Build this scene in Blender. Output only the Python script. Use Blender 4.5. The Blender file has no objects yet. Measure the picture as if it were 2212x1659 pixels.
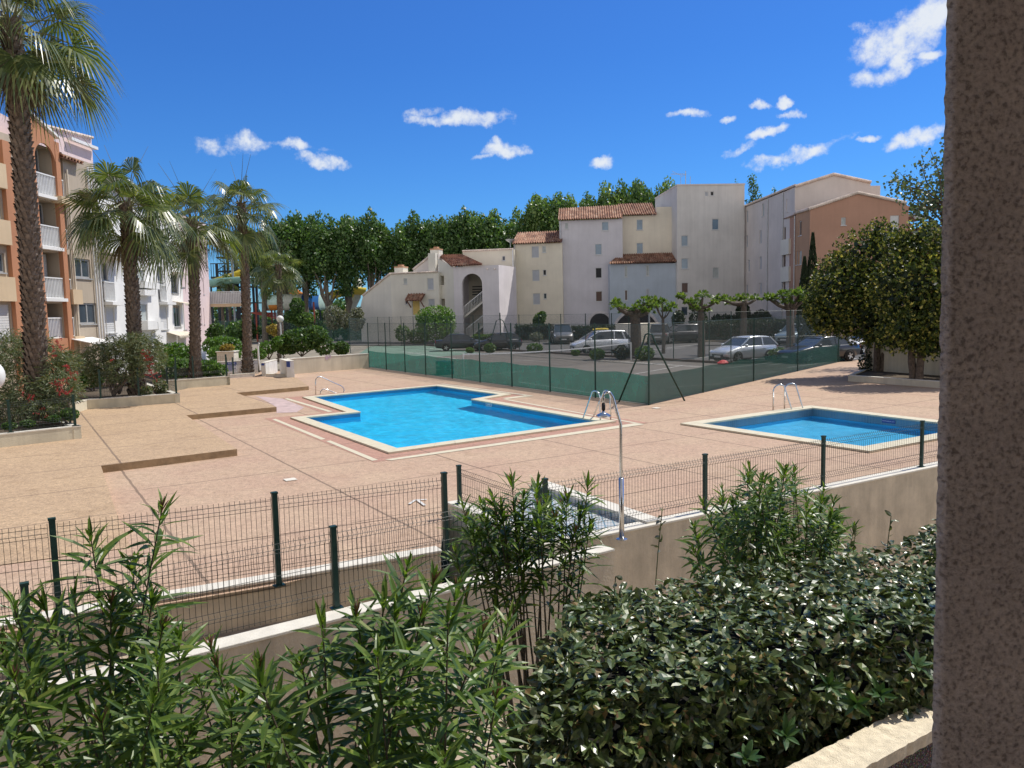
import bpy, bmesh, math, random
from mathutils import Vector, Matrix, geometry
R = math.radians
sc = bpy.context.scene
col = sc.collection
# ---------------------------------------------------------------- camera model (measured from the photograph)
F, CX, CY, EYE = 1662.0, 1106.0, 829.5, 3.2
PITCH, ROLL = R(5.4), R(1.3)
def ray(u, v):
    x = (u-CX)/F; y = -(v-CY)/F; z = -1.0
    c, s = math.cos(-ROLL), math.sin(-ROLL)
    x, y = c*x-s*y, s*x+c*y
    a = math.pi/2-PITCH; c, s = math.cos(a), math.sin(a)
    return Vector((x, c*y-s*z, s*y+c*z))
def G(u, v, z=0.0):
    d = ray(u, v); t = (z-EYE)/d.z
    return Vector((d.x*t, d.y*t, z))
def D(u, v, Y):
    d = ray(u, v); t = Y/d.y
    return Vector((d.x*t, Y, EYE+d.z*t))
K = 2212/3840
def crop(x0, y0, w):
    s = w/2212
    return lambda x, y: ((x0+x*s)*K, (y0+y*s)*K)
c1 = crop(0, 0, 960); c2 = crop(0, 480, 800); c3 = crop(0, 1000, 1000); c4 = crop(700, 750, 800)
c5 = crop(1300, 750, 800); c6 = crop(1900, 600, 800); c7 = crop(2700, 600, 900); c8 = crop(600, 950, 800)
c9 = crop(2200, 1050, 800); c10 = crop(800, 1320, 320); c11 = crop(2900, 1050, 700)
cam = bpy.data.cameras.new('camera'); camo = bpy.data.objects.new('camera', cam); col.objects.link(camo)
cam.sensor_width = 36; cam.lens = F/2212*36; cam.clip_end = 6000; cam.clip_start = 0.05
camo.matrix_world = Matrix.Translation((0, 0, EYE)) @ Matrix.Rotation(math.pi/2-PITCH, 4, 'X') @ Matrix.Rotation(-ROLL, 4, 'Z')
sc.camera = camo
# ---------------------------------------------------------------- object helpers
WL = {}
def wl(o): return WL.get(o.name, Vector((0, 0, 0)))
def tag(o, label=None, cat=None, group=None, kind=None):
    if label: o['label'] = label
    if cat: o['category'] = cat
    if group: o['group'] = group
    if kind: o['kind'] = kind
    return o
def empty(name, loc, label=None, cat=None, group=None, rz=0):
    o = bpy.data.objects.new(name, None); col.objects.link(o)
    o.location = loc; o.rotation_euler = (0, 0, rz); o.empty_display_size = .2
    WL[o.name] = Vector(loc)
    return tag(o, label, cat, group)
def kids(o): return [c for c in bpy.data.objects if c.parent == o]
def copy_tree(o, parent=None):
    c = o.copy(); col.objects.link(c); c.parent = parent; WL[c.name] = wl(o)
    for ch in list(o.children): copy_tree(ch, c)
    return c
class MB:
    def __init__(s): s.v = []; s.f = []; s.m = []; s.mi = 0
    def poly(s, pts):
        n = len(s.v); s.v += [tuple(p) for p in pts]; s.f.append(list(range(n, n+len(pts)))); s.m.append(s.mi); return s
    def quad(s, a, b, c, d): return s.poly((a, b, c, d))
    def box(s, c, sz, rz=0.0):
        cx, cy, cz = c; hx, hy, hz = sz[0]/2, sz[1]/2, sz[2]/2; co, si = math.cos(rz), math.sin(rz); n = len(s.v)
        for z in (-hz, hz):
            for x, y in ((-hx, -hy), (hx, -hy), (hx, hy), (-hx, hy)):
                s.v.append((cx+co*x-si*y, cy+si*x+co*y, cz+z))
        for q in ((0, 3, 2, 1), (4, 5, 6, 7), (0, 1, 5, 4), (1, 2, 6, 5), (2, 3, 7, 6), (3, 0, 4, 7)):
            s.f.append([n+i for i in q]); s.m.append(s.mi)
        return s
    def prism(s, pts, d):
        """polygon extruded along vector d"""
        n = len(s.v); k = len(pts); d = Vector(d); s.v += [tuple(Vector(p)) for p in pts]+[tuple(Vector(p)+d) for p in pts]
        s.f.append(list(range(n, n+k))); s.f.append(list(range(n+2*k-1, n+k-1, -1))); s.m += [s.mi]*2
        for i in range(k):
            j = (i+1) % k; s.f.append([n+i, n+k+i, n+k+j, n+j]); s.m.append(s.mi)
        return s
    def bar(s, a, b, w, h, up=(0, 0, 1)):
        """rectangular bar from a to b"""
        a = Vector(a); b = Vector(b); d = (b-a).normalized(); up = Vector(up)
        if abs(d.dot(up)) > .99: up = Vector((0, 1, 0))
        x = d.cross(up).normalized(); y = x.cross(d)
        p = [a-x*w/2-y*h/2, a+x*w/2-y*h/2, a+x*w/2+y*h/2, a-x*w/2+y*h/2]
        return s.prism(p, b-a)
    def tube(s, pts, r, n=6, r2=None, cap=True):
        pts = [Vector(p) for p in pts]; k = len(pts); base = len(s.v)
        ref = Vector((.13, .2, 1)).normalized()
        for i, p in enumerate(pts):
            t = (pts[min(i+1, k-1)]-pts[max(i-1, 0)]).normalized()
            if abs(t.dot(ref)) > .95: rf = Vector((1, 0, .1))
            else: rf = ref
            x = t.cross(rf).normalized(); y = t.cross(x)
            rr = r if not isinstance(r, (list, tuple)) else r[i]
            if r2 is not None: rr = r+(r2-r)*i/(k-1)
            for j in range(n):
                a = 2*math.pi*j/n; s.v.append(tuple(p+x*math.cos(a)*rr+y*math.sin(a)*rr))
        for i in range(k-1):
            for j in range(n):
                j2 = (j+1) % n; s.f.append([base+i*n+j, base+i*n+j2, base+(i+1)*n+j2, base+(i+1)*n+j]); s.m.append(s.mi)
        if cap:
            s.f.append([base+j for j in range(n)][::-1]); s.f.append([base+(k-1)*n+j for j in range(n)]); s.m += [s.mi]*2
        return s
    def lathe(s, c, prof, n=20):
        base = len(s.v); k = len(prof); c = Vector(c)
        for r, z in prof:
            for j in range(n):
                a = 2*math.pi*j/n; s.v.append((c.x+r*math.cos(a), c.y+r*math.sin(a), c.z+z))
        for i in range(k-1):
            for j in range(n):
                j2 = (j+1) % n; s.f.append([base+i*n+j, base+i*n+j2, base+(i+1)*n+j2, base+(i+1)*n+j]); s.m.append(s.mi)
        s.f.append([base+j for j in range(n)][::-1]); s.f.append([base+(k-1)*n+j for j in range(n)]); s.m += [s.mi]*2
        return s
    def grid(s, rows):
        base = len(s.v); k = len(rows[0])
        for r in rows: s.v += [tuple(p) for p in r]
        for i in range(len(rows)-1):
            for j in range(k-1):
                s.f.append([base+i*k+j, base+i*k+j+1, base+(i+1)*k+j+1, base+(i+1)*k+j]); s.m.append(s.mi)
        return s
    def build(s, name, mats, parent=None, smooth=False, origin=None, bevel=0, xf=None):
        me = bpy.data.meshes.new(name)
        o_ = wl(parent) if parent else (Vector(origin) if origin is not None else Vector((0, 0, 0)))
        vs = s.v if xf is None else [tuple(xf @ Vector(p)) for p in s.v]
        me.from_pydata([(p[0]-o_.x, p[1]-o_.y, p[2]-o_.z) for p in vs], [], s.f)
        for m in (mats if isinstance(mats, (list, tuple)) else [mats]): me.materials.append(m)
        if isinstance(mats, (list, tuple)) and len(mats) > 1: me.polygons.foreach_set('material_index', s.m)
        if smooth: me.polygons.foreach_set('use_smooth', [True]*len(me.polygons))
        me.update()
        ob = bpy.data.objects.new(name, me); col.objects.link(ob)
        if parent is not None: ob.parent = parent
        elif origin is not None: ob.location = origin
        WL[ob.name] = o_
        if bevel:
            b = ob.modifiers.new('bevel', 'BEVEL'); b.width = bevel; b.segments = 2; b.limit_method = 'ANGLE'
        return ob
def sheet(name, outline, z, mat, holes=(), label=None, kind='structure'):
    """flat polygon with holes"""
    cu = bpy.data.curves.new(name, 'CURVE'); cu.dimensions = '2D'; cu.fill_mode = 'BOTH'
    for loop in [outline]+list(holes):
        sp = cu.splines.new('POLY'); sp.points.add(len(loop)-1); sp.use_cyclic_u = True
        for p, q in zip(sp.points, loop): p.co = (q[0], q[1], 0, 1)
    ob = bpy.data.objects.new('tmp', cu); col.objects.link(ob)
    dg = bpy.context.evaluated_depsgraph_get(); me = bpy.data.meshes.new_from_object(ob.evaluated_get(dg))
    bpy.data.objects.remove(ob); me.name = name
    bm = bmesh.new(); bm.from_mesh(me); bmesh.ops.remove_doubles(bm, verts=bm.verts, dist=1e-5)
    bmesh.ops.recalc_face_normals(bm, faces=bm.faces)
    for f in bm.faces:
        if f.normal.z < 0: f.normal_flip()
    bm.to_mesh(me); bm.free()
    me.materials.clear(); me.materials.append(mat)
    o = bpy.data.objects.new(name, me); col.objects.link(o); o.location = (0, 0, z); WL[o.name] = Vector((0, 0, z))
    if kind: o['kind'] = kind
    return o
def text_mesh(body, size, mat, name, parent, P, xdir, normal, align='CENTER'):
    cu = bpy.data.curves.new('lettering', 'FONT'); cu.body = body; cu.size = size; cu.align_x = align; cu.align_y = 'CENTER'; cu.extrude = .002
    ob = bpy.data.objects.new('tmp', cu); col.objects.link(ob)
    dg = bpy.context.evaluated_depsgraph_get(); me = bpy.data.meshes.new_from_object(ob.evaluated_get(dg)); bpy.data.objects.remove(ob)
    x = Vector(xdir).normalized(); n = Vector(normal).normalized(); y = n.cross(x)
    M = Matrix((x, y, n)).transposed().to_4x4(); M.translation = Vector(P)-wl(parent)
    me.transform(M); me.materials.clear(); me.materials.append(mat); me.name = name
    o = bpy.data.objects.new(name, me); col.objects.link(o); o.parent = parent; WL[o.name] = wl(parent)
    return o
# ---------------------------------------------------------------- materials
def newmat(name):
    m = bpy.data.materials.new(name); m.use_nodes = True; nt = m.node_tree; nt.nodes.clear()
    out = nt.nodes.new('ShaderNodeOutputMaterial'); return m, nt, out
def nd(nt, t, **kw):
    n = nt.nodes.new(t)
    for k, v in kw.items():
        if k.startswith('i_'):
            key = k[2:]; key = int(key) if key.isdigit() else key.replace('_', ' ')
            n.inputs[key].default_value = v
        else: setattr(n, k, v)
    return n
def lk(nt, a, b): nt.links.new(a, b)
def rgba(c): return (c[0], c[1], c[2], 1)
def math_n(nt, op, a, b=None, c=None, clamp=False):
    n = nt.nodes.new('ShaderNodeMath'); n.operation = op; n.use_clamp = clamp
    for i, x in enumerate((a, b, c)):
        if x is None: continue
        if isinstance(x, (int, float)): n.inputs[i].default_value = x
        else: lk(nt, x, n.inputs[i])
    return n.outputs[0]
def mixc(nt, f, a, b, mode='MIX'):
    n = nt.nodes.new('ShaderNodeMix'); n.data_type = 'RGBA'; n.blend_type = mode
    for sock, x in ((n.inputs[0], f), (n.inputs[6], a), (n.inputs[7], b)):
        if isinstance(x, (int, float)): sock.default_value = x
        elif isinstance(x, (tuple, list)): sock.default_value = rgba(x)
        else: lk(nt, x, sock)
    return n.outputs[2]
def ramp(nt, fac, stops):
    n = nt.nodes.new('ShaderNodeValToRGB'); e = n.color_ramp.elements
    while len(e) > 1: e.remove(e[-1])
    e[0].position = stops[0][0]; e[0].color = rgba(stops[0][1])
    for p, c in stops[1:]:
        q = e.new(p); q.color = rgba(c)
    lk(nt, fac, n.inputs[0]); return n.outputs[0]
def noise(nt, vec, scale, detail=4, rough=.55):
    n = nd(nt, 'ShaderNodeTexNoise', i_Scale=scale, i_Detail=detail, i_Roughness=rough)
    if vec is not None: lk(nt, vec, n.inputs['Vector'])
    return n.outputs['Fac']
def wpos(nt): return nt.nodes.new('ShaderNodeNewGeometry').outputs['Position']
def bumpn(nt, h, strength, dist=.01):
    b = nd(nt, 'ShaderNodeBump', i_Strength=strength, i_Distance=dist); lk(nt, h, b.inputs['Height']); return b.outputs[0]
def simple(name, c, rough=.6, metal=0., var=.12, scale=3., bump=0., bscale=60., streak=0., spec=.4, coat=0., alpha=None):
    """plain surface with a little dirt variation, optional grain bump and rain streaks"""
    m, nt, out = newmat(name); p = nd(nt, 'ShaderNodeBsdfPrincipled', i_Roughness=rough, i_Metallic=metal)
    p.inputs['Specular IOR Level'].default_value = spec; p.inputs['Coat Weight'].default_value = coat
    base = rgba(c)
    pos = wpos(nt); f = noise(nt, pos, scale, 5, .6)
    dark = tuple(x*(1-var) for x in c); lite = tuple(min(1, x*(1+var)) for x in c)
    colr = ramp(nt, f, [(.3, dark), (.7, lite)])
    if streak:
        mp = nd(nt, 'ShaderNodeMapping'); mp.inputs['Scale'].default_value = (2.2, 2.2, .12); lk(nt, pos, mp.inputs[0])
        f2 = noise(nt, mp.outputs[0], 1.3, 6, .65)
        s_ = ramp(nt, f2, [(.42, (1, 1, 1)), (.72, (1-streak,)*3)])
        colr = mixc(nt, 1.0, colr, s_, 'MULTIPLY')
    lk(nt, colr, p.inputs['Base Color'])
    if bump: lk(nt, bumpn(nt, noise(nt, pos, bscale, 3), bump, .02), p.inputs['Normal'])
    lk(nt, p.outputs[0], out.inputs[0]); return m
def leafmat(name, stops, rough=.45, trans=.3, tcol=None, spec=.45):
    m, nt, out = newmat(name); g = nt.nodes.new('ShaderNodeNewGeometry')
    c = ramp(nt, g.outputs['Random Per Island'], stops)
    p = nd(nt, 'ShaderNodeBsdfPrincipled', i_Roughness=rough); p.inputs['Specular IOR Level'].default_value = spec
    lk(nt, c, p.inputs['Base Color'])
    t = nt.nodes.new('ShaderNodeBsdfTranslucent')
    tc = mixc(nt, 1.0, c, tcol or (1.5, 1.6, .6), 'MULTIPLY'); lk(nt, tc, t.inputs[0])
    mx = nd(nt, 'ShaderNodeMixShader', i_0=trans); lk(nt, p.outputs[0], mx.inputs[1]); lk(nt, t.outputs[0], mx.inputs[2])
    lk(nt, mx.outputs[0], out.inputs[0]); return m
M = {}
M['white_paint'] = simple('white_paint', (.72, .71, .68), .7, bump=.15, streak=.12)
M['cream_wall'] = simple('cream_wall', (.62, .56, .44), .85, var=.1, scale=1.2, bump=.3, bscale=40, streak=.18)
M['garden_wall'] = simple('garden_wall', (.60, .51, .38), .9, var=.18, scale=2.5, bump=.5, bscale=25, streak=.25)
M['wall_cap'] = simple('wall_cap', (.68, .64, .55), .8, var=.1, scale=6, bump=.3, bscale=50)
M['coping'] = simple('coping', (.62, .56, .41), .7, var=.08, scale=5, bump=.2, bscale=70)
M['green_metal'] = simple('green_metal', (.012, .045, .035), .45, var=.2, scale=20)
M['wire'] = simple('wire', (.012, .022, .02), .5, var=.1)
M['court_wire'] = simple('court_wire', (.12, .15, .14), .5, var=.1)
M['steel'] = simple('steel', (.62, .62, .62), .22, metal=1., var=.08, scale=9)
M['galva'] = simple('galva', (.42, .43, .44), .45, metal=.6, var=.15, scale=6)
M['white_metal'] = simple('white_metal', (.75, .75, .73), .4, var=.06)
M['dark'] = simple('dark', (.02, .02, .022), .6)
M['glass'] = simple('glass', (.05, .07, .09), .06, var=.3, scale=.7, spec=.8)
M['glass_blue'] = simple('glass_blue', (.16, .24, .32), .12, var=.3, scale=.5, spec=.7)
M['shutter'] = simple('shutter', (.42, .44, .48), .6, var=.06)
# ---------------------------------------------------------------- light: clear midday sky, sun high on the right and a little beyond
SUN_A, SUN_E = R(31), R(57)
sdir = Vector((math.cos(SUN_E)*math.cos(SUN_A), math.cos(SUN_E)*math.sin(SUN_A), math.sin(SUN_E)))
sl = bpy.data.lights.new('sun', 'SUN'); so = bpy.data.objects.new('sun', sl); col.objects.link(so)
sl.energy = 4.6; sl.angle = R(.5); sl.color = (1, .95, .87); so.rotation_euler = sdir.to_track_quat('Z', 'Y').to_euler()
so.location = (20, 10, 60); sl.cycles.is_caustics_light = True
w = bpy.data.worlds.new('World'); sc.world = w; w.use_nodes = True; nt = w.node_tree; nt.nodes.clear()
wo = nt.nodes.new('ShaderNodeOutputWorld'); bg = nd(nt, 'ShaderNodeBackground', i_Strength=.15)
sky = nt.nodes.new('ShaderNodeTexSky'); sky.sky_type = 'NISHITA'; sky.sun_disc = False; sky.sun_elevation = SUN_E
sky.sun_rotation = math.pi/2-SUN_A; sky.altitude = 0; sky.air_density = 1.0; sky.dust_density = .1; sky.ozone_density = 2.0
# small fair-weather clouds, each placed by its direction in the sky
tc = nt.nodes.new('ShaderNodeTexCoord'); dirv = tc.outputs['Generated']
nz = nd(nt, 'ShaderNodeTexNoise', i_Scale=14, i_Detail=6, i_Roughness=.6); lk(nt, dirv, nz.inputs['Vector'])
def vdot(a, vec):
    n = nt.nodes.new('ShaderNodeVectorMath'); n.operation = 'DOT_PRODUCT'; lk(nt, a, n.inputs[0]); n.inputs[1].default_value = vec
    return n.outputs['Value']
wv = nt.nodes.new('ShaderNodeVectorMath'); wv.operation = 'MULTIPLY_ADD'
lk(nt, nz.outputs['Color'], wv.inputs[0]); wv.inputs[1].default_value = (.05, .05, .05); 
av = nt.nodes.new('ShaderNodeVectorMath'); av.operation = 'ADD'; lk(nt, dirv, av.inputs[0]); av.inputs[1].default_value = (-.025, -.025, -.025)
lk(nt, av.outputs[0], wv.inputs[2]); warped = wv.outputs[0]
clouds = [  # u, v, half length, half height, tilt (px down per px right), weight
 (1030, 260, 70, 21, .0, 1.10), (915, 245, 38, 11, -.1, 0.90), (917, 264, 32, 12, .1, 0.95), (975, 262, 40, 10, -.1, 0.90), (1095, 325, 52, 15, -.1, 0.90),
 (1050, 340, 30, 8, -.2, 0.85), (500, 312, 62, 18, .12, 0.85), (630, 320, 60, 9, .08, 0.80), (690, 348, 52, 13, .05, 0.90), (560, 325, 45, 9, 0, 0.70),
 (1302, 357, 23, 15, -.3, 0.95), (1995, 45, 98, 36, -.5, 1.1), (1940, 80, 55, 22, -.5, .95), (1912, 156, 58, 16, -.28, .95), (1875, 63, 20, 8, 0, 0.90), (1940, 120, 25, 20, -1.2, 1.00),
 (1985, 295, 50, 17, -.4, 1.10), (1885, 300, 22, 8, -.2, 1.05), (1735, 326, 80, 15, -.3, 1.00), (1690, 340, 40, 11, -.15, 1.00), (1655, 291, 42, 9, -.4, 1.05), (1602, 324, 38, 9, -.35, 0.90), (1482, 257, 38, 9, -.2, 0.95),
 (1562, 263, 18, 7, 0, 0.80), (1688, 222, 15, 10, -.4, 1.00), (1640, 236, 20, 7, -.15, 0.90), (1700, 250, 24, 7, -.2, 0.80), (2010, 118, 25, 8, .2, 0.80), (1785, 310, 40, 7, -.25, 0.85)]
acc = None
for (cu_, cv_, ra, rb, tl, wgt) in clouds:
    c = ray(cu_, cv_).normalized(); a = (ray(cu_+10, cv_+10*tl).normalized()-c).normalized(); b = c.cross(a).normalized()
    ra *= 1.3; rb *= 1.25
    k = F/ray(cu_, cv_).length
    da = vdot(warped, tuple(a*(k/ra))); da = math_n(nt, 'SUBTRACT', da, c.dot(a)*k/ra)
    db = math_n(nt, 'SUBTRACT', vdot(warped, tuple(b*(k/rb))), c.dot(b)*k/rb)
    q = math_n(nt, 'ADD', math_n(nt, 'MULTIPLY', da, da), math_n(nt, 'MULTIPLY', db, db))
    m_ = math_n(nt, 'MULTIPLY', math_n(nt, 'SUBTRACT', 1.0, q), wgt)
    acc = m_ if acc is None else math_n(nt, 'MAXIMUM', acc, m_)
front = math_n(nt, 'GREATER_THAN', vdot(dirv, (0, 1, 0)), .2)
fine = nd(nt, 'ShaderNodeTexNoise', i_Scale=38, i_Detail=8, i_Roughness=.62); lk(nt, dirv, fine.inputs['Vector'])
den = math_n(nt, 'ADD', acc, math_n(nt, 'MULTIPLY', math_n(nt, 'SUBTRACT', fine.outputs['Fac'], .60), 2.6))
mr = nd(nt, 'ShaderNodeMapRange', interpolation_type='SMOOTHSTEP'); lk(nt, den, mr.inputs[0])
mr.inputs[1].default_value = .0; mr.inputs[2].default_value = .95; mr.inputs[3].default_value = 0; mr.inputs[4].default_value = .96
cm = math_n(nt, 'MULTIPLY', mr.outputs[0], front)
sx = nt.nodes.new('ShaderNodeSeparateXYZ'); lk(nt, dirv, sx.inputs[0])
deep = ramp(nt, sx.outputs[2], [(0., (.24, .50, .86)), (.1, (.20, .48, .86)), (.3, (.185, .455, .88)), (.5, (.22, .48, .93)), (.85, (1, 1, 1))])
skyb = mixc(nt, 1., sky.outputs[0], deep, 'MULTIPLY')
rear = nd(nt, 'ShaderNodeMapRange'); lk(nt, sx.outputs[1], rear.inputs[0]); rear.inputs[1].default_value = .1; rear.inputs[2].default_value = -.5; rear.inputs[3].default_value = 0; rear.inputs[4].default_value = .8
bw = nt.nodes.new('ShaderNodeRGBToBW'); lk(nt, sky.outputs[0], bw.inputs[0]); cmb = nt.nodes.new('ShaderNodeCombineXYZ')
hz = mixc(nt, 1., (2.0, 1.92, 1.8), bw.outputs[0], 'MULTIPLY'); skyb = mixc(nt, rear.outputs[0], skyb, hz)   # unseen sky behind the camera, made paler and brighter as added fill light
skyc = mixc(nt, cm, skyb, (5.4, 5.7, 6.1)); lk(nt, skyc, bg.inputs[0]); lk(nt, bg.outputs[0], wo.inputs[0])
sc.view_settings.view_transform = 'Standard'; sc.view_settings.look = 'None'; sc.view_settings.exposure = 0.0; sc.view_settings.gamma = 1.0

# ---------------------------------------------------------------- polygons on the ground
U1 = Vector((math.cos(R(-57)), math.sin(R(-57)), 0)); U2 = Vector((math.cos(R(34)), math.sin(R(34)), 0))
def off_poly(p, d):
    """offset a closed polygon outward by d (mitred)"""
    n = len(p); ar = sum(p[i][0]*p[(i+1) % n][1]-p[(i+1) % n][0]*p[i][1] for i in range(n)); sg = 1 if ar > 0 else -1
    out = []
    for i in range(n):
        a, b, c = Vector(p[i-1][:2]), Vector(p[i][:2]), Vector(p[(i+1) % n][:2])
        e1 = (b-a).normalized(); e2 = (c-b).normalized(); n1 = Vector((e1.y, -e1.x))*sg; n2 = Vector((e2.y, -e2.x))*sg
        m_ = (n1+n2).normalized(); out.append(b+m_*(d/max(.3, m_.dot(n1))))
    return out
ZC = .05
big = [G(u, v, ZC) for u, v in ((677, 857), (942.6, 832.7), (1080, 851.5), (1018.6, 862), (1294, 909), (856.7, 968), (658.5, 901.3), (778, 889.5))]
sm = [G(u, v, ZC) for u, v in ((1515.3, 914.3), (1756, 880.5), (2031, 912.7), (1865.3, 964.3))]
nr = G(2031, 934.6, ZC)
def isect(a, b, c, d):
    r = geometry.intersect_line_line_2d(a.xy, a.xy+(b-a).xy*50, c.xy, c.xy+(d-c).xy*50); return Vector((r[0], r[1], ZC))
sm[2] = isect(sm[1], sm[2], sm[3], nr)
W = [G(u, v, .06) for u, v in ((1180, 1178), (1524, 1120), (1777, 1052), (1988, 1012))]
wd = (W[3]-W[0]).normalized(); WA = W[0]-wd*1.0; WB = W[3]+wd*14
wi = Vector((-wd.y, wd.x, 0))*.12; WQ = W[0]+wd*((G(1425, 1140)-W[0]).dot(wd))+wi
LN = [G(u, v, .02) for u, v in ((316, 1425), (727, 1322))]   # cap of the nearer garden wall
ld = (LN[1]-LN[0]).normalized(); LA = LN[0]-ld*14
LB = G(1325, 1196, -.05)
tc0, tc1, tc2 = G(797, 794), G(1401, 875), G(1830, 778)
far0, far1, far2 = G(921, 747), G(1359, 774), G(1579.6, 787)
# deck material
def deckmat(name, c0, c1, joints=True, grain=1.0):
    m, nt, out = newmat(name); p = nd(nt, 'ShaderNodeBsdfPrincipled', i_Roughness=.85); pos = wpos(nt)
    p.inputs['Specular IOR Level'].default_value = .25
    big_ = noise(nt, pos, .55, 5, .6); c = mixc(nt, ramp(nt, big_, [(.35, (0, 0, 0)), (.65, (1, 1, 1))]), c0, c1)
    v = nd(nt, 'ShaderNodeTexVoronoi', i_Scale=42.0); lk(nt, pos, v.inputs['Vector'])
    pe = ramp(nt, v.outputs['Color'], [(.0, (.62, .62, .62)), (.35, (.92, .9, .88)), (.8, (1.08, 1.05, 1.0)), (1., (1.3, 1.28, 1.22))])
    c = mixc(nt, .8*grain, c, mixc(nt, 1., c, pe, 'MULTIPLY'))
    md = noise(nt, pos, 7, 6, .7); c = mixc(nt, .9, c, mixc(nt, 1., c, ramp(nt, md, [(.3, (.78, .77, .76)), (.7, (1.14, 1.13, 1.1))]), 'MULTIPLY'))
    st = noise(nt, pos, 1.7, 6, .7); c = mixc(nt, 1., c, ramp(nt, st, [(.28, (.80, .78, .75)), (.45, (1, 1, 1))]), 'MULTIPLY')
    if joints:
        wob = math_n(nt, 'MULTIPLY', math_n(nt, 'SUBTRACT', noise(nt, pos, 2.2, 3), .5), .05)
        def line(dirv_, off, per, wid):
            d = nt.nodes.new('ShaderNodeVectorMath'); d.operation = 'DOT_PRODUCT'; lk(nt, pos, d.inputs[0]); d.inputs[1].default_value = tuple(dirv_)
            x = math_n(nt, 'ADD', math_n(nt, 'SUBTRACT', d.outputs['Value'], off), wob)
            fr = math_n(nt, 'ABSOLUTE', math_n(nt, 'SUBTRACT', math_n(nt, 'FRACT', math_n(nt, 'ADD', math_n(nt, 'DIVIDE', x, per), .5)), .5))
            return math_n(nt, 'LESS_THAN', fr, wid/per/2), d.outputs['Value']
        n1 = Vector((math.cos(R(33)), math.sin(R(33)), 0)); t1 = Vector((math.cos(R(-57)), math.sin(R(-57)), 0))
        j1, _ = line(n1, G(641, 1013.7).dot(n1), 3.05, .045); j2, _ = line(t1, G(641, 1013.7).dot(t1), 2.35, .04)
        wear = ramp(nt, noise(nt, pos, .8, 3), [(.36, (.15, .15, .15)), (.46, (1, 1, 1))])
        jc = mixc(nt, noise(nt, pos, .35, 2), (.10, .065, .045), (.30, .22, .16))
        c = mixc(nt, math_n(nt, 'MULTIPLY', j1, .85), c, jc); c = mixc(nt, math_n(nt, 'MULTIPLY', math_n(nt, 'MULTIPLY', j2, wear), .85), c, jc)
    lk(nt, c, p.inputs['Base Color']); lk(nt, bumpn(nt, v.outputs['Distance'], .35, .01), p.inputs['Normal']); lk(nt, p.outputs[0], out.inputs[0]); return m
M['deck'] = deckmat('deck_pebble', (.485, .34, .255), (.52, .385, .28))
M['deck_tan'] = deckmat('deck_tan', (.465, .34, .23), (.51, .375, .25), True, 1.3)
M['deck_pink'] = deckmat('deck_pink', (.44, .255, .20), (.47, .28, .215), True, .6)
M['asphalt'] = simple('asphalt', (.088, .082, .078), .9, var=.25, scale=.8, bump=.3, bscale=80)
M['court'] = simple('court', (.135, .118, .098), .9, var=.16, scale=.5, bump=.2, bscale=60)
M['court_green'] = simple('court_green', (.13, .20, .15), .9, var=.2, scale=.4)
M['soil'] = simple('soil', (.10, .075, .05), 1., var=.4, scale=4, bump=.6, bscale=30)
M['ground'] = simple('ground', (.24, .21, .16), 1., var=.25, scale=.3)
M['concrete'] = simple('concrete', (.40, .33, .25), .95, var=.25, scale=2, bump=.5, bscale=30)
# one ground sheet to the horizon, cut where the pools and the lower garden lie
wall0, wall1 = LA+Vector((0, 0, 0)), WB
sheet('ground', [(-2500, -60), (LA.x-8, -60), (LA.x-2, LA.y+4), tuple(G(122, 1340).xy), tuple(G(602, 1260).xy), tuple(G(952, 1178).xy), tuple(G(965, 1092).xy), tuple(G(1085, 1136).xy), tuple(G(1149.5, 1043).xy), (WQ.x, WQ.y), (WB.x+wi.x, WB.y+wi.y), (WB.x+8, -60), (2500, -60), (2500, 4500), (-2500, 4500)], -.06, M['ground'], [[tuple(p) for p in off_poly(big, .2)], [tuple(p) for p in off_poly(sm, .2)]])
sheet('garden_ground', [(-70, -60), (70, -60), (WB.x+10, WB.y+8), (LB.x, LB.y+4), (LA.x-10, LA.y+2)], -1.75, M['concrete'])
deck_out = [(LA.x, LA.y+2.2), tuple(G(122, 1344).xy), tuple(G(602, 1263).xy), tuple(G(952, 1181).xy), tuple(G(965, 1095).xy), tuple(G(1085, 1138).xy), tuple(G(1149.5, 1045).xy), (WQ.x, WQ.y), (WB.x+wi.x, WB.y+wi.y), (WB.x+2, 46), tuple(tc2.xy), tuple(tc1.xy), tuple(tc0.xy), tuple((tc0+Vector((-.3, 1.5, 0))).xy), (-16.5, 46), (-24, 40), (-30, 10)]
bigc, smc = off_poly(big, .36), off_poly(sm, .40)
sheet('pool_deck', deck_out, 0, M['deck'], [[tuple(p) for p in off_poly(big, .05)], [tuple(p) for p in off_poly(sm, .05)]])
# pink border round the big pool, inside its inlaid strip
bo = off_poly(big, 1.0)
sheet('pool_border', [tuple(p) for p in bo], .004, M['deck_pink'], [[tuple(p) for p in off_poly(big, .30)]])
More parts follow.
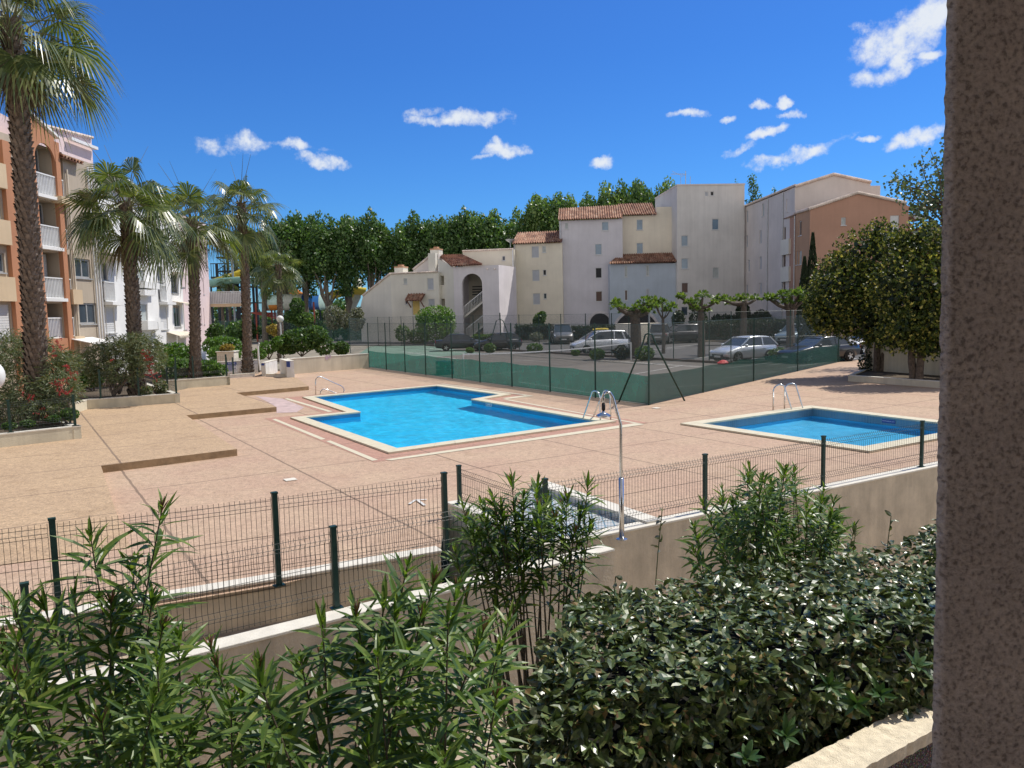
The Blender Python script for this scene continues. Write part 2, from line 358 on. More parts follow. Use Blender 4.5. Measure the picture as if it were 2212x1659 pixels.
# pools
from mathutils import noise as mnoise
def waves(nm, outl, z, mat, amp):
    """gently rippled water surface, a fine grid reaching just under the rim"""
    P = [p.xy for p in outl]; n = len(P)
    def inside(x, y):
        r = False
        for i in range(n):
            a, b = P[i], P[(i+1) % n]
            if (a.y > y) != (b.y > y) and x < (b.x-a.x)*(y-a.y)/(b.y-a.y)+a.x: r = not r
        return r
    x0, x1 = min(p.x for p in P), max(p.x for p in P); y0, y1 = min(p.y for p in P), max(p.y for p in P); g = .07; nx, ny = int((x1-x0)/g)+3, int((y1-y0)/g)+3
    ins = [[inside(x0+(i-1)*g, y0+(j-1)*g) for i in range(nx)] for j in range(ny)]; idx = {}; mb = MB()
    def V(i, j):
        if (i, j) not in idx:
            x, y = x0+(i-1)*g, y0+(j-1)*g; h = amp*(mnoise.noise((x*1.7, y*1.7, .1))+.8*mnoise.noise((x*3.6+4, y*3.6, 1.))+.4*mnoise.noise((x*6, y*6, 3.)))
            idx[(i, j)] = len(mb.v); mb.v.append((x, y, z+h))
        return idx[(i, j)]
    for j in range(ny-1):
        for i in range(nx-1):
            if ins[j][i] or ins[j][i+1] or ins[j+1][i] or ins[j+1][i+1]: mb.f.append([V(i, j), V(i+1, j), V(i+1, j+1), V(i, j+1)]); mb.m.append(0)
    o = mb.build(nm, mat, smooth=True); o['kind'] = 'structure'; return o
def pool(nm, outl, depth, wl_z, liner, mosaic, waterm, amp):
    mb = MB(); n = len(outl)
    for i in range(n):
        a, b = outl[i], outl[(i+1) % n]
        mb.quad((a.x, a.y, wl_z-.05), (b.x, b.y, wl_z-.05), (b.x, b.y, -depth), (a.x, a.y, -depth))
    tri = geometry.tessellate_polygon([[Vector((p.x, p.y, 0)) for p in outl]])
    for t in tri: mb.poly([(outl[i].x, outl[i].y, -depth) for i in t])
    b_ = mb.build(nm+'_basin', liner); b_['kind'] = 'structure'
    mb = MB()
    for i in range(n):
        a, b = outl[i], outl[(i+1) % n]
        mb.quad((a.x, a.y, ZC-.01), (b.x, b.y, ZC-.01), (b.x, b.y, wl_z-.05), (a.x, a.y, wl_z-.05))
    c_ = mb.build(nm+'_waterline_tiles', mosaic); c_['kind'] = 'structure'
    mb = MB()
    o = waves(nm+'_water', outl, wl_z, waterm, amp); o.cycles.is_caustics_caster = True
    b_.cycles.is_caustics_receiver = True; o.data.polygons.foreach_set('use_smooth', [True]*len(o.data.polygons))
    return o
def poolmat(name, c, var=.12, tile=0):
    m, nt, out = newmat(name); p = nd(nt, 'ShaderNodeBsdfPrincipled', i_Roughness=.5); pos = wpos(nt)
    f = noise(nt, pos, 1.2, 4); cc = ramp(nt, f, [(.3, tuple(x*(1-var) for x in c)), (.7, tuple(x*(1+var) for x in c))])
    if tile:
        br = nd(nt, 'ShaderNodeTexVoronoi', i_Scale=tile); br.distance = 'CHEBYCHEV'; br.inputs['Randomness'].default_value = .0
        lk(nt, pos, br.inputs['Vector'])
        cc = mixc(nt, math_n(nt, 'GREATER_THAN', br.outputs['Distance'], .42), cc, (.18, .28, .34))
    lk(nt, cc, p.inputs['Base Color']); lk(nt, p.outputs[0], out.inputs[0]); return m
def watermat(name, tint, lo, scale):
    m, nt, out = newmat(name); pos = wpos(nt)
    mp = nd(nt, 'ShaderNodeMapping'); mp.inputs['Scale'].default_value = (1, 1, 1); lk(nt, pos, mp.inputs[0])
    n1 = noise(nt, mp.outputs[0], scale*.8, 3, .6)
    vv = nt.nodes.new('ShaderNodeVectorMath'); vv.operation = 'ADD'; lk(nt, pos, vv.inputs[0])
    nn = nd(nt, 'ShaderNodeTexNoise', i_Scale=scale*.7, i_Detail=2); lk(nt, pos, nn.inputs['Vector'])
    sc_ = nt.nodes.new('ShaderNodeVectorMath'); sc_.operation = 'SCALE'; sc_.inputs['Scale'].default_value = .45; lk(nt, nn.outputs['Color'], sc_.inputs[0]); lk(nt, sc_.outputs[0], vv.inputs[1])
    vo = nd(nt, 'ShaderNodeTexVoronoi', i_Scale=scale); vo.feature = 'SMOOTH_F1'; lk(nt, vv.outputs[0], vo.inputs['Vector'])
    rip = ramp(nt, vo.outputs['Distance'], [(.15, (lo,)*3), (.5, (lo+.1,)*3), (.8, (1, 1, 1))])
    tcol = mixc(nt, 1., tint, rip, 'MULTIPLY')
    tr = nd(nt, 'ShaderNodeBsdfRefraction', i_Roughness=0.0, i_IOR=1.333); tr.inputs[0].default_value = rgba(tint)
    gl = nd(nt, 'ShaderNodeBsdfGlossy', i_Roughness=.03)
    bn = bumpn(nt, noise(nt, pos, scale*2.6, 3, .6), .12, .05); lk(nt, bn, gl.inputs['Normal'])
    fr = nd(nt, 'ShaderNodeFresnel', i_IOR=1.333); lk(nt, bn, fr.inputs['Normal'])
    mx = nt.nodes.new('ShaderNodeMixShader'); lk(nt, math_n(nt, 'MULTIPLY', fr.outputs[0], .5), mx.inputs[0]); lk(nt, tr.outputs[0], mx.inputs[1]); lk(nt, gl.outputs[0], mx.inputs[2])
    lk(nt, mx.outputs[0], out.inputs[0]); return m
M['liner'] = poolmat('pool_liner', (.05, .67, 1.0)); M['liner2'] = poolmat('pool_liner_small', (.13, .60, .90))
M['mosaic'] = poolmat('mosaic', (.02, .22, .42), .2, 0); M['mosaic2'] = poolmat('mosaic_small', (.07, .20, .31), .35, 22)
M['water'] = watermat('water', (.82, 1.0, 1.0), .72, 3.2); M['water2'] = watermat('water_small', (.82, .97, 1.0), .74, 3.6)
pool('big_pool', big, 1.15, -.10, M['liner'], M['mosaic'], M['water'], .0075)
pool('small_pool', sm, .80, -.20, M['liner2'], M['mosaic2'], M['water2'], .008)
def coping(name, inner, outer, label):
    mb = MB(); n = len(inner)
    for i in range(n):
        j = (i+1) % n; a, b, c, d = [Vector((p[0], p[1], 0)) for p in (inner[i], inner[j], outer[j], outer[i])]
        L = (b-a).length; k = max(1, int(L/.5))
        for q in range(k):
            t0, t1 = (q+.006)/k, (q+1-.006)/k
            pa, pb, pd, pc = a.lerp(b, t0), a.lerp(b, t1), d.lerp(c, t0), d.lerp(c, t1)
            z = random.uniform(-.001, .001)
            P = [Vector((p.x, p.y, .008)) for p in (pa, pb, pc, pd)]
            mb.prism(P, (0, 0, ZC-.008+z))
    o = mb.build(name, M['coping']); return o
random.seed(4)
bi, si = off_poly(big, -.02), off_poly(sm, -.02)
tag(coping('pool_coping', bi, bigc, ''), 'cream stone rim of the larger stepped swimming pool', 'pool rim')
tag(coping('pool_coping', si, smc, ''), 'cream stone rim of the small rectangular pool by the fence', 'pool rim')
# inlaid pale strips
mb = MB(); cz = crop(600, 1300, 900); cy = crop(1300, 1150, 1200)
def strip(pts):
    mb.poly([G(u, v, .009) for u, v in pts])
strip([cz(*p) for p in ((1145, 480), (1175, 474), (1592, 596), (1552, 601))]); strip([cz(*p) for p in ((1033, 670), (1065, 664), (1527, 850), (1485, 858))])
strip([cz(*p) for p in ((1530, 871), (1570, 864), (2010, 1043), (1955, 1051))])
strip([cy(*p) for p in ((262, 1056), (310, 1062), (2060, 814), (1985, 806))]); strip([cy(*p) for p in ((1075, 640), (1110, 640), (2060, 812), (1990, 806))])
strip([cy(*p) for p in ((640, 534), (670, 532), (1290, 614), (1240, 614))]); strip([cy(*p) for p in ((1075, 632), (1110, 638), (1290, 616), (1240, 612))])
o = mb.build('inlaid_strip', M['coping']); o['kind'] = 'structure'
# patched, bleached concrete between terraces and pool
bl = simple('bleached_patch', (.50, .38, .36), .9, var=.25, scale=3)
sheet('deck_patch', [tuple(G(*cz(*p)).xy) for p in ((880, 455), (1130, 480), (1330, 560), (1260, 605), (1075, 612), (1075, 560), (1000, 515))], .006, bl)
# raised platform along the left with a sawtooth front: three long steps down to the pool deck
M['step_face'] = simple('step_face', (.33, .23, .13), .95, var=.25, scale=5, bump=.5, bscale=40)
ZT_ = .16
fl1, fr1, fl2, fr2, fl3, fr3 = [G(u, v, ZT_) for u, v in ((218, 1006), (512, 970), (402, 897), (597, 879), (510, 848.5), (667, 834.5))]
pf1 = G(255, 1118, ZT_); lf = Vector((pf1.x-9, pf1.y-4.2, ZT_)); bl3 = G(330, 858, ZT_)
e_t = bpy.data.objects.new('raised_terrace', None); col.objects.link(e_t); e_t.location = (fl1.x, fl1.y, 0); WL[e_t.name] = Vector((fl1.x, fl1.y, 0))
tag(e_t, 'tan pebbled raised terrace with three long sawtooth steps down to the pool deck', 'terrace')
mb = MB(); tp_ = [lf, pf1, fl1, fr1, fl2, fr2, fl3, bl3, Vector((-19, 27, ZT_)), Vector((-22, 12, ZT_))]
for t in geometry.tessellate_polygon([[Vector((p.x, p.y, 0)) for p in tp_]]): mb.poly([tp_[i] for i in t])
b_ = lambda p: Vector((p.x, p.y, 0))
r1_, r2_ = pf1+U1*1.3, lf+U1*1.3; r1_.z = r2_.z = .011; mb.quad(lf, pf1, r1_, r2_); mb.poly((pf1, b_(pf1), r1_))
mb.quad(fl3, fr3, G(640, 815, .011), G(505, 819, .011)); mb.poly((fl3, G(505, 819, .011), G(470, 822, .011), bl3)); mb.poly((fr3, b_(fr3), G(640, 815, .011)))
for a, b in ((fr1, fl2), (fr2, fl3), (pf1, fl1)): mb.quad(a, b, b_(b), b_(a))
o_ = mb.build('terrace_top', M['deck_tan'], e_t)
for a, b in ((fl1, fr1), (fl2, fr2), (fl3, fr3)): MB().quad(b_(a), b_(b), b, a).build('step_face', M['step_face'], e_t)
# tennis court, car park and their lines
n1 = Vector((math.cos(R(33)), math.sin(R(33)), 0))
sheet('tennis_court', [tuple(p.xy) for p in (tc0, tc1, tc2, far2, far1, far0)], .006, M['court'])
sheet('tennis_court_end', [tuple(p.xy) for p in (tc0+Vector((.05, .1, 0)), G(905, 775), G(1040, 763), far0, G(800, 748), G(745, 785))], .012, M['court_green'])
sheet('car_park', [tuple(p.xy) for p in (far0, far1, far2, tc2, Vector((22, 43, 0)), Vector((60, 50, 0)), Vector((60, 140, 0)), Vector((-40, 140, 0)), Vector((-20, 84, 0)))], .003, M['asphalt'])
ln = MB(); white = simple('line_paint', (.62, .60, .56), .8, var=.2, scale=6)
def gline(a, b, w_, z=.02):
    A, B = G(*a), G(*b); d = (B-A).normalized(); n = Vector((-d.y, d.x, 0))*w_/2
    ln.quad(A-n+Vector((0, 0, z)), B-n+Vector((0, 0, z)), B+n+Vector((0, 0, z)), A+n+Vector((0, 0, z)))
for a, b in (((1370, 809), (1475, 790)), ((1350, 783), (1560, 797)), ((1267, 776.5), (1550, 795)), ((1190, 782), (1110, 778)), ((1560, 818), (1680, 804)), ((1585, 800), (1680, 804)), ((1290, 852), (1120, 826)), ((1000, 817), (1130, 802)),
             ((1560, 830), (1440, 838)), ((880, 800), (1010, 785)), ((850, 768), (975, 755)), ((870, 760), (1000, 778)), ((920, 752), (1020, 765))): gline(a, b, .07)
for a, b in (((1440, 752), (1517, 744)), ((1490, 776), (1560, 768)), ((1570, 796), (1700, 780)), ((1340, 738), (1440, 735)), ((1100, 735), (1180, 731)), ((1660, 790), (1790, 772)), ((1480, 740), (1520, 737)), ((1400, 757), (1480, 752)), ((1700, 795), (1850, 775))): gline(a, b, .12)
gline((884, 1091), (897, 1082), .05); gline((897, 1082), (922, 1081), .05); gline((903, 1083), (918, 1094), .05)
o = ln.build('line_marking', white); o['kind'] = 'structure'
# kerb between court and car park
mb = MB()
for a, b in ((far0, far1), (far1, far2), (far2, tc2+Vector((.3, .6, 0)))):
    mb.bar(a+Vector((0, 0, .06)), b+Vector((0, 0, .06)), .25, .16)
o = mb.build('kerb', simple('kerb_stone', (.10, .075, .06), .9)); o['kind'] = 'structure'
mb = MB()
mb.bar(G(1005, 742)+Vector((0, 0, .06)), G(1105, 739)+Vector((0, 0, .06)), .3, .14); mb.bar(G(1105, 733)+Vector((0, 0, .06)), G(1260, 731)+Vector((0, 0, .06)), .3, .14)
mb.bar(G(1395, 741)+Vector((0, 0, .06)), G(1720, 735)+Vector((0, 0, .06)), .3, .14)
o = mb.build('car_park_kerb', M['concrete']); o['kind'] = 'structure'
class Plane:
    """vertical plane through ground points A and B; s runs from A to B"""
    def __init__(s, A, B):
        s.A = Vector((A[0], A[1], 0)); d = Vector((B[0]-A[0], B[1]-A[1], 0)); s.L = d.length; s.d = d.normalized(); s.n = Vector((s.d.y, -s.d.x, 0))
        if s.n.dot(-s.A) < 0: s.n = -s.n
    def hit(s, u, v):
        r = ray(u, v); C = Vector((0, 0, EYE)); t = (s.A-C).dot(s.n)/r.dot(s.n); P = C+r*t
        return P
    def sz(s, u, v):
        P = s.hit(u, v); return (P-s.A).dot(s.d), P.z
    def pt(s, a, z, o=0.0): return s.A+s.d*a+s.n*o+Vector((0, 0, z))
def wallbox(mb, A, B, z0, z1, th, side=1):
    """upright wall from A to B, thickness added to one side"""
    A = Vector((A[0], A[1], z0)); B = Vector((B[0], B[1], z0)); d = (B-A).normalized(); n = Vector((-d.y, d.x, 0))*th*side
    mb.prism([A, B, B+n, A+n], (0, 0, z1-z0)); return mb
def thing_wall(name, label, segs, wall_m, cap_m, group=None, cap_over=.015, cap_h=.035, cat='wall'):
    """segs: (A, B, z0, z1, thickness, side)"""
    A = segs[0][0]; e = empty(name, (A[0], A[1], segs[0][2]), label, cat, group)
    m1, m2 = MB(), MB()
    for (A, B, z0, z1, th, side) in segs:
        wallbox(m1, A, B, z0, z1-cap_h, th, side)
        d = Vector((B[0]-A[0], B[1]-A[1], 0)).normalized(); n = Vector((-d.y, d.x, 0))*side
        A2 = Vector((A[0], A[1], 0))-n*cap_over-d*cap_over; B2 = Vector((B[0], B[1], 0))-n*cap_over+d*cap_over
        wallbox(m2, A2, B2, z1-cap_h, z1, th+2*cap_over, side)
    m1.build('wall', wall_m, e); m2.build('cap', cap_m, e, bevel=.008); return e
# ---------------------------------------------------------------- garden walls in front
thing_wall('garden_wall', 'rendered wall with white cap carrying the nearest low mesh fence, behind the oleanders', [(LA, LB, -1.8, .02, .22, 1)], M['garden_wall'], M['wall_cap'])
WP = G(1150, 1186, .05)
thing_wall('garden_wall', 'rendered retaining wall running right under the mesh fence beside the small pool', [((WP.x, WP.y), (WB.x, WB.y), -1.8, .05, .22, 1)], M['garden_wall'], M['wall_cap'])
FA, FB = G(122, 1352, .06), G(602, 1271, .06); fd = (FB-FA).normalized(); FA = FA-fd*14; FC = G(952, 1188, .06)
thing_wall('garden_wall', 'low kerb wall under the farther mesh fence along the front edge of the pool deck', [(FA, FC, -1.8, .06, .2, 1)], M['garden_wall'], M['wall_cap'])
mb = MB(); sheet('passage_floor', [(LA.x, LA.y), (LB.x, LB.y), (WP.x, WP.y), (FC.x, FC.y), (FA.x, FA.y)], -.5, M['concrete'])
S0, S1 = G(966, 1084, .2), G(1176, 1174, .2); S0.z = S1.z = 0
thing_wall('stub_wall', 'short cream wall with white top carrying a fence panel beside the grey footbath', [(S0, S1, -1.1, .2, .22, 1)], M['cream_wall'], M['wall_cap'])
# footbath: tiled floor and low parapet
M['tile_grey'] = poolmat('tile_grey', (.50, .51, .50), .06, 7)
T0, T1 = G(1149.5, 1041.5, .08), G(1398, 1127, .08)
td = (T1-T0).normalized(); tn = Vector((-td.y, td.x, 0))
if tn.x < 0: tn = -tn
e = empty('footbath', (T0.x, T0.y, 0), 'grey tiled footbath with low white parapet at the foot of the shower pole', 'footbath')
mb = MB(); mb.prism([Vector((p.x, p.y, -.5)) for p in (T0, T1, T1+tn*.26, T0+tn*.26)], (0, 0, .54)); mb.build('parapet', M['tile_grey'], e)
mb = MB(); mb.prism([Vector((p.x, p.y, .04)) for p in (T0-tn*.01-td*.01, T1-tn*.01+td*.01, T1+tn*.28+td*.01, T0+tn*.28-td*.01)], (0, 0, .04)); mb.build('parapet_cap', M['wall_cap'], e)
mb = MB(); S1b = S1+Vector((.2, .1, 0)); q = [S0+Vector((.15, .22, 0)), Vector((T0.x, T0.y, 0)), Vector((T1.x, T1.y, 0)), Vector((WP.x, WP.y+.1, 0))]
mb.poly([Vector((p.x, p.y, -.05)) for p in q]); mb.build('floor', M['tile_grey'], e)
# ---------------------------------------------------------------- welded mesh fences
def panel(mb, A, B, z0, h, sp=.055, r=.0028, folds=(.09, .78), fd_=.035, n=None):
    A = Vector((A[0], A[1], z0)); B = Vector((B[0], B[1], z0)); d = (B-A).normalized(); L = (B-A).length
    nn = Vector((d.y, -d.x, 0)); k = int(L/sp)
    prof = [(0, 0)]
    for f in sorted(1-x for x in folds): prof += [(f*h-.05, 0), (f*h, fd_), (f*h+.05, 0)]
    prof += [(h, 0)]
    for i in range(k+1):
        p = A+d*(i*L/k); dz = random.uniform(-.002, .002)
        mb.tube([p+nn*o+Vector((0, 0, z+dz)) for z, o in prof], r, 4, cap=False)
    zs = [.03]
    for f in folds: zs += [(1-f)*h-.05, (1-f)*h, (1-f)*h+.05]
    zs += [h*(1-(folds[0]+folds[-1])/2)]
    for z in zs:
        o = fd_ if any(abs(z-(1-f)*h) < 1e-6 for f in folds) else 0
        mb.tube([A+nn*(o+.004)+Vector((0, 0, z)), B+nn*(o+.004)+Vector((0, 0, z))], r, 4, cap=False)
def postbox(P, z0, h, w_=.06, rz=R(34)):
    mb = MB(); mb.box((P[0], P[1], z0+h/2), (w_, w_*.85, h), rz); mb.box((P[0], P[1], z0+h+.006), (w_+.012, w_*.85+.012, .022), rz)
    mb.box((P[0], P[1], z0+.005), (w_*2.2, w_*1.6, .01), rz); return mb
def mesh_fence(label, posts, z0, h, group='green mesh fences round the pool', **kw):
    e = empty('mesh_fence', (posts[0][0], posts[0][1], z0), label, 'fence', group)
    for p in posts: postbox(p, z0, h+.04).build('post', M['green_metal'], e)
    for a, b in zip(posts[:-1], posts[1:]):
        A = Vector((a[0], a[1])); B = Vector((b[0], b[1])); t = (B-A).normalized()*.045
        mb = MB(); panel(mb, A+t, B-t, z0+.02, h-.02, **kw); mb.build('wire_panel', M['wire'], e)
    return e
random.seed(2)
def on_line(P, d, u, v):
    pl = Plane(P, P+d); return pl.hit(u, v)
ins = Vector((-ld.y, ld.x, 0))*.11
p0 = on_line(LN[0]+ins, ld, 727, 1310); p1 = on_line(LN[0]+ins, ld, 70, 1470)
stepv = (p0-p1); 
mesh_fence('nearest low green mesh fence on the wall cap behind the oleanders', [p1-stepv, p1, p0, p0+stepv*.98], .02, .86)
ins2 = Vector((-fd.y, fd.x, 0))*.1
q0, q1, q2 = [on_line(FA+ins2, fd, u, 1250) for u in (122, 602, 966)]
mesh_fence('taller green mesh fence along the front edge of the pool deck, on the left', [q0-(q1-q0), q0, q1, q2], .06, 1.06)
ins3 = Vector((-wd.y, wd.x, 0))*.11
rp = [on_line(W[0]+ins3, wd, u, 1080) for u in (1178, 1523, 1777, 1988)]
mesh_fence('low green mesh fence on the wall beside the small pool, ending at the pillar', rp+[rp[-1]+(rp[-1]-rp[-2]), rp[-1]+2*(rp[-1]-rp[-2])], .05, .84)
sdd = (S1-S0).normalized(); sn = Vector((-sdd.y, sdd.x, 0))*.11
mesh_fence('short green mesh panel on the cream stub wall by the footbath', [S0+sdd*.22+sn, S1-sdd*.05+sn], .2, .56)
# ---------------------------------------------------------------- planters on the left
def planter(label, segs, soil_pts, h=.5):
    A = segs[0][0]; e = empty('planter', (A.x, A.y, 0), label, 'planter', 'cream planters along the left side')
    m1, m2 = MB(), MB()
    for A, B in segs:
        side = 1 if (Vector((-(B-A).y, (B-A).x, 0))).dot(soil_pts[1]-A) > 0 else -1
        wallbox(m1, A, B, -.05, h-.03, .18, side); d = (B-A).normalized(); n = Vector((-d.y, d.x, 0))*side
        wallbox(m2, A-n*.01-d*.012, B-n*.01+d*.012, h-.03, h, .2, side)
    m1.build('wall', M['planter_wall'], e); m2.build('cap', M['wall_cap'], e)
    mb = MB(); mb.poly([Vector((p.x, p.y, h-.12)) for p in soil_pts]); mb.build('soil', M['soil'], e); return e
M['planter_wall'] = simple('planter_wall', (.62, .57, .43), .85, var=.12, scale=2, bump=.25, bscale=40, streak=.2)
a0, a1 = G(-120, 996), G(177.7, 960); ad = (a1-a0).normalized(); an = Vector((-ad.y, ad.x, 0)); a2 = a1+an*4.2-ad*.2
planter('cream planter wall at the left edge, under the leaning tall palm', [(a0, a1), (a1, a2)], [a0, a0+an*9, a2+an*4.5, a2, a1])
b0, b1, b2 = G(165, 902.5), G(189.6, 894), G(390, 879); bd = (b2-b1).normalized(); bn = Vector((-bd.y, bd.x, 0)); b3 = b2+bn*6.2-bd*.6
planter('cream planter wall holding the second palm and a red bottlebrush', [(b0, b1), (b1, b2), (b2, b3)], [b1, b1+bn*6-bd*3, b3+bn*1-bd*3, b3, b2])
k1, k2 = G(384, 844.5), G(497.5, 835); kd = (k2-k1).normalized(); kn = Vector((-kd.y, kd.x, 0)); k3 = k2+kn*4
planter('cream planter wall below the third palm, next to the white gate', [(k1-kd*1.0, k2), (k2, k3)], [k1-kd*1.2, k1+kn*6-kd*3, k3+kn*3-kd, k3, k2])
def rail_posts(A, B, us): return [Plane(A, B).hit(u, 850) for u in us]
off = an*.09
mesh_fence('green mesh fence on the planter under the leaning tall palm', [a1+an*4.0-ad*.3, a1+an*1.6-ad*.2, a1+an*.12-ad*.1, Plane(a0+off, a1+off).hit(20, 900), a0+off], .5, .75, 'green mesh fences on the planters', sp=.075, r=.0032)
off = bn*.09
mesh_fence('green mesh fence on the planter around the second palm', [Plane(b1+off, b2+off).hit(217, 850), Plane(b1+off, b2+off).hit(300, 850)], .5, .95, 'green mesh fences on the planters', sp=.075, r=.0032)
mesh_fence('green mesh fence going back along the side of the middle planter', [b2+bn*.1-bd*.1, b2+bn*1.5-bd*.25, b2+bn*3.4-bd*.45, b2+bn*6-bd*.7], .5, .95, 'green mesh fences on the planters', sp=.075, r=.0032)
mesh_fence('green mesh fence on the farthest planter below the third palm', [k1+kn*.09, Plane(k1+kn*.09, k2+kn*.09).hit(418, 815), k2+kn*.09-kd*.1], .5, .95, 'green mesh fences on the planters', sp=.09, r=.0035)
# ---------------------------------------------------------------- white entrance walls, gate and notices
M['blue_sign'] = simple('blue_sign', (.02, .06, .30), .5, var=.05); M['sign_white'] = simple('sign_white', (.68, .71, .76), .5, var=.05)
M['brown_sign'] = simple('brown_sign', (.22, .15, .11), .6); M['pink_sign'] = simple('pink_sign', (.46, .34, .42), .6)
w0, w1 = G(630, 808.6), G(797, 795)
wp = Plane(w0, w1); hW = wp.sz(700, 769.5)[1]
thing_wall('pool_wall', 'long cream wall closing the deck between the white niche and the green tennis screen', [(w0, w1, -.05, hW, .2, 1)], M['cream_wall'], M['wall_cap'])
e = empty('notice', tuple(wp.pt(*wp.sz(706, 780))), 'two small pinkish notices fixed to the long cream wall', 'notice')
for (x0, y0, x1, y1) in ((1712, 1060, 1744, 1100), (1748, 1058, 1772, 1086)):
    mb = MB(); s0, z1 = wp.sz(*c8(x0, y0)); s1, z0 = wp.sz(*c8(x1, y1)); mb.prism([wp.pt(s0, z0, .003), wp.pt(s1, z0, .003), wp.pt(s1, z1, .003), wp.pt(s0, z1, .003)], wp.n*.012); mb.build('plate', M['pink_sign'], e)
g0, g1 = G(*c10(440, 680)), G(*c10(1075, 636))
# wall with the sign, behind the gate
gb = Plane(g0+kn*1.9, g1+kn*1.9); sL, zt = gb.sz(*c10(330, 242)); sR, _ = gb.sz(*c10(1060, 205))
thing_wall('entrance_wall', 'white wall with the blue pool notice behind the mesh gate', [(gb.pt(sL-.6, 0), gb.pt(sR+.2, 0), -.05, zt, .18, 1)], M['white_paint'], M['wall_cap'])
e = empty('pool_notice', tuple(gb.pt(sL, zt*.6)), 'white pool rules board with blue PISCINE heading on the entrance wall', 'sign')
s0, z1 = gb.sz(*c10(345, 274)); s1, z0 = gb.sz(*c10(600, 325)); zb = gb.sz(*c10(345, 545))[1]
mb = MB(); mb.prism([gb.pt(s0, zb, .004), gb.pt(s1, zb, .004), gb.pt(s1, z1, .004), gb.pt(s0, z1, .004)], gb.n*.01); mb.build('board', M['sign_white'], e)
mb = MB(); mb.prism([gb.pt(s0, z0, .016), gb.pt(s1, z0, .016), gb.pt(s1, z1, .016), gb.pt(s0, z1, .016)], gb.n*.004); mb.build('heading', M['blue_sign'], e)
text_mesh('PISCINE', (z1-z0)*.85, M['sign_white'], 'lettering', e, gb.pt((s0+s1)/2, (z0+z1)/2, .022), gb.d, gb.n)
mb = MB()
for i in range(6):
    zz = z0-.06-(z0-zb)*.12*i; mb.prism([gb.pt(s0+.05, zz, .015), gb.pt(s1-.05-.1*(i % 3), zz, .015), gb.pt(s1-.05-.1*(i % 3), zz+.025, .015), gb.pt(s0+.05, zz+.025, .015)], gb.n*.002)
mb.build('printed_lines', M['blue_sign'], e)
e = empty('wall_lamp', tuple(gb.pt(*gb.sz(*c10(822, 300)), .05)), 'small boxy outdoor lamp on the white entrance wall', 'lamp'); P = gb.pt(*gb.sz(*c10(822, 280)), .06)
mb = MB(); mb.box(P, (.16, .14, .16), math.atan2(gb.d.y, gb.d.x)); mb.build('lamp_body', M['galva'], e)
mb = MB(); mb.box(P-Vector((0, 0, .1)), (.26, .2, .04), math.atan2(gb.d.y, gb.d.x)); mb.build('lamp_base', M['white_paint'], e)
thing_wall('gate_kerb', 'low white kerb at the foot of the mesh gate', [(g0, g1, -.05, .2, .2, 1)], M['white_paint'], M['wall_cap'])
mesh_fence('green mesh gate panel on the low white kerb', [Plane(g0+kn*.1, g1+kn*.1).hit(*c10(345, 400)), Plane(g0+kn*.1, g1+kn*.1).hit(*c10(510, 400)), Plane(g0+kn*.1, g1+kn*.1).hit(*c10(1180, 400))], .2, .85, sp=.09, r=.0035)
# pillar wall and shower niche
e0 = G(*c10(1255, 632)); e1 = G(*c10(1350, 632)); pd = (e1-e0).normalized(); pn = Vector((-pd.y, pd.x, 0)); zp = Plane(e0, e1).sz(*c10(1300, 272))[1]
thing_wall('pillar_wall', 'white wall end with a narrow blue plate beside the mesh gate', [(e0, e0+pn*2.6-pd*.9, -.05, zp, (e1-e0).length, -1)], M['white_paint'], M['wall_cap'])
pp = Plane(e0, e1); tag(MB().prism([pp.pt(.02, zp-.16, .004), pp.pt((e1-e0).length-.04, zp-.16, .004), pp.pt((e1-e0).length-.04, zp-.05, .004), pp.pt(.02, zp-.05, .004)], pp.n*.01).build('blue_plate', M['blue_sign'], origin=tuple(pp.pt(0, zp-.1))), 'narrow blue plate on the end of the white pillar wall', 'plate')
f0, f1 = G(*c10(1910, 668)), G(*c10(2025, 675)); fdv = (f1-f0).normalized(); fn = Vector((-fdv.y, fdv.x, 0)); fp_ = Plane(f0, f1); zf = fp_.sz(*c10(1950, 232))[1]
h0 = G(*c10(1610, 600)); h1 = G(*c10(1370, 640))
thing_wall('shower_niche', 'white walled shower niche with a blue plate on its end', [(f0, h0+fn*.3, -.05, zf, (f1-f0).length, -1), (h1+fn*1.2, h0+fn*1.2+fdv*.3, -.05, zf, .18, 1)], M['white_paint'], M['wall_cap'])
tag(MB().prism([fp_.pt(.02, zf-.32, .004), fp_.pt((f1-f0).length-.06, zf-.32, .004), fp_.pt((f1-f0).length-.06, zf-.02, .004), fp_.pt(.02, zf-.02, .004)], fp_.n*.01).build('blue_plate', M['blue_sign'], origin=tuple(fp_.pt(0, zf-.1))), 'blue square plate on the end of the white shower niche wall', 'plate')
thing_wall('niche_kerb', 'low white kerb across the front of the shower niche', [(h1, f0-fdv*.02+fn*.35, -.05, .16, .18, 1)], M['white_paint'], M['wall_cap'])
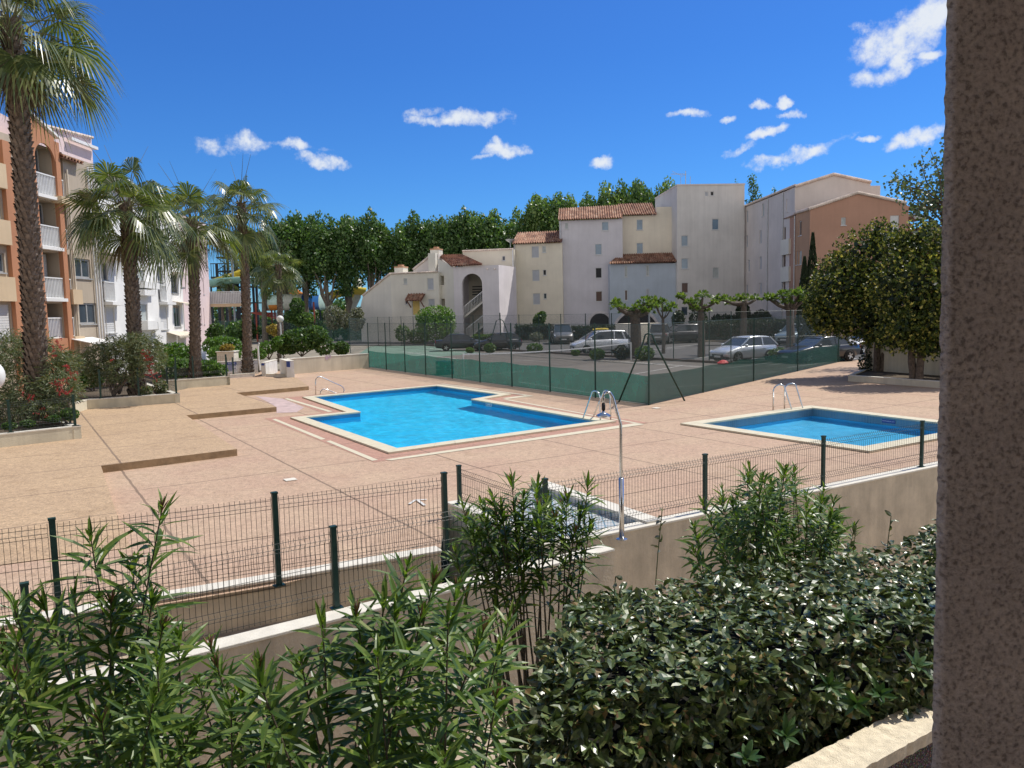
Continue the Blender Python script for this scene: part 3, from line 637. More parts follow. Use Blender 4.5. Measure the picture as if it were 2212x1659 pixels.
# ---------------------------------------------------------------- wall, kerb under the yellow-green trees on the right
t0, t1 = G(1866.5, 809), G(2032.5, 822); tdv = (t1-t0).normalized(); tnv = Vector((-tdv.y, tdv.x, 0))
zt = Plane(t0, t1).sz(1870, 734)[1]
thing_wall('cream_wall', 'tall cream wall behind the round yellow-green trees', [(t0, t0+tdv*16, -.05, zt, .2, 1 if tnv.x > 0 else -1)], M['cream_wall'], M['wall_cap'])
r0, r1 = G(*c11(885, 1200)), G(*c11(1980, 1282)); rd = (r1-r0).normalized()
thing_wall('tree_bed_kerb', 'low cream kerb round the bed of the yellow-green trees', [(r0, r0+rd*18, -.05, .26, .15, 1 if tnv.x > 0 else -1), (r0, t0, -.05, .26, .15, -1)], M['cream_wall'], M['wall_cap'])
sheet('tree_bed', [tuple((r0+Vector((.1, .05, 0))).xy), tuple(t0.xy), tuple((t0+tdv*16).xy), tuple((r0+rd*18).xy)], .2, M['soil'])
# ---------------------------------------------------------------- tennis court fences
def screenmat(name, c, op):
    m, nt, out = newmat(name); pos = wpos(nt); f = noise(nt, pos, 2, 5); cc = ramp(nt, f, [(.3, tuple(x*.8 for x in c)), (.7, tuple(x*1.2 for x in c))])
    d = nt.nodes.new('ShaderNodeBsdfDiffuse'); t = nt.nodes.new('ShaderNodeBsdfTranslucent'); lk(nt, cc, d.inputs[0]); lk(nt, cc, t.inputs[0])
    mx = nd(nt, 'ShaderNodeMixShader', i_0=.5); lk(nt, d.outputs[0], mx.inputs[1]); lk(nt, t.outputs[0], mx.inputs[2])
    tr = nt.nodes.new('ShaderNodeBsdfTransparent'); m2 = nd(nt, 'ShaderNodeMixShader', i_0=op); lk(nt, tr.outputs[0], m2.inputs[1]); lk(nt, mx.outputs[0], m2.inputs[2]); lk(nt, m2.outputs[0], out.inputs[0]); return m
M['screen'] = screenmat('windscreen_green', (.008, .17, .12), .76); M['screen_shade'] = screenmat('windscreen_shaded', (.014, .115, .085), .76); M['screen_far'] = screenmat('windscreen_far', (.04, .09, .07), .55)  # second screen is the same cloth, its colour darkened to stand in for shade
def chain(mb, A, B, z0, h, sp, w_):
    A = Vector((A[0], A[1], z0)); B = Vector((B[0], B[1], z0)); d = (B-A).normalized(); L = (B-A).length; up = Vector((0, 0, 1)); s = w_*.707
    for sg in (1, -1):
        k = int((L+h)/sp)
        for i in range(k):
            x0 = -h+i*sp
            if sg == 1: a, b = (x0, 0), (x0+h, h)
            else: a, b = (x0+h, 0), (x0, h)
            def cl(p, q):
                (x, z), (x2, z2) = p, q
                if x < 0: t = (0-x)/(x2-x); x, z = 0, z+(z2-z)*t
                if x > L: t = (x-L)/(x-x2); x, z = L, z+(z2-z)*t
                return x, z
            if max(a[0], b[0]) < 0 or min(a[0], b[0]) > L: continue
            a_, b_ = cl(a, b), cl(b, a)
            p, q = A+d*a_[0]+up*a_[1], A+d*b_[0]+up*b_[1]; o = (d*s-up*s*sg)*.5
            mb.quad(p-o, q-o, q+o, p+o)
def court_fence(label, pts, posts, h, scr=None, sp=.07, w_=.0050, pr=.03, scrm='screen', group='tall green chain-link fences of the tennis court'):
    e = empty('tennis_fence', tuple(pts[0]), label, 'fence', group)
    for P in posts:
        MB().tube([(P[0], P[1], 0), (P[0], P[1], h+.03)], pr, 8).build('post', M['green_metal'], e)
    mb = MB()
    for a, b in zip(pts[:-1], pts[1:]):
        chain(mb, a, b, .02, h-.02, sp, w_)
    mb.build('chain_link', M['court_wire'], e)
    mb = MB()
    for a, b in zip(pts[:-1], pts[1:]):
        for z in (.05, h*.5, h-.01): mb.tube([(a[0], a[1], z), (b[0], b[1], z)], .006, 4)
    mb.build('tension_wire', M['green_metal'], e)
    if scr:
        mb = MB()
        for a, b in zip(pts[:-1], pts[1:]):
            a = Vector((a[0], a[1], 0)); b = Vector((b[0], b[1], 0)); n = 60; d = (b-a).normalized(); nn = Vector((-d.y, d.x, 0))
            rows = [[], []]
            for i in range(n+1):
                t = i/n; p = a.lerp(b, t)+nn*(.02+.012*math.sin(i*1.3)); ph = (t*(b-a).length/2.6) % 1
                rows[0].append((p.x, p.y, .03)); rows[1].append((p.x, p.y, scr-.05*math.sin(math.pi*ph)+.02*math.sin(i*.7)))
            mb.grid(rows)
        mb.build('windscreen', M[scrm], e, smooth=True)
    return e
cy_ = lambda x, y: (748.9+x*.3125, 662.4+y*.3125); cx_ = lambda x, y: (1382.5+x*.3125, 604.9+y*.3125)
pa = Plane(tc0, tc1); pr_ = Plane(tc1, tc2); HF = 2.68
fp1 = [pa.hit(*cy_(x, y)) for x, y in ((155, 420), (275, 438), (405, 458), (548, 480), (730, 500), (923, 525), (1143, 555), (1407, 590), (1720, 630), (2090, 683))]
fp2 = [pr_.hit(*cx_(x, y)) for x, y in ((437, 818), (785, 770), (1088, 730), (1368, 695), (1440, 612))]
court_fence('tall green chain-link fence with bright green windscreen along the big pool side', [tc0, tc1], fp1, HF, 1.02)
court_fence('tall green chain-link fence with darker screen running back from the corner towards the trees', [tc1, tc2], fp2, HF, 1.0, scrm='screen_shade')
pb1, pb2 = Plane(far0, far1), Plane(far1, far2); b7 = crop(1600, 1180, 800)
fb = [far0]+[pb1.hit(*b7(x, 350)) for x in (215, 490, 770, 963, 1168, 1395, 1650, 1920)]+[far1]+[pb2.hit(u, 750) for u in (1455, 1532, 1579)]+[far2.lerp(tc2, .5), tc2]
court_fence('tall chain-link fence on the far side of the court, along the parked cars', [far0, far1, far2, tc2], fb, 2.9, None, .12, .0055)
dd = [tc0, G(757, 763), G(818, 746), far0]
court_fence('chain-link fence closing the far left end of the court, in front of the low house', dd, [dd[1], dd[2]]+[dd[2].lerp(far0, t) for t in (.25, .5, .75)], 2.9, None, .12, .0055)
wf0, wf1 = G(470, 738), G(812, 737)
court_fence('long green screened fence of the water park behind the palms', [wf0, wf1], [wf0.lerp(wf1, i/9) for i in range(10)], 2.9, 2.8, .2, .008, .04, 'screen_far', 'park fences')
# braces
def brace(label, pts, r=.03):
    return tag(MB().tube(pts, r, 8).build('fence_brace', M['green_metal'], origin=tuple(Vector(pts[0])), smooth=True), label, 'brace', 'green tube braces at the court corners')
fA, fB = G(1337, 868), G(1479, 866); ap = tc1+Vector((0, -.05, 0)); zA = D(1401, 720, ap.y).z
brace('green tube brace bent over the near corner post of the tennis fence', [fA, ap.lerp(fA, .18)+Vector((0, 0, zA*.86)), ap.lerp(fA, .1)+Vector((0, 0, zA*.98)), ap+Vector((0, 0, zA)), ap.lerp(fB, .1)+Vector((0, 0, zA*.98)), ap.lerp(fB, .18)+Vector((0, 0, zA*.86)), fB])
q = G(1081, 758); 
for i, (dx, dy) in enumerate(((-2.2, -.8), (2.6, -.6))): pass
zq = D(1081, 689, q.y).z
brace('green tube brace standing over the far fence by the dark hatchback', [q+Vector((-1.0, -.5, 0)), q+Vector((-.28, 0, zq-.15)), q+Vector((0, 0, zq)), q+Vector((.28, 0, zq-.15)), q+Vector((1.15, -.6, 0))], .04)
tag(MB().tube([q+Vector((.1, .4, 0)), q+Vector((.02, .05, zq+.5))], .05, 8).build('brace_mast', M['green_metal'], origin=tuple(q)), 'dark green mast under the far tube brace by the dark hatchback', 'mast')
# net
na, nb_ = G(1363, 778), None
nl = Plane(na, na+Vector((-10, -8.8, 0))); nb_ = nl.hit(*b7(60, 470)); nb_.z = 0; nb_ = na+(nb_-na).normalized()*13.2
e = empty('tennis_net', tuple(na), 'tennis net with white headband across the court', 'net')
for P in (na, nb_): MB().tube([(P.x, P.y, 0), (P.x, P.y, 1.1)], .05, 8).build('net_post', M['white_metal'], e)
mb = MB(); mt = MB(); n = 24; top = []; 
for i in range(n+1):
    t = i/n; p = na.lerp(nb_, t); top.append((p.x, p.y, 1.07-.14*math.sin(math.pi*t)))
mt.grid([[(x, y, z-.035) for x, y, z in top], [(x, y, z+.035) for x, y, z in top]]); mt.build('headband', M['white_metal'], e)
for i in range(0, 165):
    t = i/165; p = na.lerp(nb_, t); z = 1.07-.14*math.sin(math.pi*t); mb.bar((p.x, p.y, .05), (p.x, p.y, z), .006, .006)
for k in range(10):
    z = .08+.09*k; mb.bar((na.x, na.y, z), (nb_.x, nb_.y, z), .006, .006)
mb.build('netting', M['dark'], e)
# ---------------------------------------------------------------- pool hardware
def arc(c, a, b, r, t0, t1, n): return [c+a*(math.cos(t0+(t1-t0)*i/n)*r)+b*(math.sin(t0+(t1-t0)*i/n)*r) for i in range(n+1)]
def ladder(label, deckfeet, waterends, h, depth, r=.021):
    o = (deckfeet[0]+deckfeet[1])/2; e = empty('pool_ladder', (o.x, o.y, 0), label, 'ladder'); ends = []
    for A, B in zip(deckfeet, waterends):
        A = Vector((A.x, A.y, .03)); B = Vector((B.x, B.y, 0)); d = (B-A); d.z = 0; L = d.length; d.normalize(); up = Vector((0, 0, 1)); rr = min(L*.42, .2)
        pts = [A, A+up*(h-rr)]+arc(A+d*rr+up*(h-rr), -d, up, rr, 0, R(125), 8)
        pts += [B+up*-.0, B-up*depth]; MB().tube(pts, r, 10).build('rail', M['steel'], e, smooth=True); ends.append(B)
    for k in range(2):
        z = -.18-.25*k; MB().bar(ends[0]+Vector((0, 0, z)), ends[1]+Vector((0, 0, z)), .08, .025).build('rung', M['steel'], e)
    return e
ladder('steel ladder rails at the right end of the big pool', [G(1297, 907, .05), G(1319, 906, .05)], [G(1259, 913, -.1), G(1281, 910, -.1)], .84, .55)
ladder('pair of steel ladder rails at the back of the small pool', [G(1670, 885, .05), G(1694.5, 881.5, .05)], [G(1711, 902, -.2), G(1735, 899, -.2)], .78, .35)
ps = Plane(G(*cz(1435, 442)), G(*cz(1435, 442))+U2); S = lambda x, y: ps.hit(*cz(x, y))
e = tag(MB().tube([S(*p) for p in ((1435, 445), (1433, 330), (1437, 300), (1450, 282), (1470, 276), (1490, 280), (1600, 332), (1670, 362), (1692, 382), (1697, 405), (1685, 428), (1660, 437), (1635, 434), (1560, 405), (1515, 390), (1492, 398), (1480, 415), (1477, 440))], .022, 8).build('handrail', M['steel'], origin=tuple(S(1435, 445)), smooth=True), 'bent steel handrail at the far left corner of the big pool', 'handrail')
# shower
b0_ = G(1343, 1165); dep = b0_.y
P = lambda u, v: D(u, v, dep)
e = empty('shower', tuple(b0_), 'chrome outdoor shower pole with bent arm and round head', 'shower')
MB().tube([b0_, Vector((b0_.x, b0_.y, P(1341, 1032).z))], .036, 14).build('pole_sleeve', M['steel'], e, smooth=True)
MB().tube([b0_+Vector((0, 0, .1)), Vector((b0_.x, b0_.y, P(1340, 916).z)), P(1331, 885), P(1323.5, 858), P(1318, 849), P(1311, 846.5), P(1306, 850), P(1303.6, 857), P(1303.6, 872)], .021, 12).build('arm', M['steel'], e, smooth=True)
MB().tube([P(1303.6, 872), P(1303.6, 886)], .026, 10).build('valve', M['dark'], e, smooth=True)
h_ = P(1303.6, 900); MB().lathe(h_, [(.10, 0), (.105, .01), (.08, .035), (.02, .06), (.015, .1)], 24).build('shower_head', M['steel'], e, smooth=True)
MB().lathe(b0_, [(.08, 0), (.08, .01), (.04, .02)], 16).build('base_flange', M['steel'], e)
# pool wall fittings
def skimmer(u, v, wdt, hgt, n_, d_, label, txt=None):
    P = G(u, v, -.045); e = empty('pool_skimmer' if not txt else 'depth_marker', tuple(P), label, 'skimmer' if not txt else 'marker'); n_ = Vector(n_); d_ = Vector(d_)
    q = lambda a, z, o: P+d_*a+Vector((0, 0, z))+n_*o
    mb = MB()
    if not txt:
        for a0, z0, a1, z1 in ((-wdt/2, -hgt/2, wdt/2, -hgt/2+.02), (-wdt/2, hgt/2-.02, wdt/2, hgt/2), (-wdt/2, -hgt/2, -wdt/2+.03, hgt/2), (wdt/2-.03, -hgt/2, wdt/2, hgt/2)):
            mb.prism([q(a0, z0, .012), q(a1, z0, .012), q(a1, z1, .012), q(a0, z1, .012)], n_*.01)
        mb.build('frame', M['sign_white'], e)
        MB().prism([q(-wdt*.3, -hgt*.15, .012), q(wdt*.3, -hgt*.15, .012), q(wdt*.3, hgt*.15, .012), q(-wdt*.3, hgt*.15, .012)], n_*.006).build('flap', M['sign_white'], e)
    else:
        mb.prism([q(-wdt/2, -hgt/2, .01), q(wdt/2, -hgt/2, .01), q(wdt/2, hgt/2, .01), q(-wdt/2, hgt/2, .01)], n_*.01).build('plate', M['blue_sign'] if len(txt) > 6 else M['sign_white'], e)
        text_mesh(txt, hgt*.6, M['sign_white'] if len(txt) > 6 else M['blue_sign'], 'lettering', e, q(0, 0, .023), d_, n_)
for i, (a, b, lab) in enumerate(((big[1], big[2], 'far'), (big[3], big[4], 'near'))):
    d_ = (b-a); d_.z = 0; d_.normalize(); n_ = Vector((d_.y, -d_.x, 0)); n_ = n_ if n_.x < 0 else -n_
    pl = Plane(a, b)
    zz = crop(1640, 1440, 460)
    if i == 0:
        s = pl.hit(*zz(102, 70)); skimmer(*zz(102, 70), .4, .12, n_, d_, 'white framed skimmer on the far stretch of the big pool wall'); skimmer(*zz(547, 128), .18, .12, n_, d_, 'small white depth tile on the far stretch of the big pool wall', '1.20')
    else:
        skimmer(*zz(935, 372), .4, .12, n_, d_, 'white framed skimmer just right of the pool notch'); skimmer(*zz(2043, 552), .2, .13, n_, d_, 'white depth tile near the ladder of the big pool', '1.60m')
d_ = (sm[2]-sm[1]); d_.z = 0; d_.normalize(); n_ = Vector((d_.y, -d_.x, 0)); n_ = n_ if n_.y < 0 else -n_
uv = crop(3200, 1520, 360)(820, 278)
pl = Plane(sm[1]+n_*.0, sm[2]+n_*.0); Pm = pl.hit(*uv); Pm.z = -.085
e = empty('depth_sign', tuple(Pm), 'dark blue depth plate with white lettering on the small pool wall', 'sign'); q = lambda a, z, o: Pm+d_*a+Vector((0, 0, z))+n_*o
MB().prism([q(-.2, -.045, .008), q(.2, -.045, .008), q(.2, .045, .008), q(-.2, .045, .008)], n_*.01).build('plate', M['blue_sign'], e)
text_mesh('PROFONDEUR 60 M', .042, M['sign_white'], 'lettering', e, q(0, 0, .022), d_, n_)
# small flat things on the deck
for (u, v, lab) in ((627, 1037, 'small white square lid on the deck beside the nearest terrace'), (1418, 882, 'small white square lid near the tennis corner')):
    P = G(u, v); d = .22
    tag(MB().prism([P+U2*d*.5-U1*d*.5+Vector((0, 0, .005)), P+U2*d*.5+U1*d*.5+Vector((0, 0, .005)), P-U2*d*.5+U1*d*.5+Vector((0, 0, .005)), P-U2*d*.5-U1*d*.5+Vector((0, 0, .005))], (0, 0, .012)).build('deck_lid', M['wall_cap'], origin=tuple(P)), lab, 'lid')
# ---------------------------------------------------------------- rough pillar beside the camera, coping and pebble-dash below it
def stucco():
    m, nt, out = newmat('rough_stucco'); p = nd(nt, 'ShaderNodeBsdfPrincipled', i_Roughness=.95); p.inputs['Specular IOR Level'].default_value = .15; pos = wpos(nt)
    n1 = noise(nt, pos, 115, 6, .6); n2 = noise(nt, pos, 8, 4, .6)
    c = ramp(nt, n1, [(.36, (.32, .285, .25)), (.47, (.58, .525, .465)), (.64, (.72, .66, .59))]); c = mixc(nt, 1, c, ramp(nt, n2, [(.3, (.85, .84, .84)), (.7, (1.1, 1.08, 1.06))]), 'MULTIPLY')
    lk(nt, c, p.inputs['Base Color']); lk(nt, bumpn(nt, n1, .9, .012), p.inputs['Normal']); lk(nt, p.outputs[0], out.inputs[0]); return m
M['stucco'] = stucco()
YP = 1.25; Pt, Pb = D(2054, 0, YP), D(2021, 1659, YP)
e_own = empty('apartment_building', (Pb.x, YP, -1.8), 'shaded balcony of the nearest building, seen as the rough stucco pillar on the right', 'building')
mb = MB(); random.seed(9); rows = []; nz = 900
for i in range(nz+1):
    z = -1.8+(6.7)*i/nz; t = (z-Pb.z)/(Pt.z-Pb.z); x0 = Pb.x+(Pt.x-Pb.x)*t
    jit = lambda k: .0022*mnoise.noise((z*110, k*7.3, .3))+.0012*mnoise.noise((z*40, k*3.1, 2.))
    rows.append([(x0+.24+jit(1), YP+.3, z), (x0+jit(2), YP+.012+jit(5), z), (x0+.012+jit(3), YP+jit(4), z)]+[(x0+.012+.06*k, YP+.6*jit(k+9), z) for k in range(1, 12)]+[(x0+.75, YP, z), (x0+.75, YP+.3, z)])
mb.grid(rows); mb.build('pillar', M['stucco'], e_own, smooth=True)
M['own_wall'] = simple('own_wall', (.62, .54, .46), .95, var=.1, scale=2)
mb = MB(); mb.box((4, -.4, 5.05), (26, 3.4, .3)); mb.build('balcony_ceiling', M['own_wall'], e_own)
mb = MB(); mb.box((4, -2.5, 3.3), (26, .25, 3.2)); mb.build('back_wall', M['own_wall'], e_own)
mb = MB(); mb.box((4, -4.5, 9.1), (26, 9, 7.8)); mb.build('upper_storeys', M['own_wall'], e_own)
mb = MB(); mb.box((4, -3.0, -.2), (26, 5.2, 3.2)); mb.build('ground_storey', M['own_wall'], e_own)
for x in (-6, 8.5): mb = MB(); mb.box((x, -.6, 3.15), (.25, 3.6, 3.4)); mb.build('party_wall', M['own_wall'], e_own)
v0, v1 = G(1851, 1659, 1.0), G(2022, 1566, 1.0); vd = (v1-v0).normalized(); vn = Vector((-vd.y, vd.x, 0))
va, vb = v0-vd*.9, v1+vd*3
def pebble():
    m, nt, out = newmat('pebble_dash'); p = nd(nt, 'ShaderNodeBsdfPrincipled', i_Roughness=.8); pos = wpos(nt)
    v = nd(nt, 'ShaderNodeTexVoronoi', i_Scale=95); lk(nt, pos, v.inputs['Vector'])
    c = ramp(nt, v.outputs['Distance'], [(.12, (.62, .53, .46)), (.5, (.09, .06, .05))]); c = mixc(nt, .7, c, mixc(nt, 1., c, v.outputs['Color'], 'MULTIPLY'))
    lk(nt, c, p.inputs['Base Color']); b = nd(nt, 'ShaderNodeBump', i_Strength=1., i_Distance=.012, invert=True); lk(nt, v.outputs['Distance'], b.inputs['Height']); lk(nt, b.outputs[0], p.inputs['Normal']); lk(nt, p.outputs[0], out.inputs[0]); return m
M['pebble'] = pebble()
e = empty('planter_wall', (va.x, va.y, -1.8), 'pebble-dashed wall with rough cream coping in front of the clipped hedge', 'wall')
m1 = MB(); wallbox(m1, va, vb, -1.8, .93, .16, 1); m1.build('pebble_face', M['pebble'], e)
m2 = MB(); rows = [[], [], [], []]
for i in range(121):
    p = va.lerp(vb, i/120); j = .008*mnoise.noise((i*.9, 0, 0)); j2 = .008*mnoise.noise((i*.9, 5, 0))
    rows[0].append(p-vn*(.015+j)+Vector((0, 0, -.07))); rows[1].append(p-vn*(.02+j)+Vector((0, 0, j2))); rows[2].append(p+vn*(.19+j2)+Vector((0, 0, j))); rows[3].append(p+vn*(.19+j2)+Vector((0, 0, -.07)))
m2.grid(rows); m2.build('coping', simple('rough_coping', (.78, .68, .50), .95, var=.2, scale=20, bump=.6, bscale=140), e)
# ================================================================ BUILDINGS
def facade(mb, pl, s0, s1, z0, z1, holes, o=0., rev=.18):
    S = sorted(set([s0, s1]+[min(max(x, s0), s1) for h in holes for x in h[:2]])); Z = sorted(set([z0, z1]+[min(max(x, z0), z1) for h in holes for x in h[2:4]]))
    for a, b in zip(S[:-1], S[1:]):
        for c, d in zip(Z[:-1], Z[1:]):
            if b-a < 1e-5 or d-c < 1e-5: continue
            m_, n_ = (a+b)/2, (c+d)/2
            if any(h[0] < m_ < h[1] and h[2] < n_ < h[3] for h in holes): continue
            mb.quad(pl.pt(a, c, o), pl.pt(b, c, o), pl.pt(b, d, o), pl.pt(a, d, o))
    for h in holes:
        a, b, c, d = h[:4]; r = h[4] if len(h) > 4 else rev
        q = lambda s, z, k: pl.pt(s, z, o-k)
        mb.quad(q(a, c, 0), q(b, c, 0), q(b, c, r), q(a, c, r)); mb.quad(q(a, d, 0), q(b, d, 0), q(b, d, r), q(a, d, r))
        mb.quad(q(a, c, 0), q(a, d, 0), q(a, d, r), q(a, c, r)); mb.quad(q(b, c, 0), q(b, d, 0), q(b, d, r), q(b, c, r))
        if r > .5: mb.quad(q(a, c, r), q(b, c, r), q(b, d, r), q(a, d, r))
def slab(mb, pl, s0, s1, z0, z1, o0, o1):
    """box on a facade: from offset o0 to o1 (outward positive)"""
    mb.prism([pl.pt(s0, z0, o0), pl.pt(s1, z0, o0), pl.pt(s1, z1, o0), pl.pt(s0, z1, o0)], pl.n*(o1-o0))
WK = {'glass': 'glass', 'blue': 'glass_blue', 'dark': 'dark', 'shutter': 'shutter', 'curtain': 'curtain', 'white': 'roller', 'brown': 'brown_pane'}
M['roller'] = simple('roller_white', (.66, .66, .65), .5, var=.05); M['curtain'] = simple('curtain_pane', (.40, .43, .42), .3, var=.2, scale=2)
M['brown_pane'] = simple('brown_pane', (.10, .055, .04), .3); M['frame_w'] = simple('frame_white', (.58, .58, .58), .5, var=.05); M['alu'] = simple('alu_frame', (.46, .46, .45), .4, metal=.3)
def window(par, pl, h, kind, o=0., fr='frame_w', fw=.06, mull=False, sill=True):
    a, b, c, d = h[:4]; r = .1
    mb = MB()
    for x0, x1, y0, y1 in ((a, b, c, c+fw), (a, b, d-fw, d), (a, a+fw, c+fw, d-fw), (b-fw, b, c+fw, d-fw)): slab(mb, pl, x0, x1, y0, y1, o-r-.03, o-r+.03)
    if mull: slab(mb, pl, (a+b)/2-fw*.6, (a+b)/2+fw*.6, c+fw, d-fw, o-r-.03, o-r+.03)
    if sill: slab(mb, pl, a-.06, b+.06, c-.07, c-.004, o-.02, o+.07)
    w_ = mb.build('window' if kind != 'white' else 'shutter', M[fr], par)
    mb = MB(); mb.quad(pl.pt(a, c, o-r), pl.pt(b, c, o-r), pl.pt(b, d, o-r), pl.pt(a, d, o-r))
    if kind == 'white':
        n = max(3, int((d-c)/.12))
        for i in range(n): 
            z = c+(d-c)*i/n; slab(mb, pl, a+fw, b-fw, z+.01, z+(d-c)/n-.006, o-r-.02, o-r+.035)
    mb.build('pane' if kind != 'white' else 'slats', M[WK[kind]], w_); return w_
def rect(pl, c, x0, y0, x1, y1):
    s0, z1 = pl.sz(*c(x0, y0)); s1, z0 = pl.sz(*c(x1, y1)); return [min(s0, s1), max(s0, s1), z0, z1]
def shell(mb, pl, s0, s1, z0, z1, dep, o=0., topz=None):
    """back, sides and flat top of a block whose front is on pl"""
    q = lambda s, z, k: pl.pt(s, z, o-k)
    mb.quad(q(s0, z0, 0), q(s0, z1, 0), q(s0, z1, dep), q(s0, z0, dep)); mb.quad(q(s1, z0, 0), q(s1, z1, 0), q(s1, z1, dep), q(s1, z0, dep))
    mb.quad(q(s0, z0, dep), q(s1, z0, dep), q(s1, z1, dep), q(s0, z1, dep)); mb.quad(q(s0, z1, 0), q(s1, z1, 0), q(s1, z1, dep), q(s0, z1, dep))
def tiles():
    m, nt, out = newmat('roof_tiles'); p = nd(nt, 'ShaderNodeBsdfPrincipled', i_Roughness=.85); g = nt.nodes.new('ShaderNodeNewGeometry'); pos = g.outputs['Position']
    v = nd(nt, 'ShaderNodeTexVoronoi', i_Scale=3.2); lk(nt, pos, v.inputs['Vector'])
    c = ramp(nt, v.outputs['Color'], [(0, (.17, .085, .055)), (.4, (.35, .175, .11)), (.7, (.45, .26, .17)), (1, (.46, .36, .27))]); f = noise(nt, pos, 1.4, 5)
    c = mixc(nt, 1, c, ramp(nt, f, [(.35, (.55, .52, .5)), (.6, (1, 1, 1))]), 'MULTIPLY'); lk(nt, c, p.inputs['Base Color']); lk(nt, p.outputs[0], out.inputs[0]); return m
M['tile'] = tiles()
def tile_roof(par, e0, e1, r0, r1, pitch=.26, amp=.07, name='roof', thick=.1):
    """barrel-tile roof plane: eave e0-e1, ridge r0-r1"""
    e0, e1, r0, r1 = map(Vector, (e0, e1, r0, r1)); L = (e1-e0).length; n = max(4, int(L/pitch)); nrm = (e1-e0).cross(r0-e0).normalized()
    if nrm.z < 0: nrm = -nrm
    mb = MB(); K_ = 6; rows = []
    nr = max(2, int((r0-e0).length/.4))
    for j in range(nr+1):
        t = j/nr
        for lip in ((0,) if j == 0 else (.03, 0)):
            row = []
            for i in range(n*K_+1):
                x = i/(n*K_); a = e0.lerp(e1, x).lerp(r0.lerp(r1, x), t); ph = math.cos(2*math.pi*i/K_)
                row.append(a+nrm*(thick+amp*ph+lip*.0+(.03*(1-0) if lip else 0)))
            rows.append(row)
    mb.grid(rows); o = mb.build(name, M['tile'], par)
    mb = MB(); mb.prism([e0, e1, r1, r0], nrm*(thick-amp)); mb.build('roof_board', M['brownwood'], o); return o
M['brownwood'] = simple('eave_board', (.22, .10, .07), .8)
def P2(u0, Y0, u1, Y1): 
    a, b = D(u0, 640, Y0), D(u1, 640, Y1); return Plane(a, b)
def wallc(name, c, st=.2): return simple(name, c, .9, var=.09, scale=.4, bump=.15, bscale=12, streak=st*.3)
M['w_cream'] = wallc('wall_cream', (.74, .68, .56)); M['w_lav'] = wallc('wall_lavender', (.63, .605, .635)); M['w_beige'] = wallc('wall_beige', (.76, .69, .57)); M['w_blue'] = wallc('wall_blue', (.46, .52, .59))
M['w_grey'] = wallc('wall_grey', (.65, .625, .595), .38); M['w_pinkgrey'] = wallc('wall_pinkgrey', (.66, .60, .56)); M['w_terra'] = wallc('wall_terracotta', (.47, .27, .19)); M['w_terra2'] = wallc('wall_terracotta_side', (.50, .30, .185))
M['w_pale'] = wallc('wall_pale', (.72, .685, .60)); M['w_stair'] = wallc('wall_stair', (.74, .69, .70))
def block(label, pl, su, zt, dep, wm, wins, c, extra_holes=(), cat='building', base=0., drain=None, name='apartment_building'):
    s0, s1 = su; e = empty(name, tuple(pl.pt((s0+s1)/2, base)), label, cat, 'terraced blocks behind the car park')
    H = [rect(pl, c, *w_[:4]) for w_ in wins]; mb = MB(); facade(mb, pl, s0, s1, base, zt, H+list(extra_holes)); shell(mb, pl, s0, s1, base, zt, dep); mb.build('wall', wm, e)
    for h, w_ in zip(H, wins): window(e, pl, h, w_[4], sill=(w_[4] != 'shutter'))
    return e
def gutter(e, P, z1, mat='galva', r=.06):
    MB().tube([(P.x, P.y, .1), (P.x, P.y, z1)], r, 6).build('downpipe', M[mat], e)
# ---- cream block
pl = P2(1112, 88.4, 1216, 87.4); zt = pl.sz(*c6(300, 868))[1]; sR = pl.L
e = block('cream apartment block with barrel tiled roof and three grey shutters, left of the lavender one', pl, (0, sR), zt, 9, M['w_cream'],
    [(258, 895, 336, 1012, 'shutter'), (368, 892, 408, 958, 'curtain'), (265, 1140, 342, 1255, 'shutter'), (376, 1138, 412, 1196, 'dark'), (272, 1384, 348, 1498, 'shutter'), (382, 1381, 416, 1440, 'glass')], c6)
zr = pl.sz(*c6(90, 778))[1]; tile_roof(e, pl.pt(-.1, zt, .45), pl.pt(sR, zt, .45), pl.pt(-.1, zt+1.6, -3.8), pl.pt(sR, zt+1.6, -3.8))
gutter(e, pl.pt(.1, 0, .1), zt)
tag(MB().lathe(pl.pt(-.35, zt+.2, .1), [(.05, -.5), (.05, 0), (.5, .25), (.55, .4)], 14).build('satellite_dish', M['galva'], origin=tuple(pl.pt(-.35, zt))), 'grey satellite dish at the left end of the cream block roof', 'dish')
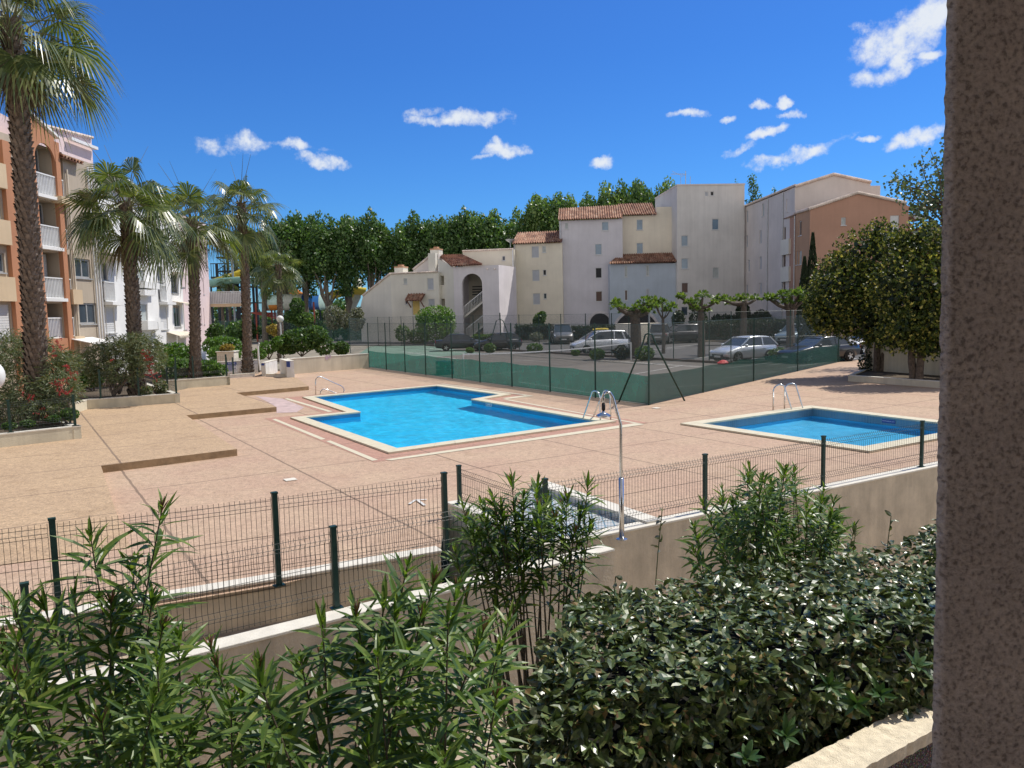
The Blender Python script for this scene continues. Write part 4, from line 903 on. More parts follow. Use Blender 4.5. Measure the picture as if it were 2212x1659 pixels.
# ---- lavender block
pl = P2(1210.5, 88.0, 1346, 87.3); zt = pl.sz(*c6(800, 622))[1]; sL = pl.L
arch = []
ax0, zs = pl.sz(*c6(862, 1640)); ax1, _ = pl.sz(*c6(1075, 1640))
e = block('tall lavender apartment block with red tiled roof and a ground floor arch', pl, (0, sL), zt, 9, M['w_lav'],
    [(602, 652, 640, 715, 'curtain'), (985, 640, 1058, 730, 'blue'), (915, 870, 988, 981, 'blue'), (920, 1117, 988, 1224, 'dark'), (922, 1360, 992, 1467, 'brown')], c6, [])
zrow = pl.sz(*c6(570, 545))[1]
tile_roof(e, pl.pt(-.1, zt, .45), pl.pt(sL, zt, .45), pl.pt(-.1, zt+1.75, -3.8), pl.pt(sL, zt+1.9, -3.8))
gutter(e, pl.pt(.15, 0, .1), zt)
def arch_part(e, pl, u0, v0, u1, ztop_px, c, rim=.28):
    s0, _ = pl.sz(*c(u0, v0)); s1, _ = pl.sz(*c(u1, v0)); _, zt_ = pl.sz(*ztop_px); rad = (s1-s0)/2; zc = max(.2, zt_-rad); cx0 = (s0+s1)/2
    ring = [(cx0-rad*math.cos(math.pi*i/20), zc+(zt_-zc)*math.sin(math.pi*i/20)) for i in range(21)]
    mb = MB(); mb.poly([pl.pt(s0, .02, .012)]+[pl.pt(s, z, .012) for s, z in ring]+[pl.pt(s1, .02, .012)]); o = mb.build('archway_shade', M['archdark'], e)  # flat dark sheet on the wall stands in for shade inside the arch
    mb = MB(); k = rim
    for i in range(20):
        a, b = ring[i], ring[i+1]; sc_ = (rad+k)/rad; oa = (cx0+(a[0]-cx0)*sc_, zc+(a[1]-zc)*sc_); ob = (cx0+(b[0]-cx0)*sc_, zc+(b[1]-zc)*sc_)
        mb.prism([pl.pt(*a, .01), pl.pt(*b, .01), pl.pt(*ob, .01), pl.pt(*oa, .01)], pl.n*.12)
    for s in (s0-k, s1): mb.prism([pl.pt(s, .02, .01), pl.pt(s+k, .02, .01), pl.pt(s+k, zc, .01), pl.pt(s, zc, .01)], pl.n*.12)
    mb.build('arch_rim', M['rim'], o); return o
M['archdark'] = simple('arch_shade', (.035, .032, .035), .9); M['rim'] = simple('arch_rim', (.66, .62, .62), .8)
arch_part(e, pl, 862, 1700, 1075, c6(968, 1590), c6)
# ---- beige block set back
pl = P2(1346, 88.6, 1464, 88.3); zt = pl.sz(*c6(1400, 575))[1]; sB = pl.L; sT = pl.sz(*c6(1550, 560))[0]
e = block('beige upper block between the lavender block and the grey tower', pl, (-.2, sB), zt, 8, M['w_beige'], [(1347, 618, 1412, 725, 'blue'), (1347, 860, 1415, 970, 'blue')], c6)
tile_roof(e, pl.pt(-.15, zt, .45), pl.pt(sT, zt, .45), pl.pt(-.15, zt+1.75, -3.8), pl.pt(sT, zt+1.75, -3.8))
zp = pl.sz(*c6(1650, 485))[1]; mb = MB(); slab(mb, pl, sT+.02, sB, zt+.002, zp, -4, .002); mb.build('parapet', M['w_beige'], e)
# ---- blue annex
pl = P2(1317.5, 86.4, 1464, 86.6); zt = pl.sz(*c6(1400, 1075))[1]; sA = pl.L
e = block('pale blue lower block with narrow slit windows and a wide ground floor arch', pl, (0, sA), zt, 2.0, M['w_blue'],
    [(1222, 1102, 1253, 1212, 'curtain'), (1446, 1092, 1478, 1200, 'curtain'), (1224, 1348, 1255, 1455, 'brown'), (1446, 1338, 1480, 1445, 'shutter')], c6)
tile_roof(e, pl.pt(-.1, zt, .4), pl.pt(sA, zt+.1, .4), pl.pt(1.5, zt+1.1, -1.9), pl.pt(sA-.1, zt+1.2, -1.9))
arch_part(e, pl, 1115, 1700, 1570, c6(1340, 1570), c6); gutter(e, pl.pt(sA-.12, 0, .1), zt)
# ---- grey tower
pl = P2(1463, 86, 1607, 86.4); zt = pl.sz(*c6(1770, 276))[1]; zt2 = pl.sz(*c7(220, 222))[1]; sG = pl.L
e = block('tall grey streaked tower block, the highest of the row', pl, (0, sG), (zt+zt2)/2, 10, M['w_grey'],
    [(2056, 328, 2092, 375, 'shutter'), (2113, 325, 2150, 371, 'dark'), (2130, 610, 2200, 724, 'blue'), (1810, 783, 1882, 893, 'blue'), (1812, 1020, 1884, 1130, 'blue'), (1814, 1272, 1884, 1380, 'brown'), (2135, 1115, 2202, 1224, 'curtain'), (1812, 1520, 1880, 1612, 'glass')], c6)
mb = MB(); slab(mb, pl, -.05, sG+.05, (zt+zt2)/2+.002, (zt+zt2)/2+.16, -10.05, .06); mb.build('coping', M['w_pinkgrey'], e)
zz = (zt+zt2)/2; Pm = pl.pt(*[pl.sz(*c6(1935, 262))[0]], zz, -3)
e = empty('antenna', tuple(Pm), 'rake of television aerials on the roof of the grey tower', 'antenna'); m = MB(); m.tube([Pm, Pm+Vector((0, 0, 2.1))], .04, 6)
m.tube([Pm+Vector((-.55, 0, .1)), Pm+Vector((-.55, 0, 1.5)), Pm+Vector((0, 0, 1.7))], .03, 5); m.tube([Pm+Vector((.5, 0, 0)), Pm+Vector((.55, 0, 1.5))], .03, 5); m.build('mast', M['galva'], e)
m = MB(); m.bar(Pm+Vector((-1.6, 0, 1.8)), Pm+Vector((.1, 0, 1.75)), .05, .05)
for k in range(6): m.bar(Pm+Vector((-1.6+.25*k, -.25, 1.8)), Pm+Vector((-1.6+.25*k, .25, 1.8)), .03, .03)
m.bar(Pm+Vector((-1.5, 0, 2.1)), Pm+Vector((-.3, 0, 1.5)), .03, .03); m.build('aerial', M['galva'], e)
# ---- pinkish grey building, long side running towards us
pl = P2(1608, 87, 1717, 73); zt = pl.sz(*c7(560, 305))[1]; sP = pl.L
wins = [(243, 470, 259, 575, 'shutter'), (240, 697, 256, 803, 'shutter'), (258, 920, 275, 1026, 'shutter'), (240, 1150, 257, 1240, 'shutter'), (365, 652, 384, 768, 'shutter'), (364, 893, 384, 1006, 'shutter'), (364, 1135, 384, 1243, 'shutter'), (387, 405, 408, 515, 'curtain'),
        (585, 617, 606, 740, 'brown'), (580, 870, 604, 985, 'brown'), (580, 1122, 602, 1212, 'brown'), (610, 365, 630, 475, 'glass')]
e = block('pinkish grey apartment block with slit windows, right of the tower', pl, (-.5, sP), zt, 8, M['w_pinkgrey'], wins, c7)
a, b = pl.sz(*c7(443, 700))[0], pl.sz(*c7(583, 700))[0]
for x in (443, 583): P_ = pl.pt(pl.sz(*c7(x, 800))[0], 0, .09); gutter(e, P_, zt-.1, r=.05)
for x0, x1, y0, y1, k in ((583, 606, 740, 865, 0), (583, 606, 990, 1118, 0)):
    h = rect(pl, c7, x0-2, y0, x1+50, y1); mb = MB(); slab(mb, pl, h[0], h[1], h[2], h[3], .004, .25); mb.build('balcony', M['w_pale'], e)
pg = Plane(pl.pt(sP, 0), pl.pt(sP, 0)+Vector((8, -.3, 0))); q = [pg.sz(*c7(x, y)) for x, y in ((690, 250), (1045, 138), (1388, 212), (1388, 420))]
pts = [pg.pt(0, 0)]+[pg.pt(*x) for x in q[:3]]+[pg.pt(q[3][0], 0)]; mb = MB(); mb.prism(pts, -pg.n*14); mb.build('gable', M['w_pinkgrey'], e)
def verge(e, pg, p, q_, n, r=.14, dep=14):
    """row of pale verge tiles along a gable slope, roof slab behind"""
    a, b = pg.pt(p[0], p[1], .1), pg.pt(q_[0], q_[1], .1); mb = MB(); up = Vector((0, 0, 1))
    for i in range(n):
        s, t = a.lerp(b, i/n), a.lerp(b, (i+1)/n); mb.tube([s+up*.05, t+up*.09], r, 7)
    o = mb.build('verge_tiles', M['vtile'], e); d = (b-a)
    MB().prism([a+up*.01, b+up*.01, b+up*.1, a+up*.1], -pg.n*(dep+.2)).build('roof', M['tile'], e)
M['vtile'] = simple('verge_tile', (.66, .55, .47), .8, var=.25, scale=2)
verge(e, pg, q[0], q[1], 16); verge(e, pg, q[1], q[2], 16)
verge(e, pl, (-.5, zt+.05), (sP, zt+.1), 40, .1, .6)
# ---- terracotta building
pl = P2(1717, 72, 1747.5, 68.5); zt = pl.sz(*c7(750, 478))[1]
e = block('terracotta building with low gable, half hidden by the round tree', pl, (0, pl.L), zt, 6, M['w_terra2'], [(728, 565, 752, 693, 'brown'), (728, 840, 752, 960, 'curtain'), (703, 843, 716, 965, 'brown'), (724, 1108, 750, 1190, 'white')], c7)
pg = P2(1747.5, 68.5, 1958, 68.0); q = [pg.sz(*c7(x, y)) for x, y in ((815, 458), (1265, 308), (1712, 402))]
H = [rect(pg, c7, 1117, 530, 1160, 600), rect(pg, c7, 1568, 512, 1646, 760), rect(pg, c7, 1115, 810, 1160, 875)]
zl = min(q[0][1], q[2][1])-.02; mb = MB(); facade(mb, pg, 0, pg.L, 0, zl, H); mb.poly([pg.pt(0, zl)]+[pg.pt(*x) for x in q]+[pg.pt(pg.L, zl)]); shell(mb, pg, 0, pg.L, 0, zl, 14); mb.build('gable', M['w_terra'], e)
for h, k in zip(H, ('curtain', 'white', 'dark')): window(e, pg, h, k)
verge(e, pg, q[0], q[1], 20); verge(e, pg, q[1], q[2], 20); verge(e, pl, (0, pl.sz(*c7(685, 500))[1]), (pl.L, q[0][1]), 6)
P_ = pl.pt(.05, 0, .12); gutter(e, P_, zt-.2)
pt_ = P2(1958, 68.3, 2100, 68.3); h = rect(pt_, c7, 1712, 470, 1790, 540); mb = MB(); slab(mb, pt_, -.5, h[1]+1.4, 0, h[3]-.8, -8, -3); slab(mb, pt_, 1.4, 7, 0, pt_.sz(*c7(1990, 610))[1], -4, 0); mb.build('terrace_wall', M['w_terra'], e)
verge(e, Plane(pt_.pt(0, 0, -2.9), pt_.pt(5, 0, -2.9)), (-.3, h[3]), (3.0, h[2]+.4), 8, .14, 4)
mb = MB(); s_, z_ = pt_.sz(*c7(1790, 530)); s2_, _ = pt_.sz(*c7(1935, 530)); mb.bar(pt_.pt(s_, z_), pt_.pt(s2_, z_), .14, .2); mb.bar(pt_.pt(s2_, z_), pt_.pt(s2_, z_-3.2), .14, .14); mb.bar(pt_.pt(s2_, z_), pt_.pt(s2_, z_, -3), .14, .2); mb.build('pergola', M['frame_w'], e)
# ---- low house with the arched open stair
e = empty('house', tuple(G(950, 743)), 'low pale house with arched open staircase, tiled porch roofs and two chimneys', 'house')
pl = P2(845, 87.5, 948, 85.5); Q = lambda x, y: pl.sz(*c5(x, y))
wins = [(588, 812, 628, 870, 'curtain'), (833, 812, 903, 928, 'shutter'), (606, 1032, 632, 1082, 'dark'), (676, 1042, 763, 1195, 'door'), (843, 1026, 914, 1110, 'shutter')]
M['door_y'] = simple('door_yellow', (.62, .45, .14), .7); WK['door'] = 'door_y'
H = [rect(pl, c5, *w_[:4]) for w_ in wins]; zt = Q(700, 757)[1]; mb = MB(); sR = Q(952, 757)[0]; facade(mb, pl, 0, sR, 0, zt, H); shell(mb, pl, 0, sR, 0, zt, 7); mb.build('wall', M['w_pale'], e)
for h, w_ in zip(H, wins): window(e, pl, h, w_[4], sill=w_[4] != 'door')
mb = MB(); n = 24
for i in range(n): a, b = pl.pt(sR*i/n, zt+.04, .1), pl.pt(sR*(i+1)/n-.02, zt+.04, .1); mb.tube([a, b], .1, 6)
mb.build('verge_tiles', M['vtile'], e)
# sloping end wall on the left
pe = P2(749, 92, 845.3, 87.5); pts = [pe.sz(*c5(x, y)) for x, y in ((142, 1105), (170, 990), (462, 762))]
mb = MB(); ss, se = pts[0][0], pe.L; mb.prism([pe.pt(ss, 0), pe.pt(*pts[0]), pe.pt(*pts[1]), pe.pt(se, pts[2][1]), pe.pt(se, 0)], -pe.n*6); mb.build('end_wall', M['w_pale'], e)
mb = MB(); mb.tube([pe.pt(*pts[1], .05), pe.pt(se, pts[2][1], .05)], .12, 6); mb.build('verge_tiles', M['vtile'], e)
def chimney(pl_, x0, y0, x1, y1, o=-1.5, ph=0):
    h = rect(pl_, c5, x0, y0, x1, y1); mb = MB(); slab(mb, pl_, h[0], h[1], h[2]-1, h[3]-.25, o-1.2, o); c_ = mb.build('chimney', M['w_pale'], e)
    mb = MB(); slab(mb, pl_, h[0]-.03, h[1]+.03, h[3]-.248, h[3]-.1, o-1.23, o+.03); slab(mb, pl_, h[0]+.3, h[1]-.3, h[3]-.1, h[3]+.12, o-.9, o-.3); mb.build('chimney_cap', M['w_terra2'], c_)
chimney(pl, 427, 675, 522, 775); 
# second, higher mass
pm = P2(892, 88.2, 952, 87.2); qs = [pm.sz(*c5(x, y)) for x, y in ((690, 720), (872, 575), (950, 560))]
mb = MB(); mb.prism([pm.pt(qs[0][0], 3), pm.pt(*qs[0]), pm.pt(*qs[1]), pm.pt(*qs[2]), pm.pt(qs[2][0], 3)], -pm.n*5); mb.build('upper_wall', M['w_pinkgrey'], e)
mb = MB(); mb.tube([pm.pt(*qs[0], .05), pm.pt(*qs[1], .05)], .12, 6); mb.build('verge_tiles', M['vtile'], e)
chimney(pm, 843, 492, 935, 590, -.6); h = rect(pm, c5, 868, 556, 948, 760); mb = MB(); slab(mb, pm, h[0], h[1], 5, h[3], .0, .7); mb.build('chimney_stack', M['w_pale'], e)
# wall between the house front and the stair
pw = P2(948, 86.2, 981, 84.6); qa = [pw.sz(*c5(x, y)) for x, y in ((948, 605), (1098, 690))]; mb = MB(); H = [rect(pw, c5, 960, 787, 1012, 880), rect(pw, c5, 970, 1025, 1020, 1100)]
facade(mb, pw, 0, pw.L, 0, qa[1][1]-.02, [h+[.8] for h in H]); mb.poly([pw.pt(0, qa[1][1]-.02), pw.pt(0, qa[0][1]), pw.pt(pw.L, qa[1][1]-.02)]); mb.build('side_wall', M['w_pale'], e)
# stair front with the big arch
ps_ = P2(981, 84.6, 1078.5, 82.6); q = lambda x, y: ps_.sz(*c5(x, y)); zt = q(1200, 690)[1]; sW = ps_.L
a0, a1 = q(1197, 1000)[0], q(1408, 1000)[0]; ac = (a0+a1)/2; ra = (a1-a0)/2; zc = q(1300, 762)[1]-ra; zb = .0
ring = [(ac-ra*math.cos(math.pi*i/24), zc+ra*math.sin(math.pi*i/24)) for i in range(25)]
mb = MB()
def fr(o):
    P_ = lambda s, z: ps_.pt(s, z, o)
    mb.quad(P_(0, 0), P_(a0, 0), P_(a0, zc), P_(0, zc)); mb.quad(P_(a1, 0), P_(sW, 0), P_(sW, zc), P_(a1, zc))
    mb.poly([P_(0, zc)]+[P_(*r) for r in ring[:13]]+[P_(ac, zt), P_(0, zt)]); mb.poly([P_(*r) for r in ring[12:]]+[P_(sW, zc), P_(sW, zt), P_(ac, zt)])
fr(0); fr(-.3)
for r1_, r2_ in zip([(a0, 0)]+ring, ring+[(a1, 0)]): mb.quad(ps_.pt(*r1_), ps_.pt(*r2_), ps_.pt(*r2_, -.3), ps_.pt(*r1_, -.3))
mb.quad(ps_.pt(sW, 0), ps_.pt(sW, zt), ps_.pt(sW, zt, -5), ps_.pt(sW, 0, -5)); mb.quad(ps_.pt(0, zt), ps_.pt(sW, zt), ps_.pt(sW, zt, -.3), ps_.pt(0, zt, -.3)); mb.quad(ps_.pt(0, 0), ps_.pt(0, zt), ps_.pt(0, zt, -5), ps_.pt(0, 0, -5))
mb.quad(ps_.pt(0, 0, -4.4), ps_.pt(sW, 0, -4.4), ps_.pt(sW, zt, -4.4), ps_.pt(0, zt, -4.4)); mb.quad(ps_.pt(0, zt-.02, -.3), ps_.pt(sW, zt-.02, -.3), ps_.pt(sW, zt-.02, -4.4), ps_.pt(0, zt-.02, -4.4))
st = mb.build('stair_front', M['w_stair'], e)
mb = MB(); 
for i in range(6): pass
for x in (1462, 1540): s_, z_ = q(x, 715); mb.tube([ps_.pt(s_, z_, -.1), ps_.pt(s_, z_, .32)], .06, 6)
mb.build('spout', M['vtile'], e)
def flight(p0, p1, o, w_=1.1):
    s0, z0 = q(*p0); s1, z1 = q(*p1); mb = MB(); mb.prism([ps_.pt(s0, z0-.25, o), ps_.pt(s1, z1-.25, o), ps_.pt(s1, z1, o), ps_.pt(s0, z0, o)], -ps_.n*w_); f_ = mb.build('stair_flight', M['w_pale'], st)
    mb = MB(); mb.bar(ps_.pt(s0, z0+1.0, o+.02), ps_.pt(s1, z1+1.0, o+.02), .07, .08); n = 13
    for i in range(n+1): s = s0+(s1-s0)*i/n; z = z0+(z1-z0)*i/n; mb.bar(ps_.pt(s, z, o+.02), ps_.pt(s, z+1.0, o+.02), .045, .045)
    mb.build('railing', M['white_metal'], st)
flight((1202, 1200), (1404, 1035), -.45); flight((1225, 1430), (1408, 1285), -.5)
mb = MB()
for k in range(4): s0, z0 = q(1200, 895+k*28); s1, _ = q(1300, 895); mb.bar(ps_.pt(s0, z0, -2.6), ps_.pt(s1, z0, -2.6), .08, .12)
s0, z0 = q(1205, 1075); s1, z1 = q(1325, 935); mb.bar(ps_.pt(s0, z0, -2.4), ps_.pt(s1, z1, -2.4), .1, .5); mb.build('upper_railing', M['dark'], st)
# porch roofs
E0, E1 = ps_.pt(-.05, zt+.02, .4), ps_.pt(q(1428, 686)[0], zt+.02, .4); r_0 = D(*c5(955, 578), 88.5); r_1 = D(*c5(1190, 574), 88.5); tile_roof(e, E0, E1, r_0, r_1, .3, .08)
h = rect(pl, c5, 655, 985, 810, 1045); tile_roof(e, pl.pt(h[0]-.1, h[2], 1.0), pl.pt(h[1]+.1, h[2], 1.0), pl.pt(h[0]-.1, h[3]+.05, .02), pl.pt(h[1]+.1, h[3]+.05, .02), .32, .08, 'porch_roof', .09)
mb = MB()
for s_ in (h[0]+.1, h[1]-.1): mb.bar(pl.pt(s_, h[2], .9), pl.pt(s_, h[2]-.7, .02), .09, .09)
mb.build('porch_bracket', M['brownwood'], e)
# cream wing right of the stair
pl = P2(1068, 87.6, 1112, 87.0); pl0 = P2(1002, 88.3, 1112, 87.0); zt = pl0.sz(*c5(1470, 522))[1]
e = block('cream wing with a flat tiled edge, right of the arched stair', pl0, (0, pl0.L), zt, 8, M['w_cream'], [(1610, 580, 1645, 628, 'glass'), (1618, 757, 1654, 803, 'glass'), (1626, 1007, 1660, 1053, 'glass'), (1632, 1252, 1668, 1296, 'brown')], c5)
mb = MB()
for i in range(26): mb.tube([pl0.pt(pl0.L*i/26, zt+.04, .1), pl0.pt(pl0.L*(i+1)/26-.03, zt+.04, .1)], .1, 6)
mb.build('verge_tiles', M['vtile'], e); gutter(e, pl0.pt(pl0.L-.1, 0, .1), zt, 'white_metal', .08)
# low cream enclosure in the car park
P_ = G(1360, 746)
thing_wall('wall_enclosure', 'cream bin enclosure standing behind the silver people carrier', [(G(1330, 738), G(1385, 739), 0, 1.75, 3.0, 1)], M['w_cream'], M['w_cream'], cat='enclosure')

# ================================================================ LEFT APARTMENTS (orange and tan / white / pink)
M['w_tan'] = wallc('wall_tan', (.44, .37, .285), .3); M['w_orange'] = wallc('wall_orange', (.46, .215, .115), .25); M['w_white'] = wallc('wall_white', (.76, .75, .72), .15); M['w_pink'] = wallc('wall_pink', (.70, .56, .55), .12); M['w_peach'] = wallc('wall_peach', (.60, .46, .30), .25)
M['rail_grey'] = simple('rail_panel', (.46, .46, .47), .5); M['rail_blue'] = simple('rail_panel_blue', (.24, .25, .34), .4); M['awning'] = simple('awning_cream', (.66, .58, .46), .8)
LG = 'apartment blocks along the left side'
def rails(e, pl, h, o, mat='rail_grey', gap=.12, name='railing', ret=0):
    a, b, c, d = h; mb = MB(); slab(mb, pl, a, b, d-.06, d, o-.03, o+.03); slab(mb, pl, a, b, c, c+.05, o-.02, o+.02); n = max(3, int((b-a)/gap))
    for i in range(n+1): s = a+(b-a)*i/n; slab(mb, pl, s-.018, s+.018, c+.05, d-.06, o-.015, o+.015)
    o_ = mb.build(name, M['white_metal'], e)
    mb = MB(); slab(mb, pl, a, b, c+.08, d-.1, o-.05, o-.04); mb.build('railing_panel', M[mat], o_); return o_
def bal_slab(e, pl, a, b, z, o, mat='w_white', th=.16): mb = MB(); slab(mb, pl, a, b, z-th, z, .0, o); mb.build('balcony_slab', M[mat], e)
def awn(e, pl, h, out=.7):
    a, b, c, d = h; mb = MB(); mb.prism([pl.pt(a, d, .02), pl.pt(b, d, .02), pl.pt(b, c+.18, out), pl.pt(a, c+.18, out)], (0, 0, .03)); n = int((b-a)/.12)+2
    for i in range(n): s = a+(b-a)*i/n; mb.prism([pl.pt(s, c+.18, out), pl.pt(s+(b-a)/n, c+.18, out), pl.pt(s+(b-a)/n*.5, c, out)], pl.n*.01)
    mb.build('awning', M['awning'], e)
# tan and orange block
pl = Plane((-23.1, 22), (-23.0, 44.0)); c = c2; S = lambda cr, x, y: pl.sz(*cr(x, y))
e = empty('apartment_building', tuple(pl.pt(12, 0)), 'tan apartment block framed by orange pillars, behind the leaning tall palm', 'building', LG)
sA, sB_ = S(c3, 345, 300)[0], S(c3, 520, 300)[0]; sE = S(c3, 850, 400)[0]; zr = S(c2, 640, 262)[1]
fl = [0, S(c3, 430, 596)[1], S(c3, 400, 262)[1], S(c2, 440, 1225)[1], S(c2, 400, 685)[1]]
Hh = []
for k in range(1, 5):
    z0 = fl[k]; z1 = (fl[k+1] if k < 4 else fl[4]+2.7)-.25
    Hh.append([sA+.05, sB_-.05, z0, z1, 1.3]); Hh.append([sB_+.35, S(c3, 615, 400)[0], z0+.02, z1, 1.1])
tw = [(765, 1345, 945, 1562, c2), (652, 300, 808, 472, c3)]
Hw = [rect(pl, q_[4], *q_[:4]) for q_ in tw]
lw = [(-30, 705, 35, 1060, c2), (-60, 1290, 55, 1500, c2), (-120, 312, 106, 600, c3)]
Hl = [rect(pl, q_[4], *q_[:4]) for q_ in lw]
mb = MB(); facade(mb, pl, 0, sE, 0, zr, Hh+Hw+Hl); shell(mb, pl, 0, sE, 0, zr, 12); mb.build('wall', M['w_tan'], e)
for h in Hw: window(e, pl, h, 'glass', fr='alu', fw=.09, mull=True)
for h, k in zip(Hl, ('white', 'glass', 'white')): window(e, pl, h, k, fr='alu')
for k in range(1, 5):
    z0 = fl[k]; top = z0+1.05
    rails(e, pl, [sA+.1, sB_-.05, z0, top], .1 if k > 1 else -.1, 'rail_grey' if k > 1 else 'rail_blue'); rails(e, pl, [sB_+.38, S(c3, 612, 400)[0], z0+.05, top], -.05, 'rail_blue')
    if k > 1: bal_slab(e, pl, sA-.05, sB_+.0, z0, .3, 'w_white')
    if k in (2, 3, 4):
        z1 = (fl[k+1] if k < 4 else fl[4]+2.7)-.3; plb = Plane(pl.pt(0, 0, -.5), pl.pt(10, 0, -.5)); window(e, plb, [sA+.15, sB_-.15, z0+.9 if k == 2 else z0+.05, z1], 'white' if k == 2 else 'glass', fr='alu', fw=.08, mull=True, sill=False)
    plb = Plane(pl.pt(0, 0, -.6), pl.pt(10, 0, -.6))
    if k > 1: window(e, plb, [sB_+.4, S(c3, 605, 400)[0], z0+.6, z0+2.25], 'glass', fr='alu', fw=.08, mull=True, sill=False)
for s_, w_, zt_ in ((sA-.32, .36, S(c2, 290, 160)[1]), (sB_-.02, .38, S(c2, 490, 190)[1])):
    mb = MB(); slab(mb, pl, s_, s_+w_, 0, zt_+(.3 if w_ > .37 else 1.2), .0, .22); mb.build('pillar', M['w_orange'], e)
h = [S(c2, 30, 800)[0], S(c2, 112, 800)[0]]; mb = MB(); slab(mb, pl, h[0], h[1], 0, zr-.4, .003, .2); mb.build('pillar', M['w_orange'], e)
for k_ in (2, 3, 4): mb = MB(); slab(mb, pl, h[0]-4, h[0]-.02, fl[k_]-.2, fl[k_]+.9, .003, .3); mb.build('spandrel', M['w_peach'], e)
# orange arch and sloping top between the pillars
sC = (sA+sB_)/2; zA_ = S(c2, 490, 190)[1]; rr = (sB_-sA)/2; mb = MB(); k = 16
ringb = [(sC+rr*math.cos(math.pi*i/k), zA_-1.0+rr*1.15*math.sin(math.pi*i/k)) for i in range(k+1)]
for i in range(k):
    a_, b_ = ringb[i], ringb[i+1]; top = lambda s: zA_+.5+(sB_-s)*.34
    mb.prism([pl.pt(*a_, .1), pl.pt(*b_, .1), pl.pt(b_[0], top(b_[0]), .1), pl.pt(a_[0], top(a_[0]), .1)], pl.n*.1)
mb.build('arch', M['w_orange'], e); mb = MB(); mb.prism([pl.pt(sB_+.4, zA_+.5, .0), pl.pt(sA-.4, zA_+.5+.34*(sB_-sA+.6), .0), pl.pt(sA-.4, zA_+.62+.34*(sB_-sA+.6), .0), pl.pt(sB_+.4, zA_+.62, .0)], pl.n*.28); mb.build('arch_coping', M['w_white'], e)
mb = MB(); slab(mb, pl, sA-.3, sB_+.36, 0, fl[1]-.02, .003, .16); mb.build('spandrel', M['w_orange'], e)
s2_ = S(c3, 615, 250)[0]; mb = MB(); slab(mb, pl, sB_+.4, s2_+.2, S(c3, 560, 312)[1], S(c3, 560, 190)[1], .003, .35); mb.build('spandrel', M['w_peach'], e); mb = MB(); slab(mb, pl, sB_+.4, s2_+.2, S(c3, 580, 610)[1], S(c3, 580, 580)[1], .003, .3); mb.build('spandrel', M['w_peach'], e); mb = MB(); h = rect(pl, c2, 535, 705, 680, 810); slab(mb, pl, h[0], h[1], h[2], h[3], .003, .5); mb.build('spandrel', M['w_peach'], e)
mb = MB(); s_, z_ = S(c3, 560, 625); mb.prism([pl.pt(s_, z_+.15, .1), pl.pt(s_+2.2, z_+.15, .1), pl.pt(s_+2.2, z_-.15, 1.4), pl.pt(s_, z_-.15, 1.4)], (0, 0, .04)); mb.build('awning', M['w_white'], e)
for x in (790, 812, 834): P_ = pl.pt(S(c3, x, 300)[0], 0, .1); gutter(e, P_, zr-.3, 'white_metal', .05)
P_ = pl.pt(S(c2, 680, 550)[0], 0, .1); gutter(e, P_, S(c2, 640, 420)[1], 'awning', .05)
tile_roof(e, pl.pt(sB_+.3, zr-.35, .35), pl.pt(S(c2, 790, 270)[0], zr-.35, .35), pl.pt(sB_+.3, zr+.5, -2.2), pl.pt(S(c2, 790, 270)[0], zr+.5, -2.2), .28, .07)
# pink attic storey set back above
pk = Plane(pl.pt(0, 0, -1.2), pl.pt(10, 0, -1.2)); q = [pk.sz(*c1(x, y)) for x, y in ((100, 1030), (235, 1062), (790, 1203))]
mb = MB(); mb.prism([pk.pt(q[0][0]-6, zr-.5), pk.pt(q[0][0]-6, q[0][1]+.6), pk.pt(*q[0]), pk.pt(*q[2]), pk.pt(q[2][0], zr-.5)], -pk.n*8); mb.build('attic', M['w_pink'], e)
mb = MB(); n = 26
for i in range(n): a_ = pk.pt(*q[0], .1).lerp(pk.pt(*q[2], .1), i/n); b_ = pk.pt(*q[0], .1).lerp(pk.pt(*q[2], .1), (i+1)/n-.008); mb.tube([a_+Vector((0, 0, .05)), b_+Vector((0, 0, .09))], .09, 6)
mb.build('verge_tiles', M['vtile'], e)
MB().bar(pk.pt(pk.sz(*c1(570, 1248))[0], pk.sz(*c1(700, 1248))[1], .25), pk.pt(q[2][0], pk.sz(*c1(700, 1248))[1], .25), .22, .16).build('gutter', M['white_metal'], e)
# balcony furniture on the first floor
P_ = pl.pt(S(c3, 395, 500)[0], fl[1]+.02, -.55); t = empty('chair', tuple(P_), 'white garden chair on the orange framed first floor balcony', 'chair')
MB().box(P_+Vector((0, 0, .42)), (.45, .45, .05)).build('seat', M['white_metal'], t)
m = MB()
for k in range(5): m.bar(P_+Vector((-.2, -.2+.1*k, .45)), P_+Vector((-.24, -.2+.1*k, 1.25)), .03, .03)
m.bar(P_+Vector((-.24, -.24, 1.27)), P_+Vector((-.24, .24, 1.27)), .05, .05); m.build('backrest', M['white_metal'], t)
for dx in (-.18, .18):
    for dy in (-.18, .18): MB().bar(P_+Vector((dx, dy, 0)), P_+Vector((dx, dy, .42)), .04, .04).build('leg', M['white_metal'], t)
P_ = pl.pt(S(c3, 460, 500)[0], fl[1]+.02, -.5); t = empty('table', tuple(P_), 'small white garden table on the orange framed first floor balcony', 'table')
MB().box(P_+Vector((0, 0, 1.02)), (.6, 1.0, .04)).build('table_top', M['white_metal'], t)
for dx in (-.22, .22):
    for dy in (-.4, .4): MB().bar(P_+Vector((dx, dy, 0)), P_+Vector((dx, dy, 1.0)), .04, .04).build('leg', M['white_metal'], t)
